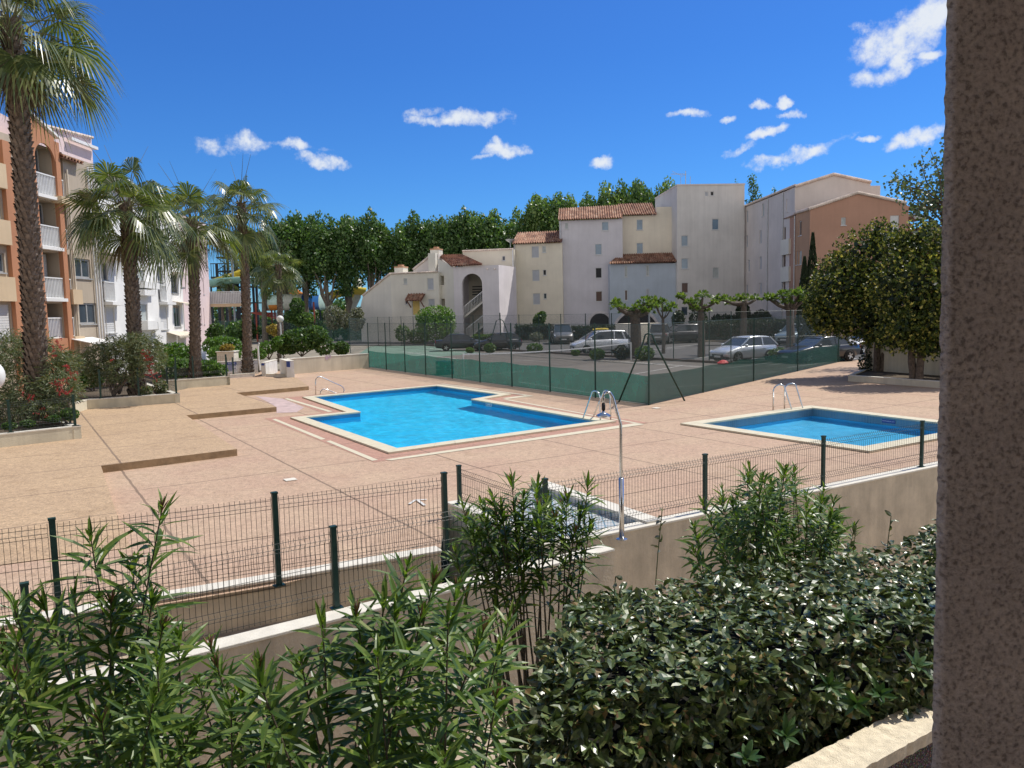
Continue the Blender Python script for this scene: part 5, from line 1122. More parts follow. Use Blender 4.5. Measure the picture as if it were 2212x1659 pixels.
# white block
pl = Plane((-23.15, 44.3), (-26.15, 62)); S = lambda cr, x, y: pl.sz(*cr(x, y)); sE = pl.L
e = empty('apartment_building', tuple(pl.pt(8, 0)), 'white apartment block with stepped balconies and awnings, behind the second and third palms', 'building', LG)
zt = D(250, 400, 45.5).z
W_ = [(820, -40, 900, 120, 'glass', c3), (855, 335, 962, 548, 'white', c3), (1300, -10, 1356, 128, 'glass', c3), (1325, 325, 1396, 520, 'white', c3), (1415, 60, 1478, 222, 'glass', c3), (1436, 315, 1505, 497, 'glass', c3), (995, 1065, 1132, 1240, 'white', c2), (1150, 310, 1230, 450, 'curtain', c3), (1140, 20, 1200, 120, 'curtain', c3), (1510, 302, 1545, 520, 'white', c3), (1490, 60, 1530, 170, 'glass', c3), (1050, 560, 1110, 720, 'glass', c2), (1480, 700, 1560, 850, 'glass', c2), (1200, 760, 1290, 900, 'white', c2)]
H = [rect(pl, w_[5], *w_[:4]) for w_ in W_]; mb = MB(); facade(mb, pl, 0, sE, 0, zt, H); shell(mb, pl, 0, sE, 0, zt, 12); mb.build('wall', M['w_white'], e)
for h, w_ in zip(H, W_): window(e, pl, h, w_[4], fr='alu', mull=w_[4] == 'glass')
for (x0, y0, x1, y1) in ((838, 120, 935, 292), (1308, 150, 1366, 290)): rails(e, pl, rect(pl, c3, x0, y0, x1, y1), .15)
mb = MB()
for (x0, y0, x1, y1) in ((1125, 122, 1255, 190), (1125, 190, 1225, 245), (1150, 452, 1240, 520), (1240, 460, 1290, 525), (850, 292, 970, 322), (1320, 292, 1398, 318)): mb = MB(); h = rect(pl, c3, x0, y0, x1, y1); slab(mb, pl, *h, .003, .55); mb.build('balcony_parapet', M['w_white'], e)
for (x0, y0, x1, y1) in ((1418, 45, 1485, 85), (1430, 290, 1520, 330), (1380, 545, 1470, 590), (1470, 545, 1545, 580)): awn(e, pl, rect(pl, c3, x0, y0, x1, y1), .9)
h = rect(pl, c2, 1010, 1320, 1190, 1410); awn(e, pl, h, .8); bal_slab(e, pl, h[0]-.3, h[1]+.3, h[3]+.3, .7)
tile_roof(e, pl.pt(2, zt, .4), pl.pt(sE*.6, zt, .4), pl.pt(2, zt+1.2, -3), pl.pt(sE*.6, zt+1.2, -3), .3, .07)
mb = MB(); slab(mb, pl, sE*.45, sE, zt+.002, zt+1.9, -8, -1.5); mb.build('attic', M['w_white'], e)
mb = MB(); slab(mb, pl, 3, sE, 0, 1.35, 3.5, 3.7); mb.build('terrace_wall', M['w_white'], e); 
# pink block at the far end
pl = Plane((-26.15, 62), (-26.9, 69.5)); S = lambda cr, x, y: pl.sz(*cr(x, y)); sE = pl.L
e = empty('apartment_building', tuple(pl.pt(3, 0)), 'pale pink apartment block with paired white shutters at the far end', 'building', LG)
zt = D(420, 470, 65).z
W_ = [(112, 580, 130, 650, 'white', c4), (118, 795, 136, 965, 'white', c4), (165, 805, 183, 975, 'white', c4), (145, 1115, 160, 1280, 'white', c4), (172, 1118, 188, 1285, 'white', c4), (190, 540, 220, 720, 'glass', c4), (95, 560, 108, 640, 'white', c4)]
H = [rect(pl, w_[5], *w_[:4]) for w_ in W_]; mb = MB(); facade(mb, pl, 0, sE, 0, zt, H); shell(mb, pl, 0, sE, 0, zt, 12); mb.build('wall', M['w_pink'], e)
for h, w_ in zip(H, W_): window(e, pl, h, w_[4])
pb = Plane(pl.pt(sE, 0), pl.pt(sE, 0)+Vector((3, .3, 0))); h = [0.0, 2.9, pb.sz(*c4(300, 1090))[1], pb.sz(*c4(300, 950))[1]]
mb = MB(); slab(mb, pb, h[0], h[1], h[2]-.15, h[2]+.1, -2.5, .1); mb.build('balcony_slab', M['w_peach'], e); rails(e, pb, [h[0], h[1], h[2]+.12, h[3]], 0, 'rail_grey', .14)
ptz = Plane(pb.pt(h[1], 0, 0), pb.pt(h[1], 0, -2.5)); rails(e, ptz, [0, 2.5, h[2]+.12, h[3]], 0, 'rail_grey', .14)
# ================================================================ VEGETATION
from mathutils import Quaternion
def rvec(rng):
    while True:
        v = Vector((rng.uniform(-1, 1), rng.uniform(-1, 1), rng.uniform(-1, 1)))
        if .05 < v.length < 1: return v.normalized()
def leafq(mb, p, d, n, L, W_, fold=.0):
    """flat pointed leaf (rhombus) from p along d"""
    s = d.cross(n)
    if s.length < 1e-4: s = d.orthogonal()
    s.normalize(); m = p+d*L*.45
    mb.quad(p, m+s*W_/2, p+d*L, m-s*W_/2)
def crown(blobs, n, size, rng, shell_=.55, up=.25, ar=.75, clump=0, csz=.3):
    """leaves spread through the volume of several ellipsoids; clump > 0 groups them in tufts"""
    mb = MB(); wts = [b[1][0]*b[1][1]+b[1][0]*b[1][2] for b in blobs]
    k = n//max(1, clump) if clump else n
    for i in range(k):
        c, r = rng.choices(blobs, wts)[0]; v = rvec(rng); t = shell_+(1-shell_)*rng.random()**.7
        p = Vector((c[0]+v.x*r[0]*t, c[1]+v.y*r[1]*t, c[2]+v.z*r[2]*t)); out = Vector((v.x/r[0], v.y/r[1], v.z/r[2])).normalized()
        for j in range(max(1, clump)):
            q = p+rvec(rng)*csz*rng.random() if clump else p
            d = (rvec(rng)+out*.5+Vector((0, 0, up))).normalized(); nn = (rvec(rng)*.8+out*.7+Vector((0, 0, .5))).normalized(); s = size*rng.uniform(.6, 1.3)
            leafq(mb, q-d*s*.4, d, nn, s, s*ar)
    return mb
def tufts(blobs, n, rng, L, W_, k=7, shell_=.8, spread=.8):
    """rosettes of narrow leaves on the outside of the ellipsoids"""
    mb = MB(); wts = [b[1][0]*b[1][1]+b[1][0]*b[1][2] for b in blobs]
    for i in range(n):
        c, r = rng.choices(blobs, wts)[0]; v = rvec(rng); t = shell_+(1.03-shell_)*rng.random()
        p = Vector((c[0]+v.x*r[0]*t, c[1]+v.y*r[1]*t, c[2]+v.z*r[2]*t)); out = (Vector((v.x/r[0], v.y/r[1], v.z/r[2])).normalized()+Vector((0, 0, .6))+rvec(rng)*.4).normalized()
        b_ = len(mb.v); mb.v.append(tuple(p))       # the leaves of one tuft share their foot
        for j in range(k):
            d = (out+rvec(rng)*spread).normalized(); l_ = L*rng.uniform(.7, 1.2); s_ = d.cross(out+rvec(rng)*.3).normalized(); m_ = p+d*l_*.5; n_ = len(mb.v)
            mb.v += [tuple(m_+s_*W_/2), tuple(p+d*l_), tuple(m_-s_*W_/2)]; mb.f.append([b_, n_, n_+1, n_+2]); mb.m.append(0)
    return mb
def limbs(mb, base, tips, r0, rng, bend=.25, n=6, r1=.03):
    for t in tips:
        b = Vector(base); t = Vector(t); pts = [b]
        for i in range(1, n+1):
            f = i/n; p = b.lerp(t, f)+Vector((rng.uniform(-1, 1), rng.uniform(-1, 1), 0))*bend*math.sin(math.pi*f)*.5; p.z += bend*math.sin(math.pi*f)*.6; pts.append(p)
        mb.tube(pts, [r0+(r1-r0)*i/n for i in range(n+1)], 7)
    return mb
def trunkmat(name, a, b): 
    m, nt, out = newmat(name); p = nd(nt, 'ShaderNodeBsdfPrincipled', i_Roughness=.9); pos = wpos(nt); f = noise(nt, pos, 9, 6, .7)
    lk(nt, ramp(nt, f, [(.35, a), (.65, b)]), p.inputs['Base Color']); lk(nt, bumpn(nt, f, .8, .03), p.inputs['Normal']); lk(nt, p.outputs[0], out.inputs[0]); return m
M['bark'] = trunkmat('bark', (.06, .045, .035), (.17, .13, .10)); M['bark_plane'] = trunkmat('bark_plane', (.10, .085, .065), (.26, .22, .17)); M['palm_bark'] = trunkmat('palm_bark', (.075, .055, .042), (.24, .185, .145))
M['lf_plane'] = leafmat('plane_leaves', [(0, (.032, .075, .022)), (.5, (.075, .15, .042)), (.85, (.13, .215, .065)), (1, (.21, .29, .11))], .38, .34)
M['lf_plane2'] = leafmat('plane_leaves_pale', [(0, (.06, .115, .03)), (.5, (.13, .215, .055)), (1, (.24, .32, .11))], .38, .36)
M['lf_prune'] = leafmat('mulberry_leaves', [(0, (.06, .11, .02)), (.6, (.13, .20, .045)), (1, (.20, .25, .07))], .45, .35)
M['lf_round'] = leafmat('euonymus_leaves', [(0, (.026, .045, .012)), (.45, (.07, .105, .022)), (.72, (.16, .18, .035)), (.9, (.34, .33, .08)), (1, (.55, .48, .15))], .4, .26)
M['lf_shrub'] = leafmat('shrub_leaves', [(0, (.03, .075, .015)), (.6, (.07, .14, .03)), (1, (.13, .20, .05))], .45, .3)
M['lf_bright'] = leafmat('bright_leaves', [(0, (.05, .12, .015)), (.6, (.10, .20, .03)), (1, (.17, .27, .06))], .45, .32)
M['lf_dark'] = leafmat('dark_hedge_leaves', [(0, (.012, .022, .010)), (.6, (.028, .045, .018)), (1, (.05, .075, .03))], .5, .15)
M['lf_bottle'] = leafmat('bottlebrush_leaves', [(0, (.06, .09, .04)), (.5, (.13, .16, .08)), (.85, (.20, .22, .12)), (1, (.26, .19, .10))], .5, .25)
M['lf_grey'] = leafmat('grey_leaves', [(0, (.09, .10, .07)), (1, (.24, .25, .19))], .6, .2)
M['lf_yellow'] = leafmat('golden_leaves', [(0, (.16, .13, .03)), (1, (.42, .30, .07))], .5, .3)
M['lf_poplar'] = leafmat('poplar_leaves', [(0, (.04, .07, .03)), (.6, (.09, .13, .06)), (1, (.18, .22, .12))], .35, .3, spec=.6)
M['lf_oleander'] = leafmat('oleander_leaves', [(0, (.04, .085, .016)), (.5, (.09, .155, .028)), (.85, (.15, .23, .042)), (1, (.27, .33, .08))], .36, .36, spec=.45)
M['stem'] = trunkmat('stem', (.07, .06, .04), (.16, .13, .09)); M['stem_green'] = simple('stem_green', (.16, .18, .06), .6)
M['red'] = simple('red_flower', (.36, .03, .03), .7, var=.3, scale=12)
M['lf_palm'] = leafmat('palm_leaves', [(0, (.045, .07, .025)), (.5, (.095, .13, .048)), (.85, (.165, .20, .07)), (1, (.27, .28, .12))], .32, .32, (1.4, 1.5, .5), spec=.6)
M['lf_dead'] = leafmat('dead_palm_leaves', [(0, (.08, .055, .035)), (1, (.24, .18, .12))], .7, .15)
M['petiole'] = simple('petiole', (.15, .15, .06), .5)
# ---- plane trees behind the car park
def plane_proto(seed, H, Rw, mat, n=8500, label=''):
    rng = random.Random(seed); e = empty('plane_tree', (0, 0, 0), label, 'tree', 'tall plane trees behind the buildings'); blobs = []; zb = H*.30
    for i in range(10):
        a = rng.uniform(0, 6.28); r = Rw*.55*math.sqrt(rng.random()); z = rng.uniform(zb+1.5, H*.72); s = rng.uniform(.32, .5)*Rw
        blobs.append(((r*math.cos(a), r*math.sin(a), z), (s, s, s*1.5)))
    for i in range(9):
        a = i*.7+rng.uniform(-.3, .3); r = Rw*rng.uniform(.1, .72); top = H*(1-.16*rng.random()-(.20*(r/Rw))); s = rng.uniform(.20, .32)*Rw
        blobs.append(((r*math.cos(a), r*math.sin(a), top-s*1.8), (s, s, s*1.9)))
    crown(blobs, n, .33, rng, .45, .3, .8).build('crown', M[mat], e)
    mb = MB(); mb.tube([(0, 0, 0), (.1, 0, H*.18), (0, .1, H*.36), (.1, .1, H*.7)], [.38, .30, .24, .06], 8)
    limbs(mb, (0, .05, H*.2), [(b[0][0], b[0][1], b[0][2]) for b in blobs[:9]], .15, rng, .6); mb.build('trunk', M['bark_plane'], e); return e
protos = [plane_proto(1, 16, 3.6, 'lf_plane'), plane_proto(2, 16, 3.3, 'lf_plane'), plane_proto(3, 16, 3.8, 'lf_plane2')]
spots = [(560, 480, 99, 0, 'leftmost plane tree, half behind the fourth palm'), (607, 455, 100, 1, 'plane tree crown rising just behind the smallest palm'), (650, 447, 101, 0, 'plane tree with twin tops right of the smallest palm'), (700, 478, 99, 1, 'lower topped plane tree above the striped water slide'), (745, 455, 101, 0, 'plane tree standing above the yellow slide'),
 (800, 450, 102, 1, 'tall plane tree left of the low house gable'), (850, 478, 103, 0, 'lower plane tree above the left chimney of the low house'), (900, 455, 104, 1, 'plane tree above the right chimney of the low house'), (950, 458, 103, 0, 'plane tree above the tiled stair roof'), (1000, 448, 104, 1, 'plane tree above the arched stair'), (1045, 442, 104, 0, 'tallest plane tree left of the cream block'), (1088, 468, 105, 1, 'plane tree just left of the cream tiled roof'),
 (1150, 440, 107, 2, 'plane tree behind the cream tiled roof'), (1185, 425, 108, 0, 'plane tree rising between cream and lavender roofs'), (1232, 430, 108, 2, 'plane tree top above the left end of the lavender roof'), (1285, 428, 109, 0, 'plane tree top above the middle of the lavender roof'), (1325, 408, 109, 2, 'plane tree top above the right end of the lavender roof'), (1375, 398, 110, 0, 'plane tree top above the beige block'), (1430, 402, 110, 2, 'plane tree top touching the grey tower')]
used = set(); rg = random.Random(5)
for (u, v, Y, k, lab) in spots:
    p = D(u, v, Y); o = protos[k] if k not in used else copy_tree(protos[k]); used.add(k); s = p.z/(14.1 if u < 1100 else 13.2); o.location = (p.x, Y, 0); o.scale = (rg.uniform(.95, 1.15), rg.uniform(.95, 1.1), s); o.rotation_euler = (0, 0, rg.uniform(0, 6.28)); o['label'] = lab
# far poplars behind the tower
for (u, v, Y, w_, lab) in ((1627, 377, 118, 1.0, 'slender poplar top behind the gap right of the grey tower'), (1592, 388, 120, .5, 'small poplar tip over the right corner of the tower'), (1676, 405, 119, .5, 'tiny poplar tip above the pinkish roof')):
    p = D(u, v, Y); rng = random.Random(int(u)); e = empty('poplar_tree', (p.x, Y, 0), lab, 'tree'); H = p.z
    bl = [((p.x+rng.uniform(-.6, .6)*w_, Y, H-1-1.1*i), (.7*w_+.12*i*w_, .7*w_, 1.4)) for i in range(7)]
    crown(bl, int(900*w_)+300, .32, rng, .3).build('crown', M['lf_plane'], e); MB().tube([(p.x, Y, 0), (p.x, Y, H-1)], .2, 6, .04).build('trunk', M['bark'], e)
# ---- poplar branches at the right, beyond the round trees
rng = random.Random(17); Yp = 40; base = D(2075, 700, Yp); base.z = 0; e = empty('poplar_tree', tuple(base), 'loose leaved poplar leaning in from the right edge above the round trees', 'tree')
mb = MB(); top = D(2060, 380, Yp); mb.tube([base, base.lerp(top, .4)+Vector((.2, 0, 0)), D(2045, 560, Yp), D(2050, 320, Yp)], [.3, .25, .18, .05], 8)
tp = [(1925, 392), (1945, 375), (1985, 345), (2010, 325), (2040, 305), (1950, 420), (1975, 455), (1990, 480), (2020, 440), (2030, 380), (1965, 400), (2005, 470), (2045, 430), (2035, 350), (1935, 388), (1998, 410), (2080, 320), (2090, 400)]
lm = MB(); br_base = D(2045, 530, Yp)
for u, v in tp:
    P_ = D(u, v, Yp+rng.uniform(-1.2, 1.2)); st_ = br_base.lerp(D(2050, 380, Yp), rng.random()*.6); limbs(mb, st_, [P_], .06, rng, .5, 6, .01)
    for q in range(95):
        f = rng.random()**.6; c_ = st_.lerp(P_, .35+.65*f)+rvec(rng)*.75*rng.random(); d = (rvec(rng)+Vector((0, 0, -.5))).normalized(); leafq(lm, c_, d, rvec(rng), rng.uniform(.13, .22), .16)
mb.build('trunk', M['bark'], e); lm.build('crown', M['lf_poplar'], e)
# ---- round yellow-green trees in the bed on the right
rng = random.Random(23)
def pxblob(u, v, r, Y, k=1.): P_ = D(u, v, Y); s = r*Y/F; return ((P_.x, Y, P_.z), (s, s*k, s))
A_ = [pxblob(*b) for b in ((1830, 640, 88, 33), (1797, 672, 52, 32.5), (1878, 570, 82, 33.5), (1903, 515, 42, 33.5), (1770, 665, 36, 33), (1862, 685, 62, 32), (1920, 640, 80, 34), (1815, 590, 50, 34), (1895, 712, 42, 32.5), (1778, 690, 34, 33))]
B_ = [pxblob(*b) for b in ((2005, 712, 45, 29.0), (1960, 712, 38, 29.0), (2050, 705, 52, 29.2), (1965, 620, 86, 29.9), (2035, 568, 80, 30.4), (1990, 700, 66, 29.4), (2060, 680, 80, 29.4), (1985, 530, 54, 30.4), (1945, 540, 40, 30.9), (2090, 600, 80, 30.4), (1940, 720, 45, 29.4), (2010, 740, 40, 28.9))]
for (bl, foots, lab) in ((A_, [G(1893, 802, .2), G(1905, 802, .2)], 'broad round yellow-green tree on the left of the bed, shading the dark cars'), (B_, [G(1973, 821, .2), G(1986, 822, .2)], 'round yellow-green tree with forked bare trunk beside the pillar')):
    e = empty('round_tree', tuple(foots[0]), lab, 'tree', 'round yellow-green trees in the bed')
    tufts(bl, 9000, rng, .115, .05, 6, .66, .8).build('crown', M['lf_round'], e)
    mb = MB(); c_ = Vector(bl[0][0])
    for f in foots: limbs(mb, f, [f+Vector((rng.uniform(-.3, .3), rng.uniform(-.2, .2), 2.0))], .15, rng, .1, 6, .12); limbs(mb, f+Vector((0, 0, 1.7)), [f.lerp(Vector(b[0]), .55)+Vector((0, .5, .9)) for b in rng.sample(bl, 5)], .11, rng, .2, 5, .03)
    mb.build('trunk', M['bark'], e)
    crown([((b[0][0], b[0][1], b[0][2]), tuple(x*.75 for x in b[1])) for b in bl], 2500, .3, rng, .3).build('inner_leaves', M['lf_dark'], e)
e = empty('ivy', tuple(G(1885, 800, .2)), 'dark climbing ivy at the foot of the left round tree', 'plant'); P_ = G(1880, 800, .2)
crown([((P_.x-.2, P_.y, .5), (.35, .3, .5)), ((P_.x, P_.y, 1.2), (.22, .2, .6))], 500, .12, rng, .4).build('foliage', M['lf_dark'], e)
# ---- cypresses
for (u, v, b_, w_, lab) in ((1756, 508, 680, 17, 'tallest dark cypress in front of the terracotta building'), (1738, 560, 680, 15, 'shorter dark cypress on the left in front of the terracotta building'), (1775, 575, 680, 10, 'smallest dark cypress, right of the tallest one')):
    Y = 60; P_ = D(u, v, Y); Pb_ = D(u, b_, Y); e = empty('cypress_tree', (P_.x, Y, 0), lab, 'tree', 'dark cypresses'); s = w_*Y/F; rng = random.Random(u)
    mb = MB(); H = P_.z
    for i in range(2600):
        t = rng.random(); z = .4+(H-.4)*t; r = s*(1-t**1.6)*(.75+.35*rng.random())*min(1, .4+t*4); a = rng.uniform(0, 6.28); p = Vector((P_.x+r*math.cos(a), Y+r*math.sin(a), z)); d = Vector((.35*math.cos(a), .35*math.sin(a), 1)).normalized(); leafq(mb, p, d, rvec(rng), .3, .1)
    mb.build('crown', M['lf_dark'], e); MB().tube([(P_.x, Y, 0), (P_.x, Y, H*.6)], .1, 6, .05).build('trunk', M['bark'], e)
# ---- pollarded trees in the car park
def pollard(label, trunk_px, fork, arms, Y, tr=.2, seed=0):
    rng = random.Random(seed); P0 = D(*trunk_px, Y); P0.z = 0; e = empty('pollarded_tree', tuple(P0), label, 'tree', 'pollarded trees in the car park'); Fk = D(*fork, Y); mb = MB(); lm = MB()
    mb.tube([P0, P0.lerp(Fk, .5)+Vector((.05, 0, 0)), Fk], [tr*1.15, tr, tr*.85], 9)
    for (u, v, r) in arms:
        T_ = D(u, v, Y+rng.uniform(-.8, .8)); mb.tube([Fk, Fk.lerp(T_, .5)+Vector((0, 0, -.12)), T_], [tr*.55, tr*.4, tr*.3], 7); s = r*.8*Y/F
        for q in range(int(45+r*3)):
            v_ = rvec(rng); p = T_+Vector((v_.x*s, v_.y*s, abs(v_.z)*s*.9-.1*s)); d = (v_+Vector((0, 0, .2))+rvec(rng)*.5).normalized(); leafq(lm, p, d, (Vector((0, 0, 1))+rvec(rng)*.6).normalized(), rng.uniform(.16, .32), rng.uniform(.12, .22))
    mb.build('trunk', M['bark'], e); lm.build('crown', M['lf_prune'], e)
pollard('large pollarded tree with flat leafy top in front of the cream enclosure', (1372, 728), (1372, 680), [(1335, 666, 16), (1352, 675, 14), (1375, 668, 14), (1392, 655, 16), (1400, 675, 14), (1365, 680, 12), (1408, 662, 12), (1330, 655, 10)], 50, .36, 1)
pollard('thin forked pollarded tree left of the lamp post', (1433, 728), (1432, 690), [(1421, 665, 13), (1430, 655, 10), (1450, 665, 14), (1412, 650, 9), (1440, 672, 9)], 54, .12, 2)
pollard('pollarded tree with long knotty arms by the dark off-roader', (1515, 728), (1513, 664), [(1470, 643, 9), (1488, 655, 10), (1502, 658, 13), (1518, 642, 16), (1543, 655, 6), (1522, 670, 12), (1500, 668, 10)], 49, .22, 3)
pollard('leaning pollarded tree with two flat leaf heads', (1603, 715), (1607, 655), [(1565, 650, 13), (1580, 657, 12), (1550, 645, 10), (1612, 648, 15), (1632, 648, 14), (1595, 648, 12)], 52, .22, 4)
pollard('pollarded tree with wide flat head beside the round tree', (1708, 725), (1705, 668), [(1672, 648, 14), (1690, 640, 15), (1712, 640, 16), (1728, 635, 14), (1735, 650, 10), (1660, 645, 10), (1700, 655, 12)], 50, .26, 5)
# ---- hedges and shrubs
def shrub(name, label, cat, blobs, n, size, mat, group=None, seed=1, tr=True, kind='crown', clump=0):
    rng = random.Random(seed); c = blobs[0][0]; zb = min(b[0][2]-b[1][2] for b in blobs); e = empty(name, (c[0], c[1], max(0, zb)), label, cat, group)
    crown(blobs, n, size, rng, .6, .35, .7, clump).build('foliage', M[mat], e)
    if tr:
        mb = MB(); limbs(mb, (c[0], c[1], max(-.05, zb-.05)), [b[0] for b in blobs[:6]], .04, rng, .15, 4, .012); mb.build('stem', M['bark'], e)
    return e
def PB(u, v, ru, rv, Y): P_ = D(u, v, Y); return ((P_.x, Y, P_.z), (ru*Y/F, max(ru, rv)*Y/F*.8, rv*Y/F))
def hedge(label, u0, u1, vt, vb, Y, n, mat='lf_dark', seed=3, th=1.0, size=.22):
    a, b = D(u0, vt, Y), D(u1, vt, Y); z0 = max(0, D(u0, vb, Y).z); rng = random.Random(seed); e = empty('hedge', (a.x, Y, z0), label, 'hedge'); mb = MB()
    for i in range(n):
        x, y, z = rng.uniform(a.x, b.x), rng.uniform(Y, Y+th), rng.uniform(z0, a.z); f = rng.choice((0, 0, 1, 2))
        if f == 0: y = Y+rng.gauss(0, .06)
        elif f == 1: z = a.z+rng.gauss(0, .06)
        d = (rvec(rng)+Vector((0, -.4, .4))).normalized(); leafq(mb, Vector((x, y, z)), d, rvec(rng), size*rng.uniform(.7, 1.3), size*.6)
    mb.build('foliage', M[mat], e); MB().box(((a.x+b.x)/2, Y+th/2, (z0+a.z)/2-.05), (b.x-a.x-.1, th-.3, a.z-z0-.2)).build('inner_core', M['bark'], e)
hedge('long dark clipped hedge along the cream block, left of the grey van', 1113, 1192, 706, 735, 80, 2600)
hedge('long dark clipped hedge right of the grey van, under the lavender block', 1235, 1330, 708, 735, 80, 2600, seed=4)
hedge('yellowish green hedge at the foot of the arched stair', 1022, 1063, 727, 748, 78, 1200, 'lf_shrub', 5)
hedge('low dark hedge under the grey tower behind the pollarded trees', 1560, 1665, 684, 712, 78, 2400, seed=6)
hedge('tall dark hedge behind the parked cars on the right', 1520, 1740, 697, 735, 64, 4200, seed=7, size=.2)
for (u, v, r, h, lab) in ((1465, 690, 14, 20, 'dark bush under the lowest tower window'), (1508, 688, 20, 28, 'big dark rounded bush in front of the grey tower'), (1598, 678, 7, 20, 'slim dark topiary arch, left one of two'), (1612, 678, 7, 20, 'slim dark topiary arch, right one of two'), (1645, 690, 22, 22, 'wide dark bush right of the topiary arches'), (1548, 700, 12, 22, 'dark conical bush behind the pollarded tree')):
    shrub('bush', lab, 'bush', [PB(u, v, r, h, 76)], 700, .25, 'lf_dark', seed=int(u))
e = shrub('bush', 'big round bright green bush in front of the low house', 'bush', [PB(941, 685, 44, 26, 80), PB(925, 700, 28, 26, 79.5), PB(962, 700, 24, 28, 79.5), PB(940, 712, 40, 28, 79)], 4200, .24, 'lf_bright', seed=8)
shrub('bush', 'small tree-like bush before the cream block hedge', 'bush', [PB(1166, 688, 13, 14, 79), PB(1158, 694, 7, 12, 79), PB(1172, 682, 9, 10, 79)], 700, .25, 'lf_shrub', seed=9)
shrub('bush', 'greyish low shrub between hedge and grey van', 'bush', [PB(1158, 728, 15, 10, 74)], 500, .2, 'lf_grey', seed=10)
for (u, v, ru, rv, m, lab) in ((1155, 752, 18, 11, 'lf_shrub', 'low round shrub on the kerb left of the silver people carrier'), (1243, 762, 9, 7, 'lf_bright', 'small bright shrub on the kerb at the people carrier bumper'), (1290, 765, 18, 12, 'lf_bright', 'loose shrub on the kerb under the people carrier side'), (1343, 762, 18, 15, 'lf_dark', 'dense dark kerb shrub just left of the net post'), (1392, 763, 23, 16, 'lf_shrub', 'dense kerb shrub just right of the net post'), (1609, 764, 20, 15, 'lf_dark', 'clipped kerb shrub covering the silver hatchback wheel'), (1684, 766, 25, 16, 'lf_shrub', 'clipped kerb shrub between silver hatchback and black car'), (1058, 752, 14, 11, 'lf_shrub', 'thin kerb shrub before the dark hatchback'), (1015, 757, 9, 6, 'lf_bright', 'tiny kerb shrub before the dark saloon')):
    P_ = G(u, v+rv); shrub('kerb_shrub', lab, 'shrub', [PB(u, v, ru, rv, P_.y)], 900, .13, m, 'shrubs along the court kerb', seed=int(u))
# left green shrubs
shrub('bush', 'bright green rounded shrub behind the third palm trunk', 'bush', [PB(385, 770, 40, 30, 38), PB(360, 765, 25, 25, 39), PB(410, 775, 22, 28, 38), PB(380, 795, 40, 24, 37)], 3600, .15, 'lf_bright', seed=11)
shrub('bush', 'clipped bright green hedge mound between third and fourth palm', 'bush', [PB(480, 745, 28, 20, 50), PB(505, 748, 20, 20, 50), PB(455, 748, 18, 18, 50), PB(485, 765, 36, 20, 49)], 3600, .17, 'lf_bright', seed=12)
shrub('bush', 'yellowish shrub at the corner of the pink block', 'bush', [PB(468, 713, 17, 15, 60), PB(458, 722, 14, 14, 60)], 1000, .2, 'lf_shrub', seed=13)
e = shrub('bush', 'golden shrub growing in the white box', 'bush', [PB(491, 752, 15, 9, 45), PB(484, 756, 10, 8, 45)], 900, .12, 'lf_yellow', seed=14, tr=False)
P_ = D(492, 768, 45); e = empty('planter_box', (P_.x, 45, 0), 'white stone planter box holding the golden shrub', 'planter'); MB().box((P_.x, 45, P_.z/2+.1), (1.0, .8, P_.z+.25)).build('box', M['wall_cap'], e, bevel=.04); MB().box((P_.x, 45, P_.z+.24), (1.1, .9, .06)).build('rim', M['wall_cap'], e, bevel=.02)
shrub('oleander_bush', 'wide oleander behind the long cream wall, right of the globe lamp', 'bush', [PB(650, 735, 45, 26, 47), PB(680, 725, 30, 22, 47), PB(620, 745, 30, 22, 47), PB(700, 745, 22, 22, 47)], 4200, .19, 'lf_shrub', seed=15)
shrub('oleander_bush', 'small oleander left of the tennis fence end post', 'bush', [PB(738, 752, 17, 15, 48)], 900, .15, 'lf_shrub', seed=16)
shrub('bush', 'light green sapling shrub left of the globe lamp', 'bush', [PB(580, 750, 22, 14, 46), PB(600, 738, 12, 12, 46), PB(560, 765, 16, 12, 45)], 1500, .14, 'lf_bright', seed=17)
shrub('bush', 'yellowish leaning shrub behind the globe lamp', 'bush', [PB(590, 712, 15, 12, 60), PB(602, 722, 12, 10, 60)], 700, .18, 'lf_yellow', seed=18)
shrub('bush', 'low green planting on the farthest planter by the third palm', 'bush', [PB(450, 795, 30, 18, 36), PB(425, 800, 22, 14, 36), PB(475, 800, 16, 14, 36)], 2200, .13, 'lf_bright', seed=19)
shrub('bush', 'white flowering low shrub on the farthest planter', 'bush', [PB(396, 803, 13, 8, 35.5)], 500, .09, 'lf_grey', seed=20)
shrub('bush', 'silvery shrub beside the water slide supports', 'bush', [PB(720, 685, 22, 28, 88), PB(745, 690, 14, 20, 88)], 1300, .26, 'lf_grey', seed=21); shrub('bush', 'silvery shrub against the low house end wall', 'bush', [PB(770, 690, 18, 26, 86), PB(775, 680, 10, 18, 86)], 1000, .26, 'lf_grey', seed=22)
shrub('bush', 'dark tree-like bush hanging over the striped tube slide', 'bush', [PB(642, 662, 16, 18, 92), PB(634, 684, 22, 14, 92), PB(654, 690, 24, 16, 92)], 2200, .34, 'lf_plane', seed=23)
for i, (u, v, ru, rv, lab) in enumerate(((525, 715, 40, 22, 'low dark scrub behind the water park fence at the fourth palm'), (600, 715, 50, 20, 'low dark scrub behind the water park fence at the smallest palm'), (690, 715, 50, 22, 'low dark scrub behind the water park fence below the silvery shrub'), (765, 718, 30, 20, 'low dark scrub behind the water park fence by the house'))): shrub('scrub', lab, 'shrub', [PB(u, v, ru, rv, 102)], 1500, .4, 'lf_plane', seed=30+i)
shrub('hedge_plant', 'shrubs inside the fence in front of the low house', 'shrub', [PB(870, 720, 18, 18, 82), PB(905, 728, 22, 20, 82), PB(985, 735, 20, 16, 80)], 1800, .24, 'lf_shrub', seed=40)
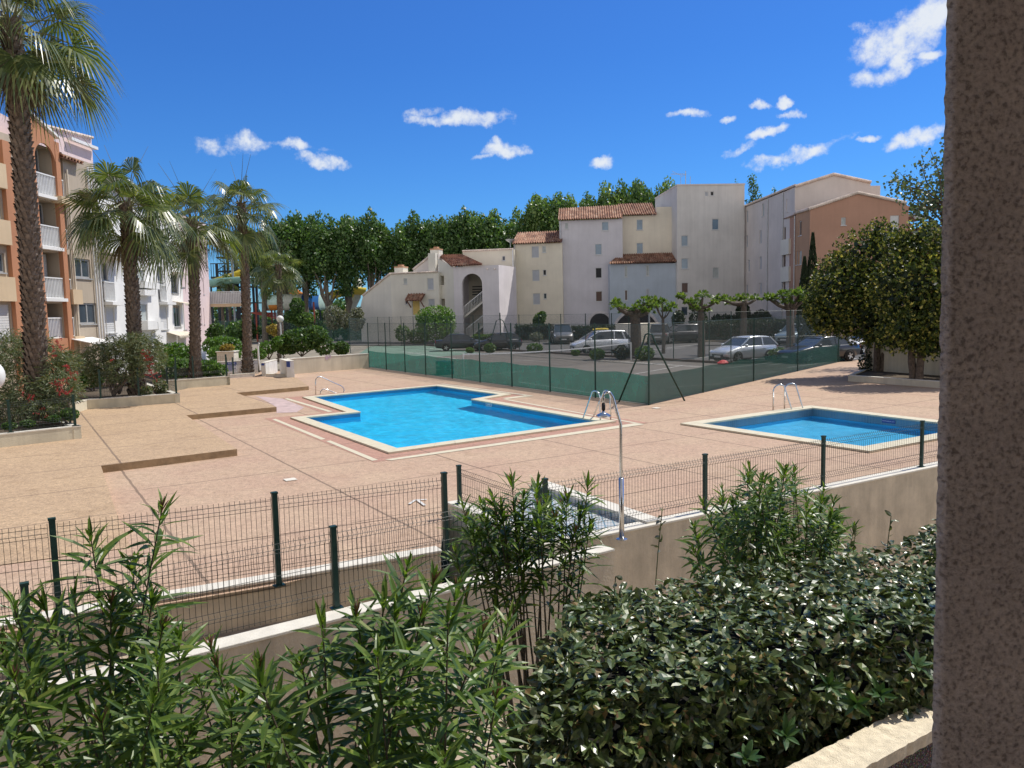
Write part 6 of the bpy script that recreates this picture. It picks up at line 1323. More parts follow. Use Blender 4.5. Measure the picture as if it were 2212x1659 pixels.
rng = random.Random(61); mb = MB()
for i in range(9000):
    x = rng.uniform(D(440, 680, 128).x, D(900, 680, 128).x); z = (4.2+1.6*math.sin(x*.35)+1.2*math.sin(x*.9+1))*rng.random()**.6; y = 128+rng.uniform(-2.5, 2.5); leafq(mb, Vector((x, y, z)), rvec(rng), rvec(rng), rng.uniform(.4, .8), .4)
tag(mb.build('far_thicket', M['lf_plane'], origin=(D(640, 680, 128).x, 128, 0)), 'dark green thicket far behind the water slides', 'thicket', kind='stuff')
# ---- bottlebrush shrubs over the planters
def bottlebrush(label, blobs, n, seed, stems, flowers):
    rng = random.Random(seed); c = blobs[0][0]; e = empty('bottlebrush', tuple(stems[0]), label, 'shrub', 'red flowering bottlebrush shrubs'); mb = MB(); fl = MB(); wts = [b[1][0]*b[1][2] for b in blobs]
    for i in range(n):
        c, r = rng.choices(blobs, wts)[0]; v = rvec(rng); t = .45+.6*rng.random(); p = Vector((c[0]+v.x*r[0]*t, c[1]+v.y*r[1]*t, c[2]+v.z*r[2]*t)); ax = (Vector((v.x, v.y, -.25))+rvec(rng)*.6).normalized()
        for j in range(6): d = (ax+rvec(rng)*.75+Vector((0, 0, -.1))).normalized(); leafq(mb, p+ax*.03*j, d, rvec(rng), rng.uniform(.09, .16), .024)
    mb.build('foliage', M['lf_bottle'], e)
    for (u, v, Y, k) in flowers:
        P_ = D(u, v, Y)
        for q in range(k):
            p = P_+rvec(rng)*.22*rng.random(); ax = (rvec(rng)+Vector((0, 0, -.4))).normalized()
            for j in range(26): d = (rvec(rng)+ax*.3).normalized(); leafq(fl, p+ax*.005*j, d, rvec(rng), .05, .014)
    fl.build('flowers', M['red'], e); sm_ = MB()
    for s in stems: limbs(sm_, s, [Vector(b[0]) for b in rng.sample(blobs, min(4, len(blobs)))], .05, rng, .2, 6, .012)
    sm_.build('stem', M['bark'], e)
bottlebrush('largest bottlebrush shrub wrapped round the leaning tall palm', [PB(u, v, r, s, Y) for u, v, r, s, Y in ((35, 780, 50, 42, 22.5), (105, 790, 42, 45, 21.5), (130, 835, 42, 38, 21), (60, 850, 50, 45, 21), (145, 780, 24, 28, 22), (20, 740, 40, 25, 23), (100, 885, 42, 30, 20.5), (15, 880, 40, 40, 22), (80, 745, 26, 22, 22))], 3400, 51, [G(70, 925, .4)+Vector((0, 1, 0)), G(100, 920, .4)+Vector((0, 1.2, 0))],
   [(122, 735, 21, 5), (150, 798, 20.6, 7), (120, 830, 20.4, 8), (68, 857, 20.2, 5), (150, 815, 20.6, 5), (98, 893, 20, 4), (140, 845, 20.2, 7), (108, 705+60, 21, 4)])
bottlebrush('upright bottlebrush with two bare stems on the middle planter', [PB(u, v, r, s, Y) for u, v, r, s, Y in ((215, 775, 42, 40, 28), (250, 760, 40, 35, 28), (300, 760, 42, 40, 28), (330, 770, 22, 34, 27.5), (270, 800, 40, 32, 27.5), (225, 810, 30, 24, 28), (320, 740, 24, 22, 28), (185, 785, 16, 26, 28.5), (280, 735, 30, 20, 28.5))], 3000, 52, [D(245, 855, 27.3), D(258, 850, 27.6)],
   [(310, 765, 27, 8), (322, 775, 27, 9), (325, 790, 27, 7), (318, 805, 26.9, 6), (330, 812, 26.9, 4), (235, 780, 27, 2)])
shrub('bush', 'low flowering plants along the front of the leftmost planter', 'bush', [PB(150, 895, 20, 14, 20.3), PB(115, 905, 16, 8, 20), PB(60, 915, 16, 8, 19.8), PB(20, 920, 16, 8, 19.6)], 1500, .07, 'lf_shrub', seed=53)
shrub('bush', 'scraggly shrub at the foot of the second palm', 'bush', [PB(345, 835, 16, 18, 28.5), PB(315, 845, 14, 12, 27.8)], 700, .09, 'lf_bottle', seed=54)
shrub('bush', 'dark green shrub behind the middle planter fence', 'bush', [PB(200, 815, 26, 22, 31), PB(170, 830, 18, 20, 31)], 1200, .12, 'lf_shrub', seed=55)
# ---- fan palms
def palm(label, basep, topp, r0, r1, nf, pet, fan, seed, boots=260, dead=6, segs=30, spikes=3):
    rng = random.Random(seed); basep, topp = Vector(basep), Vector(topp); e = empty('fan_palm', tuple(basep), label, 'palm', 'fan palms along the pool')
    H = (topp-basep).length; ax = (topp-basep).normalized(); mb = MB(); rows = []; n = 40
    for i in range(n+1):
        t = i/n; c = basep.lerp(topp, t)+Vector((.12, 0, 0))*math.sin(math.pi*t)*(H*.06); r = r0+(r1-r0)*t; r *= (1.25-.25*min(1, t*8)); rows.append((c, r))
    mb.tube([c for c, r in rows], [r*.9 for c, r in rows], 14)
    k = boots
    for i in range(k):
        t = (i+.5)/k; a = i*2.39996; j = min(n-1, int(t*n)); c = rows[j][0].lerp(rows[j+1][0], t*n-j); r = rows[j][1]; o = Vector((math.cos(a), math.sin(a), 0)); s = Vector((-math.sin(a), math.cos(a), 0)); up = ax
        wd_ = r*rng.uniform(.34, .5); ln_ = rng.uniform(.13, .24)*(r/.3)**.5; out = r*rng.uniform(.08, .24)
        b0 = c+o*r*.86; tip = c+o*(r+out)+up*ln_
        mb.poly([b0-s*wd_*.6, b0+s*wd_*.6, tip+s*wd_*.3, tip-s*wd_*.3]); mb.poly([b0-s*wd_*.6-up*.0, tip-s*wd_*.3, c+o*r*.8+up*ln_-s*wd_*.3]); mb.poly([tip-s*wd_*.3, tip+s*wd_*.3, c+o*r*.8+up*ln_*.95+s*wd_*.3, c+o*r*.8+up*ln_*.95-s*wd_*.3])
    mb.build('trunk', M['palm_bark'], e)
    lm = MB(); dm = MB(); pm_ = MB(); Z = Vector((0, 0, 1))
    def frond(a, el, dead_, k):
        m_ = dm if dead_ else lm; o = Vector((math.cos(a), math.sin(a), 0)); d0 = (o*math.cos(el)+Z*math.sin(el)).normalized(); L = pet*rng.uniform(.8, 1.15)*(.55 if dead_ else 1); b = topp+o*r1*.6+Z*rng.uniform(-.5, .1)*(1.6 if dead_ else 1)
        sag = .18 if el > .3 else .30; pts = []
        for i in range(5):
            f = i/4; p = b+d0*L*f; p.z -= sag*L*f*f*(1.0 if not dead_ else .3); pts.append(p)
        pm_.tube(pts, [.03, .024, .02, .018, .015], 4)
        d = (pts[-1]-pts[-2]).normalized(); side = d.cross(Z)
        if side.length < .1: side = o.cross(Z)
        side.normalize(); side = Quaternion(d, rng.uniform(-.5, .5)) @ side; nrm = side.cross(d).normalized(); R_ = fan*rng.uniform(.85, 1.12); hb = pts[-1]
        span = R(118) if not dead_ else R(38); droop = rng.uniform(.45, .95) if not dead_ else .15
        for s in range(segs):
            th = -span+2*span*s/(segs-1)+rng.uniform(-.02, .02); dr = (d*math.cos(th)+side*math.sin(th)+nrm*.16*abs(math.sin(th))).normalized(); Ls = R_*(1-.22*abs(th)/span)*rng.uniform(.9, 1.06); dp = droop*(1+.3*abs(math.sin(th)))
            def at(f): q = hb+dr*Ls*f; q.z -= dp*Ls*(max(0, f-.38)**1.6)*1.7; return q
            w0 = Ls*.5*(2*span/(segs-1))*1.02
            fs = (.04, .5, .72, .88, 1.0); ws = (.012, w0*.85, w0*.5, w0*.25, .004); pr = None
            tw = dr.cross(nrm).normalized()
            for f, w_ in zip(fs, ws):
                q = at(f); v_ = tw*w_*.5; cu = (q-v_, q+v_)
                if pr: m_.quad(pr[0], pr[1], cu[1], cu[0])
                pr = cu
    for i in range(nf):
        t = (i+.5)/nf; el = R(82)-R(125)*t**.85; frond(i*2.39996+rng.uniform(-.3, .3), el+rng.uniform(-.12, .12), False, i)
    for i in range(dead): frond(rng.uniform(0, 6.28), R(-72)+rng.uniform(-.2, .1), True, i)
    for i in range(spikes):
        a = rng.uniform(0, 6.28); d = Vector((math.cos(a)*.45, math.sin(a)*.45, 1)).normalized(); pm_.tube([topp, topp+d*pet*1.2, topp+d*pet*2.1+Vector((math.cos(a), math.sin(a), 0))*.2], [.02, .014, .006], 4)
    lm.build('crown', M['lf_palm'], e); pm_.build('petioles', M['petiole'], e)
    if dead: dm.build('dead_fronds', M['lf_dead'], e)
    return e
b = G(90, 925, .4)+Vector((0, 1.0, 0)); Yb = b.y
palm('tallest leaning fan palm at the left edge, trunk clad in old leaf bases', (D(80, 860, Yb).x, Yb, .3), tuple(D(22, 45, Yb)), .28, .235, 34, 1.3, 1.32, 101, 640, 16, 32)
palm('second fan palm from the left, growing from the middle planter', tuple(Vector((D(296, 850, 29).x, 29, .3))), tuple(D(270, 440, 29)), .26, .22, 30, 1.2, 1.3, 102, 480, 5, 28)
palm('third fan palm from the left, behind the farthest planter', tuple(Vector((D(421, 810, 35.5).x, 35.5, .3))), tuple(D(414, 475, 35.5)), .25, .215, 26, 1.25, 1.3, 103, 420, 6, 26)
palm('fourth fan palm from the left, straight trunk behind the white gate', tuple(Vector((D(534, 790, 42).x, 42, .1))), tuple(D(521, 440, 42)), .26, .22, 25, 1.25, 1.3, 104, 380, 5, 24)
palm('smallest fan palm, behind the globe lamp', tuple(Vector((D(604, 735, 54).x, 54, 0))), tuple(D(601, 572, 54)), .22, .2, 26, .95, 1.02, 105, 200, 5, 22)
for (u, v, Y, lab) in ((527/1.0-35, 605, 108, 'distant fan palm between the slide tower legs, upper one'), (478, 640, 106, 'distant fan palm low behind the pink block balcony')):
    P_ = D(u, v, Y); palm(lab, (P_.x, Y, 0), tuple(P_), .25, .22, 22, .8, .9, int(u), 30, 0, 14, 0)
# ---- oleanders in the foreground (long whorled leaves)
def blade(mb, p, d, n, L, W_, curl):
    s = d.cross(n).normalized(); nn = s.cross(d).normalized(); prof = ((0, .10), (.22, .75), (.5, 1.0), (.78, .68), (1.0, .03)); prev = None
    for f, w_ in prof:
        c = p+d*L*f-nn*curl*L*f*f; hw = s*W_*.5*w_; lift = nn*W_*.16*w_; row = (c-hw+lift, c, c+hw+lift)
        if prev: mb.quad(prev[0], prev[1], row[1], row[0]); mb.quad(prev[1], prev[2], row[2], row[1])
        prev = row
M['bud'] = simple('bud', (.24, .12, .07), .7)
def oleander(label, base, tips, seed, Lf=.15, Wf=.024, top=.62, gap=.032, spread=.35, buds=.3, mreach=1.05):
    rng = random.Random(seed); base = Vector(base); e = empty('oleander_bush', tuple(base), label, 'bush', 'oleanders in the garden below the pool wall'); st = MB(); lm = MB(); bd_ = MB(); Z = Vector((0, 0, 1))
    for T_ in tips:
        T_ = Vector(T_); b = base+Vector((rng.uniform(-1, 1), rng.uniform(-1, 1), 0))*spread; hor = Vector((T_.x-b.x, T_.y-b.y, 0)); pts = []; n = 14
        for i in range(n+1):
            f = i/n; p = b+hor*(f**1.7)+Z*(T_.z-b.z)*f; pts.append(p)
        Ltot = sum((pts[i+1]-pts[i]).length for i in range(n)); st.tube(pts, [(.013 if seed != 204 else .019)-(.010 if seed != 204 else .016)*i/n for i in range(n+1)], 5)
        reach = min(top*Ltot, mreach); s = 0.; ang = rng.uniform(0, 6.28)
        while s < reach:
            f = 1-s/Ltot; x = f*n; i = min(n-1, int(x)); p = pts[i].lerp(pts[i+1], x-i); ax = (pts[i+1]-pts[i]).normalized(); u_ = ax.cross(Vector((.3, .9, .1))).normalized(); v_ = ax.cross(u_)
            k = 3; tipf = min(1, s/.10)
            for j in range(k):
                if s > .22 and rng.random() < .35+.4*(s/reach): continue
                a = ang+2.0944*j+rng.uniform(-.3, .3); o = u_*math.cos(a)+v_*math.sin(a); open_ = rng.uniform(.1, .5)+tipf*rng.uniform(.4, 1.1)+.35*s; d = (ax*math.cos(open_)+o*math.sin(open_)+rvec(rng)*.25).normalized(); L = Lf*(.45+.55*tipf)*rng.uniform(.55, 1.2)
                nn = (ax*math.sin(open_)-o*math.cos(open_)+rvec(rng)*.2).normalized(); nn = nn if nn.z > -.2 else -nn
                blade(lm, p, d, nn, L, Wf*(.55+.45*tipf)*rng.uniform(.85, 1.25), rng.uniform(-.05, .5)+.25*min(1, s))
            ang += 1.05; s += gap*rng.uniform(.8, 1.3)*(1 if s > .05 else .75)
        if rng.random() < buds:
            for q in range(5): d = (ax*1.2+rvec(rng)*.6).normalized(); st.mi = 1; st.tube([T_-ax*.004*q, T_+d*.035, T_+d*.06], [.002, .004, .001], 4); st.mi = 0
    st.build('stem', [M['stem'], M['bud']], e); lm.build('foliage', M['lf_oleander'], e)
M['bud'] = simple('bud', (.24, .12, .07), .7)
rng = random.Random(77)
def tipset(main, outline, n, y0, y1):
    t = [D(u, v, Y) for u, v, Y in main]
    for i in range(n):
        u = rng.uniform(outline[0][0], outline[-1][0])
        for (a, va), (b, vb) in zip(outline[:-1], outline[1:]):
            if a <= u <= b: vt = va+(vb-va)*(u-a)/(b-a); break
        v = vt+(1760-vt)*rng.random()**1.15; t.append(D(u, v, rng.uniform(y0, y1)))
    return t
oleander('tall oleander filling the lower left corner, with two high shoots', (-1.95, 3.6, -1.75), tipset([(350, 1100, 3.3), (196, 1163, 3.2), (28, 1305, 3.0), (95, 1310, 3.1), (290, 1215, 3.4), (160, 1290, 3.3), (330, 1290, 3.3), (240, 1300, 3.2), (385, 1375, 3.2), (5, 1400, 2.9)], [(-60, 1390), (60, 1350), (200, 1300), (330, 1290), (420, 1420), (440, 1500)], 18, 2.7, 3.6), 201, .20, .0245)
oleander('low sprawling oleander sprigs between the two big oleanders', (-1.1, 3.3, -1.75), tipset([(455, 1400, 3.2), (430, 1480, 3.1), (520, 1500, 3.0), (470, 1440, 3.1)], [(400, 1560), (480, 1520), (600, 1540)], 5, 2.6, 3.3), 202, .19, .024)
oleander('bushy oleander in the lower middle, leaning against the hedge', (-.75, 3.2, -1.75), tipset([(879, 1225, 3.1), (937, 1255, 3.0), (986, 1275, 3.1), (770, 1325, 3.0), (697, 1350, 2.9), (830, 1300, 2.9), (1097, 1345, 3.2), (1045, 1360, 3.1), (650, 1430, 2.9), (560, 1440, 2.9), (815, 1420, 2.6), (910, 1330, 2.9), (1080, 1400, 3.0)], [(520, 1500), (640, 1420), (760, 1370), (880, 1290), (1000, 1330), (1090, 1400), (1100, 1440)], 22, 2.4, 3.4), 203, .195, .026)
oleander('open stemmed oleander standing before the short stub fence', (.12, 4.9, -1.75), [D(u, v, Y) for u, v, Y in ((1106, 1040, 4.9), (1065, 1075, 4.8), (1040, 1085, 4.9), (1000, 1095, 5.0), (1130, 1075, 4.9), (1165, 1095, 4.8), (1085, 1100, 4.8), (985, 1195, 4.7), (1010, 1120, 5.1), (1110, 1110, 4.9), (1225, 1075, 5.0), (1270, 1045, 5.1), (1255, 1110, 5.0), (1180, 1085, 5.1), (1275, 1130, 5.0), (1240, 1150, 4.9), (1200, 1120, 4.9), (1050, 1130, 4.8), (1140, 1130, 5.1), (1090, 1150, 5.0), (1215, 1095, 5.2), (1035, 1150, 4.9), (1160, 1050, 5.0), (1070, 1115, 5.2), (1020, 1150, 4.9), (1120, 1160, 4.8))], 204, .19, .025, .30, .026, .14, .3, .62)
tp = []
for i in range(62):
    a = rng.uniform(0, math.pi); r = math.sqrt(rng.random()); tp.append(D(1672+150*r*math.cos(a), 1155-150*r*math.sin(a), rng.uniform(5.6, 7.2)))
oleander('dense domed oleander between the hedge and the right mesh fence', (2.2, 6.3, -1.75), tp+[D(1500, 1140, 5.9), D(1520, 1090, 6), D(1845, 1140, 6.2), D(1500, 1190, 5.8), D(1560, 1185, 5.7)], 205, .18, .028, .4, .036, .3, .0)
# ---- clipped hedge of broad silvery leaves
def hedge_mat():
    m, nt, out = newmat('silverberry_leaves'); g = nt.nodes.new('ShaderNodeNewGeometry')
    top = ramp(nt, g.outputs['Random Per Island'], [(0, (.035, .06, .018)), (.45, (.075, .115, .034)), (.8, (.14, .185, .062)), (.94, (.24, .26, .10)), (.975, (.30, .20, .08)), (1, (.16, .09, .05))])
    back = ramp(nt, g.outputs['Random Per Island'], [(0, (.09, .10, .06)), (1, (.20, .21, .14))]); c = mixc(nt, g.outputs['Backfacing'], top, back)
    p = nd(nt, 'ShaderNodeBsdfPrincipled', i_Roughness=.33); p.inputs['Specular IOR Level'].default_value = .6; lk(nt, c, p.inputs['Base Color'])
    t = nt.nodes.new('ShaderNodeBsdfTranslucent'); lk(nt, mixc(nt, 1., top, (1.3, 1.4, .6), 'MULTIPLY'), t.inputs[0]); mx = nd(nt, 'ShaderNodeMixShader', i_0=.12); lk(nt, p.outputs[0], mx.inputs[1]); lk(nt, t.outputs[0], mx.inputs[2]); lk(nt, mx.outputs[0], out.inputs[0]); return m
M['lf_hedge'] = hedge_mat()
def wavy(mb, p, d, n, L, W_, rng):
    s = d.cross(n).normalized(); nn = s.cross(d).normalized(); prof = ((0, .12), (.25, .85), (.55, 1.0), (.82, .62), (1., .04)); prev = None; ph = rng.uniform(0, 6); curl = rng.uniform(-.1, .3); fold = rng.uniform(.05, .4)
    for i, (f, w_) in enumerate(prof):
        c = p+d*L*f-nn*curl*L*f*f; hw = s*W_*.5*w_; l1 = nn*W_*(fold*w_+.12*math.sin(ph+i*2.2)*w_); l2 = nn*W_*(fold*w_+.12*math.sin(ph+2+i*2.5)*w_); row = (c-hw+l1, c, c+hw+l2)
        if prev: mb.quad(prev[0], prev[1], row[1], row[0]); mb.quad(prev[1], prev[2], row[2], row[1])
        prev = row
rng = random.Random(88)
hb = [Vector((-.02, 3.25, 0)), Vector((2.35, 4.15, 0)), Vector((5.2, 5.3, 0)), Vector((4.4, 6.5, 0)), Vector((2.85, 5.6, 0)), Vector((.42, 4.85, 0))]   # footprint
def in_hedge(x, y):
    ins_ = False; n = len(hb)
    for i in range(n):
        a, b = hb[i], hb[(i+1) % n]
        if (a.y > y) != (b.y > y) and x < (b.x-a.x)*(y-a.y)/(b.y-a.y)+a.x: ins_ = not ins_
    return ins_
e = empty('clipped_hedge', (1.6, 4.4, -1.75), 'big clipped hedge of broad glossy silvery leaves in the lower right', 'hedge'); mb = MB(); ZT = 1.38
def hz_(x, y): return ZT+.10*mnoise.noise((x*1.3, y*1.3, 0))+.05*mnoise.noise((x*4, y*4, 3.))
cnt = 0
def put(p, o, k=1):
    for j in range(k):
        h_ = rvec(rng)
        if o.z > .8: d = Vector((h_.x, h_.y, .12+.35*h_.z)).normalized(); n_ = (Vector((0, 0, 1))+rvec(rng)*.45).normalized()
        else: d = (o*.45+Vector((0, 0, -.15))+h_*.9).normalized(); n_ = (o*.7+Vector((0, 0, .45))+rvec(rng)*.6).normalized()
        L = rng.uniform(.055, .105); wavy(mb, p+rvec(rng)*.02, d, n_, L, L*rng.uniform(.42, .56), rng)
while cnt < 5600:      # top
    x, y = rng.uniform(-.1, 4.2), rng.uniform(3.1, 7.0)
    if not in_hedge(x, y): continue
    put(Vector((x, y, hz_(x, y)-abs(rng.gauss(0, .06))+.03)), Vector((0, 0, 1))); cnt += 1
edges = [(hb[0], hb[1], 6400), (hb[1], hb[2], 600), (hb[5], hb[0], 2600)]
for a, b, n in edges:
    d = (b-a).normalized(); o = Vector((d.y, -d.x, 0))
    for i in range(n):
        t = rng.random(); p = a.lerp(b, t); z = -.4+(ZT+.4)*rng.random()**.75; bulge = .07*mnoise.noise((p.x*2.5, p.y*2.5, z*2.5)); rnd = max(0, (z-(ZT-.22))/.22)**2*.16
        p = p+o*(bulge-rnd-abs(rng.gauss(0, .06))+.07); p.z = min(z, hz_(p.x, p.y)); put(p, (o+Vector((0, 0, .1))).normalized()) if rng.random() < .8 else None
for (u, v, Y) in ((1430, 1105, 5.4), (1925, 1115, 5.6), (1290+330, 1150, 5.2), (1760, 1140, 5.6), (1330, 1245, 4.7), (1850, 1135, 5.5)):   # long shoots
    T_ = D(u, v, Y); B_ = T_-Vector((.03, 0, .3))
    mb.tube([B_-Vector((.02, 0, .25)), B_, T_], .0035, 4)
    for k in range(9):
        p = B_.lerp(T_, k/8); dd_ = (rvec(rng)+Vector((0, 0, .3))).normalized(); wavy(mb, p, dd_, rvec(rng), .06, .03, rng)
mb.build('foliage', M['lf_hedge'], e)
mb = MB(); ctr = sum(hb, Vector())/len(hb); core = [ctr+(p-ctr)*.90 for p in hb]; mb.prism([Vector((p.x, p.y, -1.7)) for p in core], (0, 0, ZT+1.7-.26)); mb.build('inner_core', simple('hedge_core_shade', (.012, .011, .008), 1.), e)  # solid near-black core, coloured to give deep shade in the gaps between leaves
# broad-leaved sprigs growing through the hedge front
def pitto(label, spots, seed):
    rng = random.Random(seed); e = empty('rosette_sprig', tuple(D(*spots[0])), label, 'plant'); mb = MB()
    for (u, v, Y) in spots:
        c = D(u, v, Y); ax = (Vector((-.1, -.6, .6))+rvec(rng)*.5).normalized(); u_ = ax.orthogonal().normalized(); v_ = ax.cross(u_)
        for j in range(9):
            a = j*2.4+rng.uniform(-.4, .4); o = u_*math.cos(a)+v_*math.sin(a); op = .4+.09*j+rng.uniform(-.2, .3); d = (ax*math.cos(op)+o*math.sin(op)).normalized(); nn = (ax*math.sin(op)-o*math.cos(op)); blade(mb, c, d, nn, rng.uniform(.05, .095), .026, rng.uniform(.0, .35))
    mb.build('foliage', M['lf_rosette'], e)
M['lf_rosette'] = leafmat('rosette_leaves', [(0, (.03, .075, .02)), (1, (.07, .13, .035))], .42, .2, spec=.4)
pitto('glossy dark green rosette sprigs poking from the lower hedge face', [(1695, 1590, 2.95), (1610, 1640, 2.85), (1850, 1520, 3.25), (1900, 1500, 3.35), (1980, 1440, 3.55), (1790, 1480, 3.2), (1830, 1340, 3.5)], 91)
# ================================================================ CARS
def paint(name, c, metal=.3): 
    m, nt, out = newmat(name); p = nd(nt, 'ShaderNodeBsdfPrincipled', i_Roughness=.32, i_Metallic=metal); p.inputs['Coat Weight'].default_value = .8; p.inputs['Coat Roughness'].default_value = .06
    f = noise(nt, wpos(nt), 3, 4); lk(nt, ramp(nt, f, [(.3, tuple(x*.88 for x in c)), (.7, c)]), p.inputs['Base Color']); lk(nt, p.outputs[0], out.inputs[0]); return m
PC = {'silver': paint('paint_silver', (.66, .69, .72), .3), 'silver2': paint('paint_pale_silver', (.74, .76, .79), .2), 'black': paint('paint_black', (.012, .014, .018), .1), 'navy': paint('paint_navy', (.02, .028, .04), .2), 'grey': paint('paint_grey', (.19, .18, .17), .4), 'bluegrey': paint('paint_bluegrey', (.26, .34, .38), .4), 'maroon': paint('paint_dark', (.035, .03, .032), .2), 'white': paint('paint_white', (.70, .72, .73), .0)}
M['tyre'] = simple('tyre', (.018, .018, .018), .9); M['rim'] = M['rim']; M['alloy'] = simple('alloy', (.45, .45, .46), .3, metal=.9); M['car_glass'] = simple('car_glass', (.035, .045, .055), .05, var=.2, spec=.9); M['lamp_glass'] = simple('lamp_glass', (.75, .76, .78), .1, spec=.8); M['tail'] = simple('tail_lamp', (.35, .02, .02), .2); M['plate'] = simple('plate', (.65, .65, .62), .5)
TY = {  # L, W, H, bonnet end, roof front, roof rear, rear base (fractions from the front), belt, bonnet front z, boot z
 'hatch': (3.95, 1.74, 1.46, .27, .47, .86, .985, .92, .70, .93), 'mpv': (4.35, 1.78, 1.64, .20, .42, .90, .99, 1.0, .78, 1.0), 'saloon': (4.6, 1.8, 1.42, .28, .45, .74, .86, .92, .70, .95), 'suv': (4.5, 1.85, 1.70, .26, .42, .90, .985, 1.08, .92, 1.08), 'van': (4.6, 1.9, 1.92, .17, .34, .95, .995, 1.12, .92, 1.12), 'pickup': (5.1, 1.85, 1.80, .27, .41, .60, .64, 1.08, .95, 1.02)}
def car(label, kind, colr, pos, head, extra=None):
    L, W_, H, fb, f1, f2, f3, belt, hz, bz = TY[kind]; hw = W_/2; X = lambda f: L/2-L*f
    e = empty('parked_car', (0, 0, 0), label, 'car', 'cars parked beyond the tennis court'); P_ = PC[colr]
    st = [(0., .42, hz*.80, .74), (.02, .30, hz*.94, .86), (.07, .22, hz, .95), (fb*.6, .2, hz+(belt-hz)*.55, .99), (fb, .2, belt, 1.), ((fb+f3)/2, .2, belt+.02, 1.), (f3-.06, .2, (bz+belt)/2+.02, .99), (min(.93, f3), .22, bz, .97), (.975, .3, bz-.03, .90), (1., .45, bz-.14, .80)]
    st.sort(); rows = []
    for f, zl, zt, k in st:
        w_ = hw*k; x = X(f); zs = zl+(zt-zl)*.62
        rows.append([(x, y*w_, z) for y, z in ((-.0, zl), (-.8, zl), (-.97, zl+.08), (-1., zs), (-.965, zt-.05), (-.86, zt), (-.45, zt+.02), (0, zt+.025), (.45, zt+.02), (.86, zt), (.965, zt-.05), (1., zs), (.97, zl+.08), (.8, zl), (0, zl))])
    mb = MB(); mb.grid(rows); mb.poly(rows[0]); mb.poly(rows[-1]); mb.build('body', P_, e, smooth=True)
    # greenhouse
    bw, rw = hw*.90, hw*.72; zb = belt-.01; zr = H-.05
    def prof(y0, y1): return [(X(fb-.01), y0, zb), (X(f1), y1, zr), (X(f2), y1, zr-.01), (X(f3), y0, zb)]
    a, b = prof(bw, rw), prof(-bw, -rw); mb = MB()
    mb.poly(a); mb.poly(b[::-1])
    for i in range(3): mb.quad(a[i], a[i+1], b[i+1], b[i])
    g_ = mb.build('window', M['car_glass'], e)
    rows = []
    for f, z in ((f1-.025, zr-.03), (f1+.03, H-.01), ((f1+f2)/2, H+.015), (f2-.03, H-.015), (f2+.02, zr-.05)): rows.append([(X(f), y*rw*1.03, z-dz) for y, dz in ((-1, .07), (-.97, .02), (-.6, 0), (0, -.01), (.6, 0), (.97, .02), (1, .07))])
    MB().grid(rows).build('roof', P_, e, smooth=True)
    mb = MB()
    for s in (1, -1):
        pr = a if s == 1 else b; k = Vector((0, s*.012, 0)); lw = .07
        mb.bar(Vector(pr[0])+k, Vector(pr[1])+k, lw, .03, (0, 1, 0)); mb.bar(Vector(pr[2])+k, Vector(pr[3])+k, lw*(1.0 if kind != 'van' else 3), .03, (0, 1, 0))
        fm = (f1*.45+f2*.55); lo = Vector((X(fm), s*bw, zb)); hi = Vector((X(fm+.01), s*rw, zr)); mb.bar(lo+k, hi+k, .08, .03, (0, 1, 0))
        if f2-f1 > .4: fm = f2-.07; lo = Vector((X(fm+.05), s*bw, zb)); hi = Vector((X(fm), s*rw, zr)); mb.bar(lo+k, hi+k, .12, .03, (0, 1, 0))
    mb.build('pillars', P_, e)
    if kind == 'pickup': MB().box((X(.82), 0, bz+.01), (L*.3, W_*.8, .04)).build('load_bed', M['dark'], e)
    wr = .31 if kind in ('hatch', 'mpv', 'saloon') else .36
    for f in (.19, .80):
        for s in (1, -1):
            c = Vector((X(f), s*(hw-.10), wr)); m = MB(); n = 20; prof_ = [(wr*.55, .105), (wr*.92, .11), (wr, .07), (wr, -.07), (wr*.92, -.1), (wr*.5, -.1)]; rows = []
            for r, o in prof_: rows.append([(c.x+r*math.cos(2*math.pi*i/n), c.y+s*o, c.z+r*math.sin(2*math.pi*i/n)) for i in range(n+1)])
            w_ = m.grid(rows).build('wheel', M['tyre'], e, smooth=True); m = MB()
            m.poly([(c.x+wr*.56*math.cos(2*math.pi*i/n), c.y+s*.07, c.z+wr*.56*math.sin(2*math.pi*i/n)) for i in range(n)]); m.build('hub', M['dark'], w_)
            m = MB()
            for q in range(5): an = 2*math.pi*q/5; m.bar(c+Vector((0, s*.085, 0)), c+Vector((math.cos(an)*wr*.58, s*.095, math.sin(an)*wr*.58)), .07, .03, (0, 1, 0))
            m.build('rim', M['alloy'], w_)
            # wheel arch shade, painted as a flat dark panel on the body side
            m = MB(); m.poly([(c.x+wr*1.14*math.cos(math.pi*i/12), s*(hw+.004), c.z+wr*1.14*math.sin(math.pi*i/12)) for i in range(13)]+[(c.x-wr*1.14, s*(hw+.004), .2), (c.x+wr*1.14, s*(hw+.004), .2)]); m.build('wheel_arch_shade', M['dark'], e)
            w_.location.y += s*.035
    for s in (1, -1):
        MB().prism([(X(.015), s*hw*.52, hz*.80), (X(.015), s*hw*.80, hz*.82), (X(.07), s*hw*.93, hz*.97), (X(.075), s*hw*.6, hz*.95)], (.02, s*.02, .03)).build('headlight', M['lamp_glass'], e)
        MB().box((X(.985), s*hw*.72, bz-.15), (.06, hw*.25, .2)).build('tail_light', M['tail'], e)
        MB().lathe((X(fb+.05), s*(hw+.09), belt+.04), [(.02, -.07), (.11, -.05), (.12, .04), (.05, .08)], 10).build('mirror', P_, e, smooth=True)
        m = MB(); m.box((X(fb+.19), s*(hw+.005), belt-.18), (.18, .025, .035)); m.box((X(f2-.16), s*(hw+.005), belt-.17), (.18, .025, .035)); m.build('door_handles', P_, e)
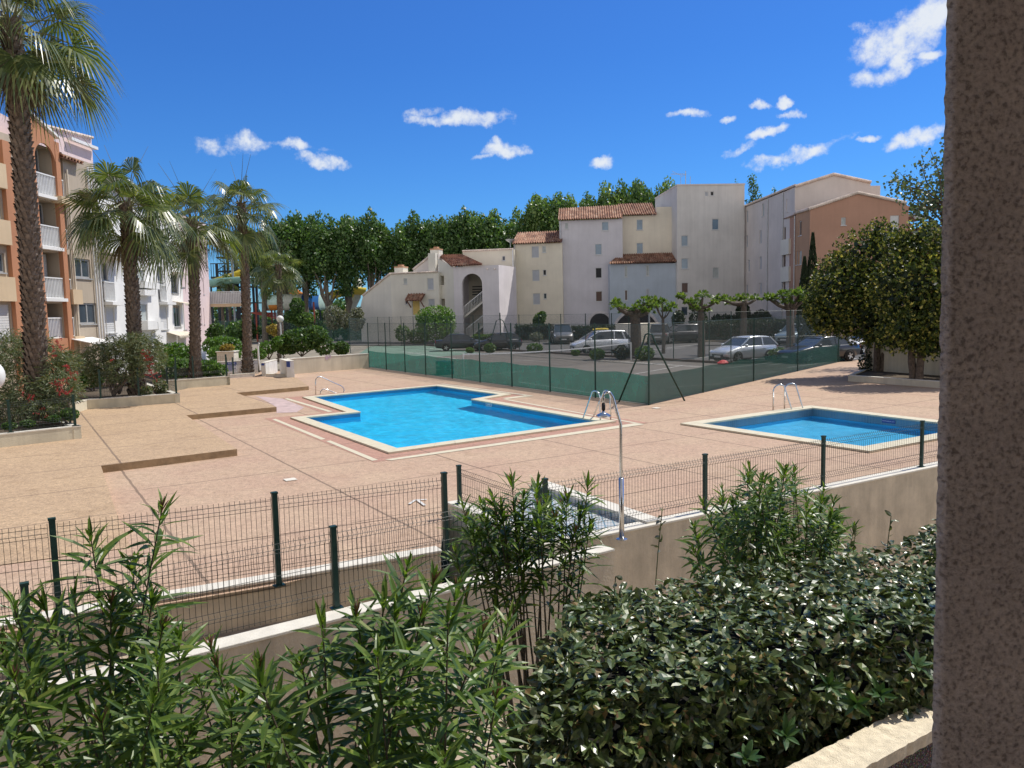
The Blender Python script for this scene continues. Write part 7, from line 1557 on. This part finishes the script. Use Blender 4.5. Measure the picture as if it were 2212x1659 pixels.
    MB().box((X(.005), 0, hz*.58), (.05, hw*1.05, .17)).build('grille', M['dark'], e); MB().box((X(-.004), 0, hz*.52), (.02, .5, .11)).build('licence_plate', M['plate'], e); MB().box((X(1.0), 0, bz-.35), (.03, .5, .11)).build('licence_plate', M['plate'], e)
    MB().box((X(.03), 0, .27), (.2, W_*.86, .16)).build('bumper', M['dark'], e)
    e.location = (pos[0], pos[1], 0); e.rotation_euler = (0, 0, head); WL[e.name] = Vector((0, 0, 0)); return e
R180 = math.pi
p_ = G(1297, 762); car('pale silver people carrier with a yellow object on its roof, behind the net', 'mpv', 'silver2', p_, R(193))
q = Vector((p_.x, p_.y, 1.66)); tag(MB().tube([q+Vector((-.55, -.1, .06)), q+Vector((-.2, 0, .10)), q+Vector((.4, .05, .10)), q+Vector((.6, .1, .06))], .06, 8).build('roof_bundle', simple('yellow_bundle', (.75, .55, .06), .5), origin=tuple(q)), 'yellow bundle strapped on the silver people carrier roof', 'bundle')
car('silver hatchback with its front to the left, in the middle of the car park', 'hatch', 'silver', G(1606, 780), R(207))
car('glossy black saloon partly under the round tree', 'saloon', 'black', G(1768, 781), R(200))
car('pale blue grey off-roader with white roof behind the black saloon', 'suv', 'bluegrey', G(1722, 744), R(222))
car('dark off-roader facing left beside the long-armed pollarded tree', 'suv', 'maroon', G(1470, 741), R(192))
car('dark grey pickup seen from behind, left of the dark off-roader', 'pickup', 'grey', G(1425, 742), R(75))
car('grey brown van facing us in front of the clipped hedge', 'van', 'grey', G(1213, 742), R(272))
car('dark saloon at the left of the car park below the yellowish hedge', 'saloon', 'navy', G(998, 757), R(8))
car('black hatchback under the far tube brace', 'hatch', 'black', G(1075, 757), R(186))
car('white car glimpsed between the round tree trunks and the black saloon', 'saloon', 'white', G(1880, 762), R(200))
for (u, v, h_, lab) in ((1548, 736, 190, 'dark car in the shade of the hedge right of the long-armed pollard'), (1640, 736, 190, 'dark car under the tall hedge, right of the leaning pollard')): car(lab, 'hatch', 'maroon', G(u, v), R(h_))
# traffic cones and rubbish
def cone(u, v, h, lab):
    P_ = G(u, v); e = empty('traffic_cone', tuple(P_), lab, 'cone'); MB().lathe(P_, [(h*.28, .02), (h*.05, h)], 12).build('cone', M['orange_red'], e); MB().box(P_+Vector((0, 0, .015)), (h*.75, h*.75, .03)).build('base', M['orange_red'], e)
M['orange_red'] = simple('orange_red', (.62, .09, .03), .6)
cone(1677+3, 782, .6, 'orange traffic cone right of the clipped kerb shrub, before the black saloon'); cone(948, 748, .45, 'small orange cone at the far left kerb of the court')
P_ = G(1562, 787); tag(MB().lathe(P_, [(.25, 0), (.34, .08), (.18, .2), (.05, .24)], 9).build('litter_bag', simple('red_bag', (.55, .05, .05), .6), origin=tuple(P_)), 'red bag lying on the court kerb below the silver hatchback', 'bag')
# blue crate behind the screen
P_ = G(928, 811)+Vector((.75, .45, 0)); e = empty('crate', tuple(P_), 'dark blue plastic crate stack seen through the green windscreen', 'crate')
for k in range(3): MB().box(P_+Vector((0, 0, .12+.24*k)), (.95, .55, .20), R(-57)).build('tier', simple('crate_blue', (.02, .05, .11), .5) if k == 0 else bpy.data.materials['crate_blue'], e)
# ================================================================ LAMPS
M['globe'] = simple('globe_white', (.80, .79, .74), .35, var=.04)
def globe(label, P0, zc, r, pr=.045):
    e = empty('globe_lamp', tuple(P0), label, 'street lamp', 'white globe lamps'); m = MB(); n = 14
    m.lathe((P0[0], P0[1], zc), [(r*math.sin(math.pi*i/n)+.001, -r*math.cos(math.pi*i/n)) for i in range(n+1)], 24); m.build('globe', M['globe'], e, smooth=True)
    MB().tube([(P0[0], P0[1], P0[2]), (P0[0], P0[1], zc-r*.9)], pr, 10).build('pole', M['white_metal'], e); MB().lathe((P0[0], P0[1], zc-r*1.05), [(pr*1.6, 0), (r*.45, r*.12), (r*.45, r*.18)], 16).build('collar', M['galva'], e)
Pg = D(605, 689, 48); globe('white globe lamp on a thin pole in front of the smallest palm', (Pg.x, 48, 0), Pg.z, 7.5*48/F)
Pg = D(-32, 812, 9); r_ = 37*9/F; e = empty('globe_lamp', (Pg.x-.7, 9, -1.75), 'big white globe lamp cut by the left edge of the picture', 'street lamp', 'white globe lamps'); m = MB(); m.lathe((Pg.x, 9, Pg.z), [(r_*math.sin(math.pi*i/14)+.001, -r_*math.cos(math.pi*i/14)) for i in range(15)], 24); m.build('globe', M['globe'], e, smooth=True); MB().tube([(Pg.x-.7, 9, -1.75), (Pg.x-.7, 9, Pg.z-.4), (Pg.x-.3, 9, Pg.z-.4), (Pg.x, 9, Pg.z-.3), (Pg.x, 9, Pg.z-.18)], .03, 8).build('pole', M['white_metal'], e)
Yl = 52; T_ = D(1402, 655, Yl); e = empty('lamp_post', (T_.x, Yl, 0), 'slim grey lamp post with mushroom head among the pollarded trees', 'street lamp'); MB().tube([(T_.x, Yl, 0), (T_.x, Yl, T_.z)], .06, 8).build('pole', M['galva'], e); MB().lathe((T_.x, Yl, T_.z), [(.08, -.25), (.14, 0), (.28, .02), (.26, .1), (.1, .2), (.02, .22)], 16).build('lamp_head', M['white_metal'], e, smooth=True)
P_ = G(558, 800); Y_ = 41; a = D(558, 770, Y_); tag(MB().tube([D(562, 800, Y_), D(559, 778, Y_), D(557, 746, Y_), D(560, 741, Y_)], .05, 8).build('outdoor_pipe', M['white_metal'], origin=tuple(D(562, 800, Y_))), 'thin white upright pipe beside the shower niche', 'pipe')
# ================================================================ WATER PARK
M['steel_dark'] = simple('steel_dark', (.035, .045, .06), .6); M['sl_yellow'] = simple('slide_yellow', (.80, .62, .07), .35, spec=.5); M['sl_teal'] = simple('slide_teal', (.30, .55, .50), .35); M['sl_blue'] = simple('slide_blue', (.03, .13, .36), .3); M['sl_mint'] = simple('slide_mint', (.50, .66, .56), .35); M['sl_orange'] = simple('slide_orange', (.62, .24, .05), .4); M['sl_red'] = simple('slide_red', (.40, .08, .05), .5); M['sl_pale'] = simple('slide_pale', (.66, .66, .55), .4)
Yt = 112; e = empty('slide_tower', (D(500, 730, Yt).x, Yt, 0), 'dark steel stair tower of the water slides behind the fourth palm', 'tower'); mb = MB()
xs = [D(u, 640, Yt).x for u in (472, 496, 515, 533, 555)]; zT = D(500, 505, Yt).z
for x in xs:
    for y in (Yt, Yt+3): mb.bar((x, y, 0), (x, y, zT if x > xs[0] else zT*.72), .3, .3)
mb.build('frame', M['steel_dark'], e); mb = MB()
zs_ = [D(500, v, Yt).z for v in (690, 655, 620, 585, 555, 530)]
for i, (z0, z1) in enumerate(zip(zs_[:-1], zs_[1:])):
    a_, b_ = (xs[1], xs[3]) if i % 2 == 0 else (xs[3], xs[1]); mb = MB(); mb.bar((a_, Yt+.5, z0), (b_, Yt+.5, z1), 1.2, .35); mb.bar((a_, Yt-.1, z0+1.1), (b_, Yt-.1, z1+1.1), .12, .1); mb.build('stair', M['steel_dark'], e)
    mb = MB(); mb.bar((xs[0], Yt+1.5, z1), (xs[4], Yt+1.5, z1), 2.6, .18); mb.build('landing', M['steel_dark'], e)
mb = MB(); za, zb = D(470, 600, Yt).z, D(470, 570, Yt).z
for k in range(14): x = xs[0]-.6+k*.32; mb.bar((x, Yt-.6, za), (x, Yt-.6, zb), .07, .07)
mb.bar((xs[0]-.7, Yt-.6, zb), (xs[0]+3.8, Yt-.6, zb), .12, .12); mb.bar((xs[0]-.7, Yt-.6, za), (xs[0]+3.8, Yt-.6, za), .2, .3); mb.build('railing', M['steel_dark'], e)
for k in range(4):
    mb = MB(); z0, z1 = zs_[k], zs_[k+1]; mb.bar((xs[0], Yt-.2, z0), (xs[2], Yt-.2, z1), .1, .1); mb.bar((xs[2], Yt-.2, z0), (xs[0], Yt-.2, z1), .1, .1); mb.build('cross_brace', M['steel_dark'], e)
tag(MB().tube([D(510, 735, 108)-Vector((0, 0, .8)), D(498, 500, 108)], .16, 8).build('steel_mast', M['galva'], origin=(D(510, 735, 108).x, 108, 0)), 'tall plain grey mast in front of the slide tower', 'mast')
def trough(label, px, Y, r, mat, name='water_slide', mat2=None):
    """open half-pipe slide along picture points"""
    pts = [D(u, v, Y+dy) for u, v, dy in px]; e = empty(name, (pts[0].x, pts[0].y, 0), label, 'water slide'); rows = []; n = 10
    for i, p in enumerate(pts):
        t = (pts[min(i+1, len(pts)-1)]-pts[max(i-1, 0)]).normalized(); s = t.cross(Vector((0, 0, 1))).normalized(); up = s.cross(t); rows.append([p+s*math.cos(math.pi+math.pi*j/n)*r+up*math.sin(math.pi+math.pi*j/n)*r for j in range(n+1)])
    o = MB().grid(rows).build('trough', M[mat], e, smooth=True); sd = o.modifiers.new('solid', 'SOLIDIFY'); sd.thickness = .08
    if mat2: m = MB(); m.tube([Vector(r_[0]) for r_ in rows], .16, 6); m.build('rim', M[mat2], e)
    m = MB()
    for p in pts[1::3]: m.bar((p.x, p.y, 0), (p.x, p.y, p.z-r), .2, .2)
    m.build('support', M['steel_dark'], e)
trough('teal slide with yellow rim curving out behind the pink block', [(440, 606, 2), (455, 606, 1), (475, 602, 0), (495, 600, 0), (520, 598, 0), (545, 600, 1), (570, 604, 2)], 108, .85, 'sl_teal', mat2='sl_yellow')
trough('wide yellow slide descending left of the fourth palm', [(455, 606, 0), (475, 600, 0), (500, 590, 0), (520, 581, 1), (545, 575, 2), (560, 574, 3)], 110, 1.0, 'sl_yellow')
trough('orange slide hidden behind the smallest palm', [(560, 585, 0), (590, 600, 0), (625, 615, 0), (650, 632, 0), (690, 640, 0)], 111, 1.0, 'sl_orange')
trough('yellow slide running between the plane tree trunks', [(690, 640, 0), (712, 632, 0), (735, 625, 0), (760, 620, 0), (785, 622, 1)], 112, 1.0, 'sl_yellow', mat2='sl_pale')
trough('pale yellow slide dropping steeply beside the low house', [(770, 600, 0), (765, 640, 0), (755, 660, 0), (742, 685, 0), (730, 700, 0)], 113, .9, 'sl_pale', mat2='sl_yellow')
# big striped tube slide
Y0 = 100; P0, P1 = D(540, 655, Y0), D(676, 655, Y0); rT = 16.5*Y0/F; e = empty('tube_slide', (P0.x, Y0, 0), 'fat tube slide striped in dark blue and mint with orange belly', 'water slide'); L = P1.x-P0.x
for k, (f0, f1_, mt) in enumerate(((0, .11, 'sl_mint'), (.11, .32, 'sl_blue'), (.32, .60, 'sl_mint'), (.60, .80, 'sl_pale'), (.80, .965, 'sl_blue'), (.965, 1.06, 'sl_mint'))):
    rows = []
    for i in range(7):
        f = f0+(f1_-f0)*i/6; bow = -1.2*math.sin(math.pi*f)-0; c = Vector((P0.x+L*f, Y0+6*(f-.5)**2*4+bow, P0.z)); ed = .06 if i in (0, 6) else 0; rows.append([c+Vector((0, math.cos(a)*(rT+ed), math.sin(a)*(rT+ed))) for a in [2*math.pi*j/28 for j in range(29)]])
    MB().grid(rows).build('tube_section', M[mt], e, smooth=True)
rows = []
for i in range(13):
    f = .04+.55*i/12; c = Vector((P0.x+L*f, Y0+6*(f-.5)**2*4-1.2*math.sin(math.pi*f), P0.z)); rows.append([c+Vector((0, math.cos(a)*(rT+.03), math.sin(a)*(rT+.03))) for a in [R(198)+R(144)*j/12 for j in range(13)]])
MB().grid(rows).build('belly', M['sl_orange'], e, smooth=True)
mb = MB()
for f in (.05, .3, .55, .8, .98): x = P0.x+L*f; mb.bar((x, Y0+1, 0), (x, Y0+1, P0.z), .18, .18)
mb.build('support', M['sl_red'], e)
mb = MB()
for k in range(5): mb.bar((P0.x+L*.02, Y0-.6+.4*k, P0.z-rT-.2), (P0.x+L*.5, Y0-.2+.4*k, P0.z-rT-1.2+.2*k), .12, .12)
mb.build('lattice', M['sl_red'], e)
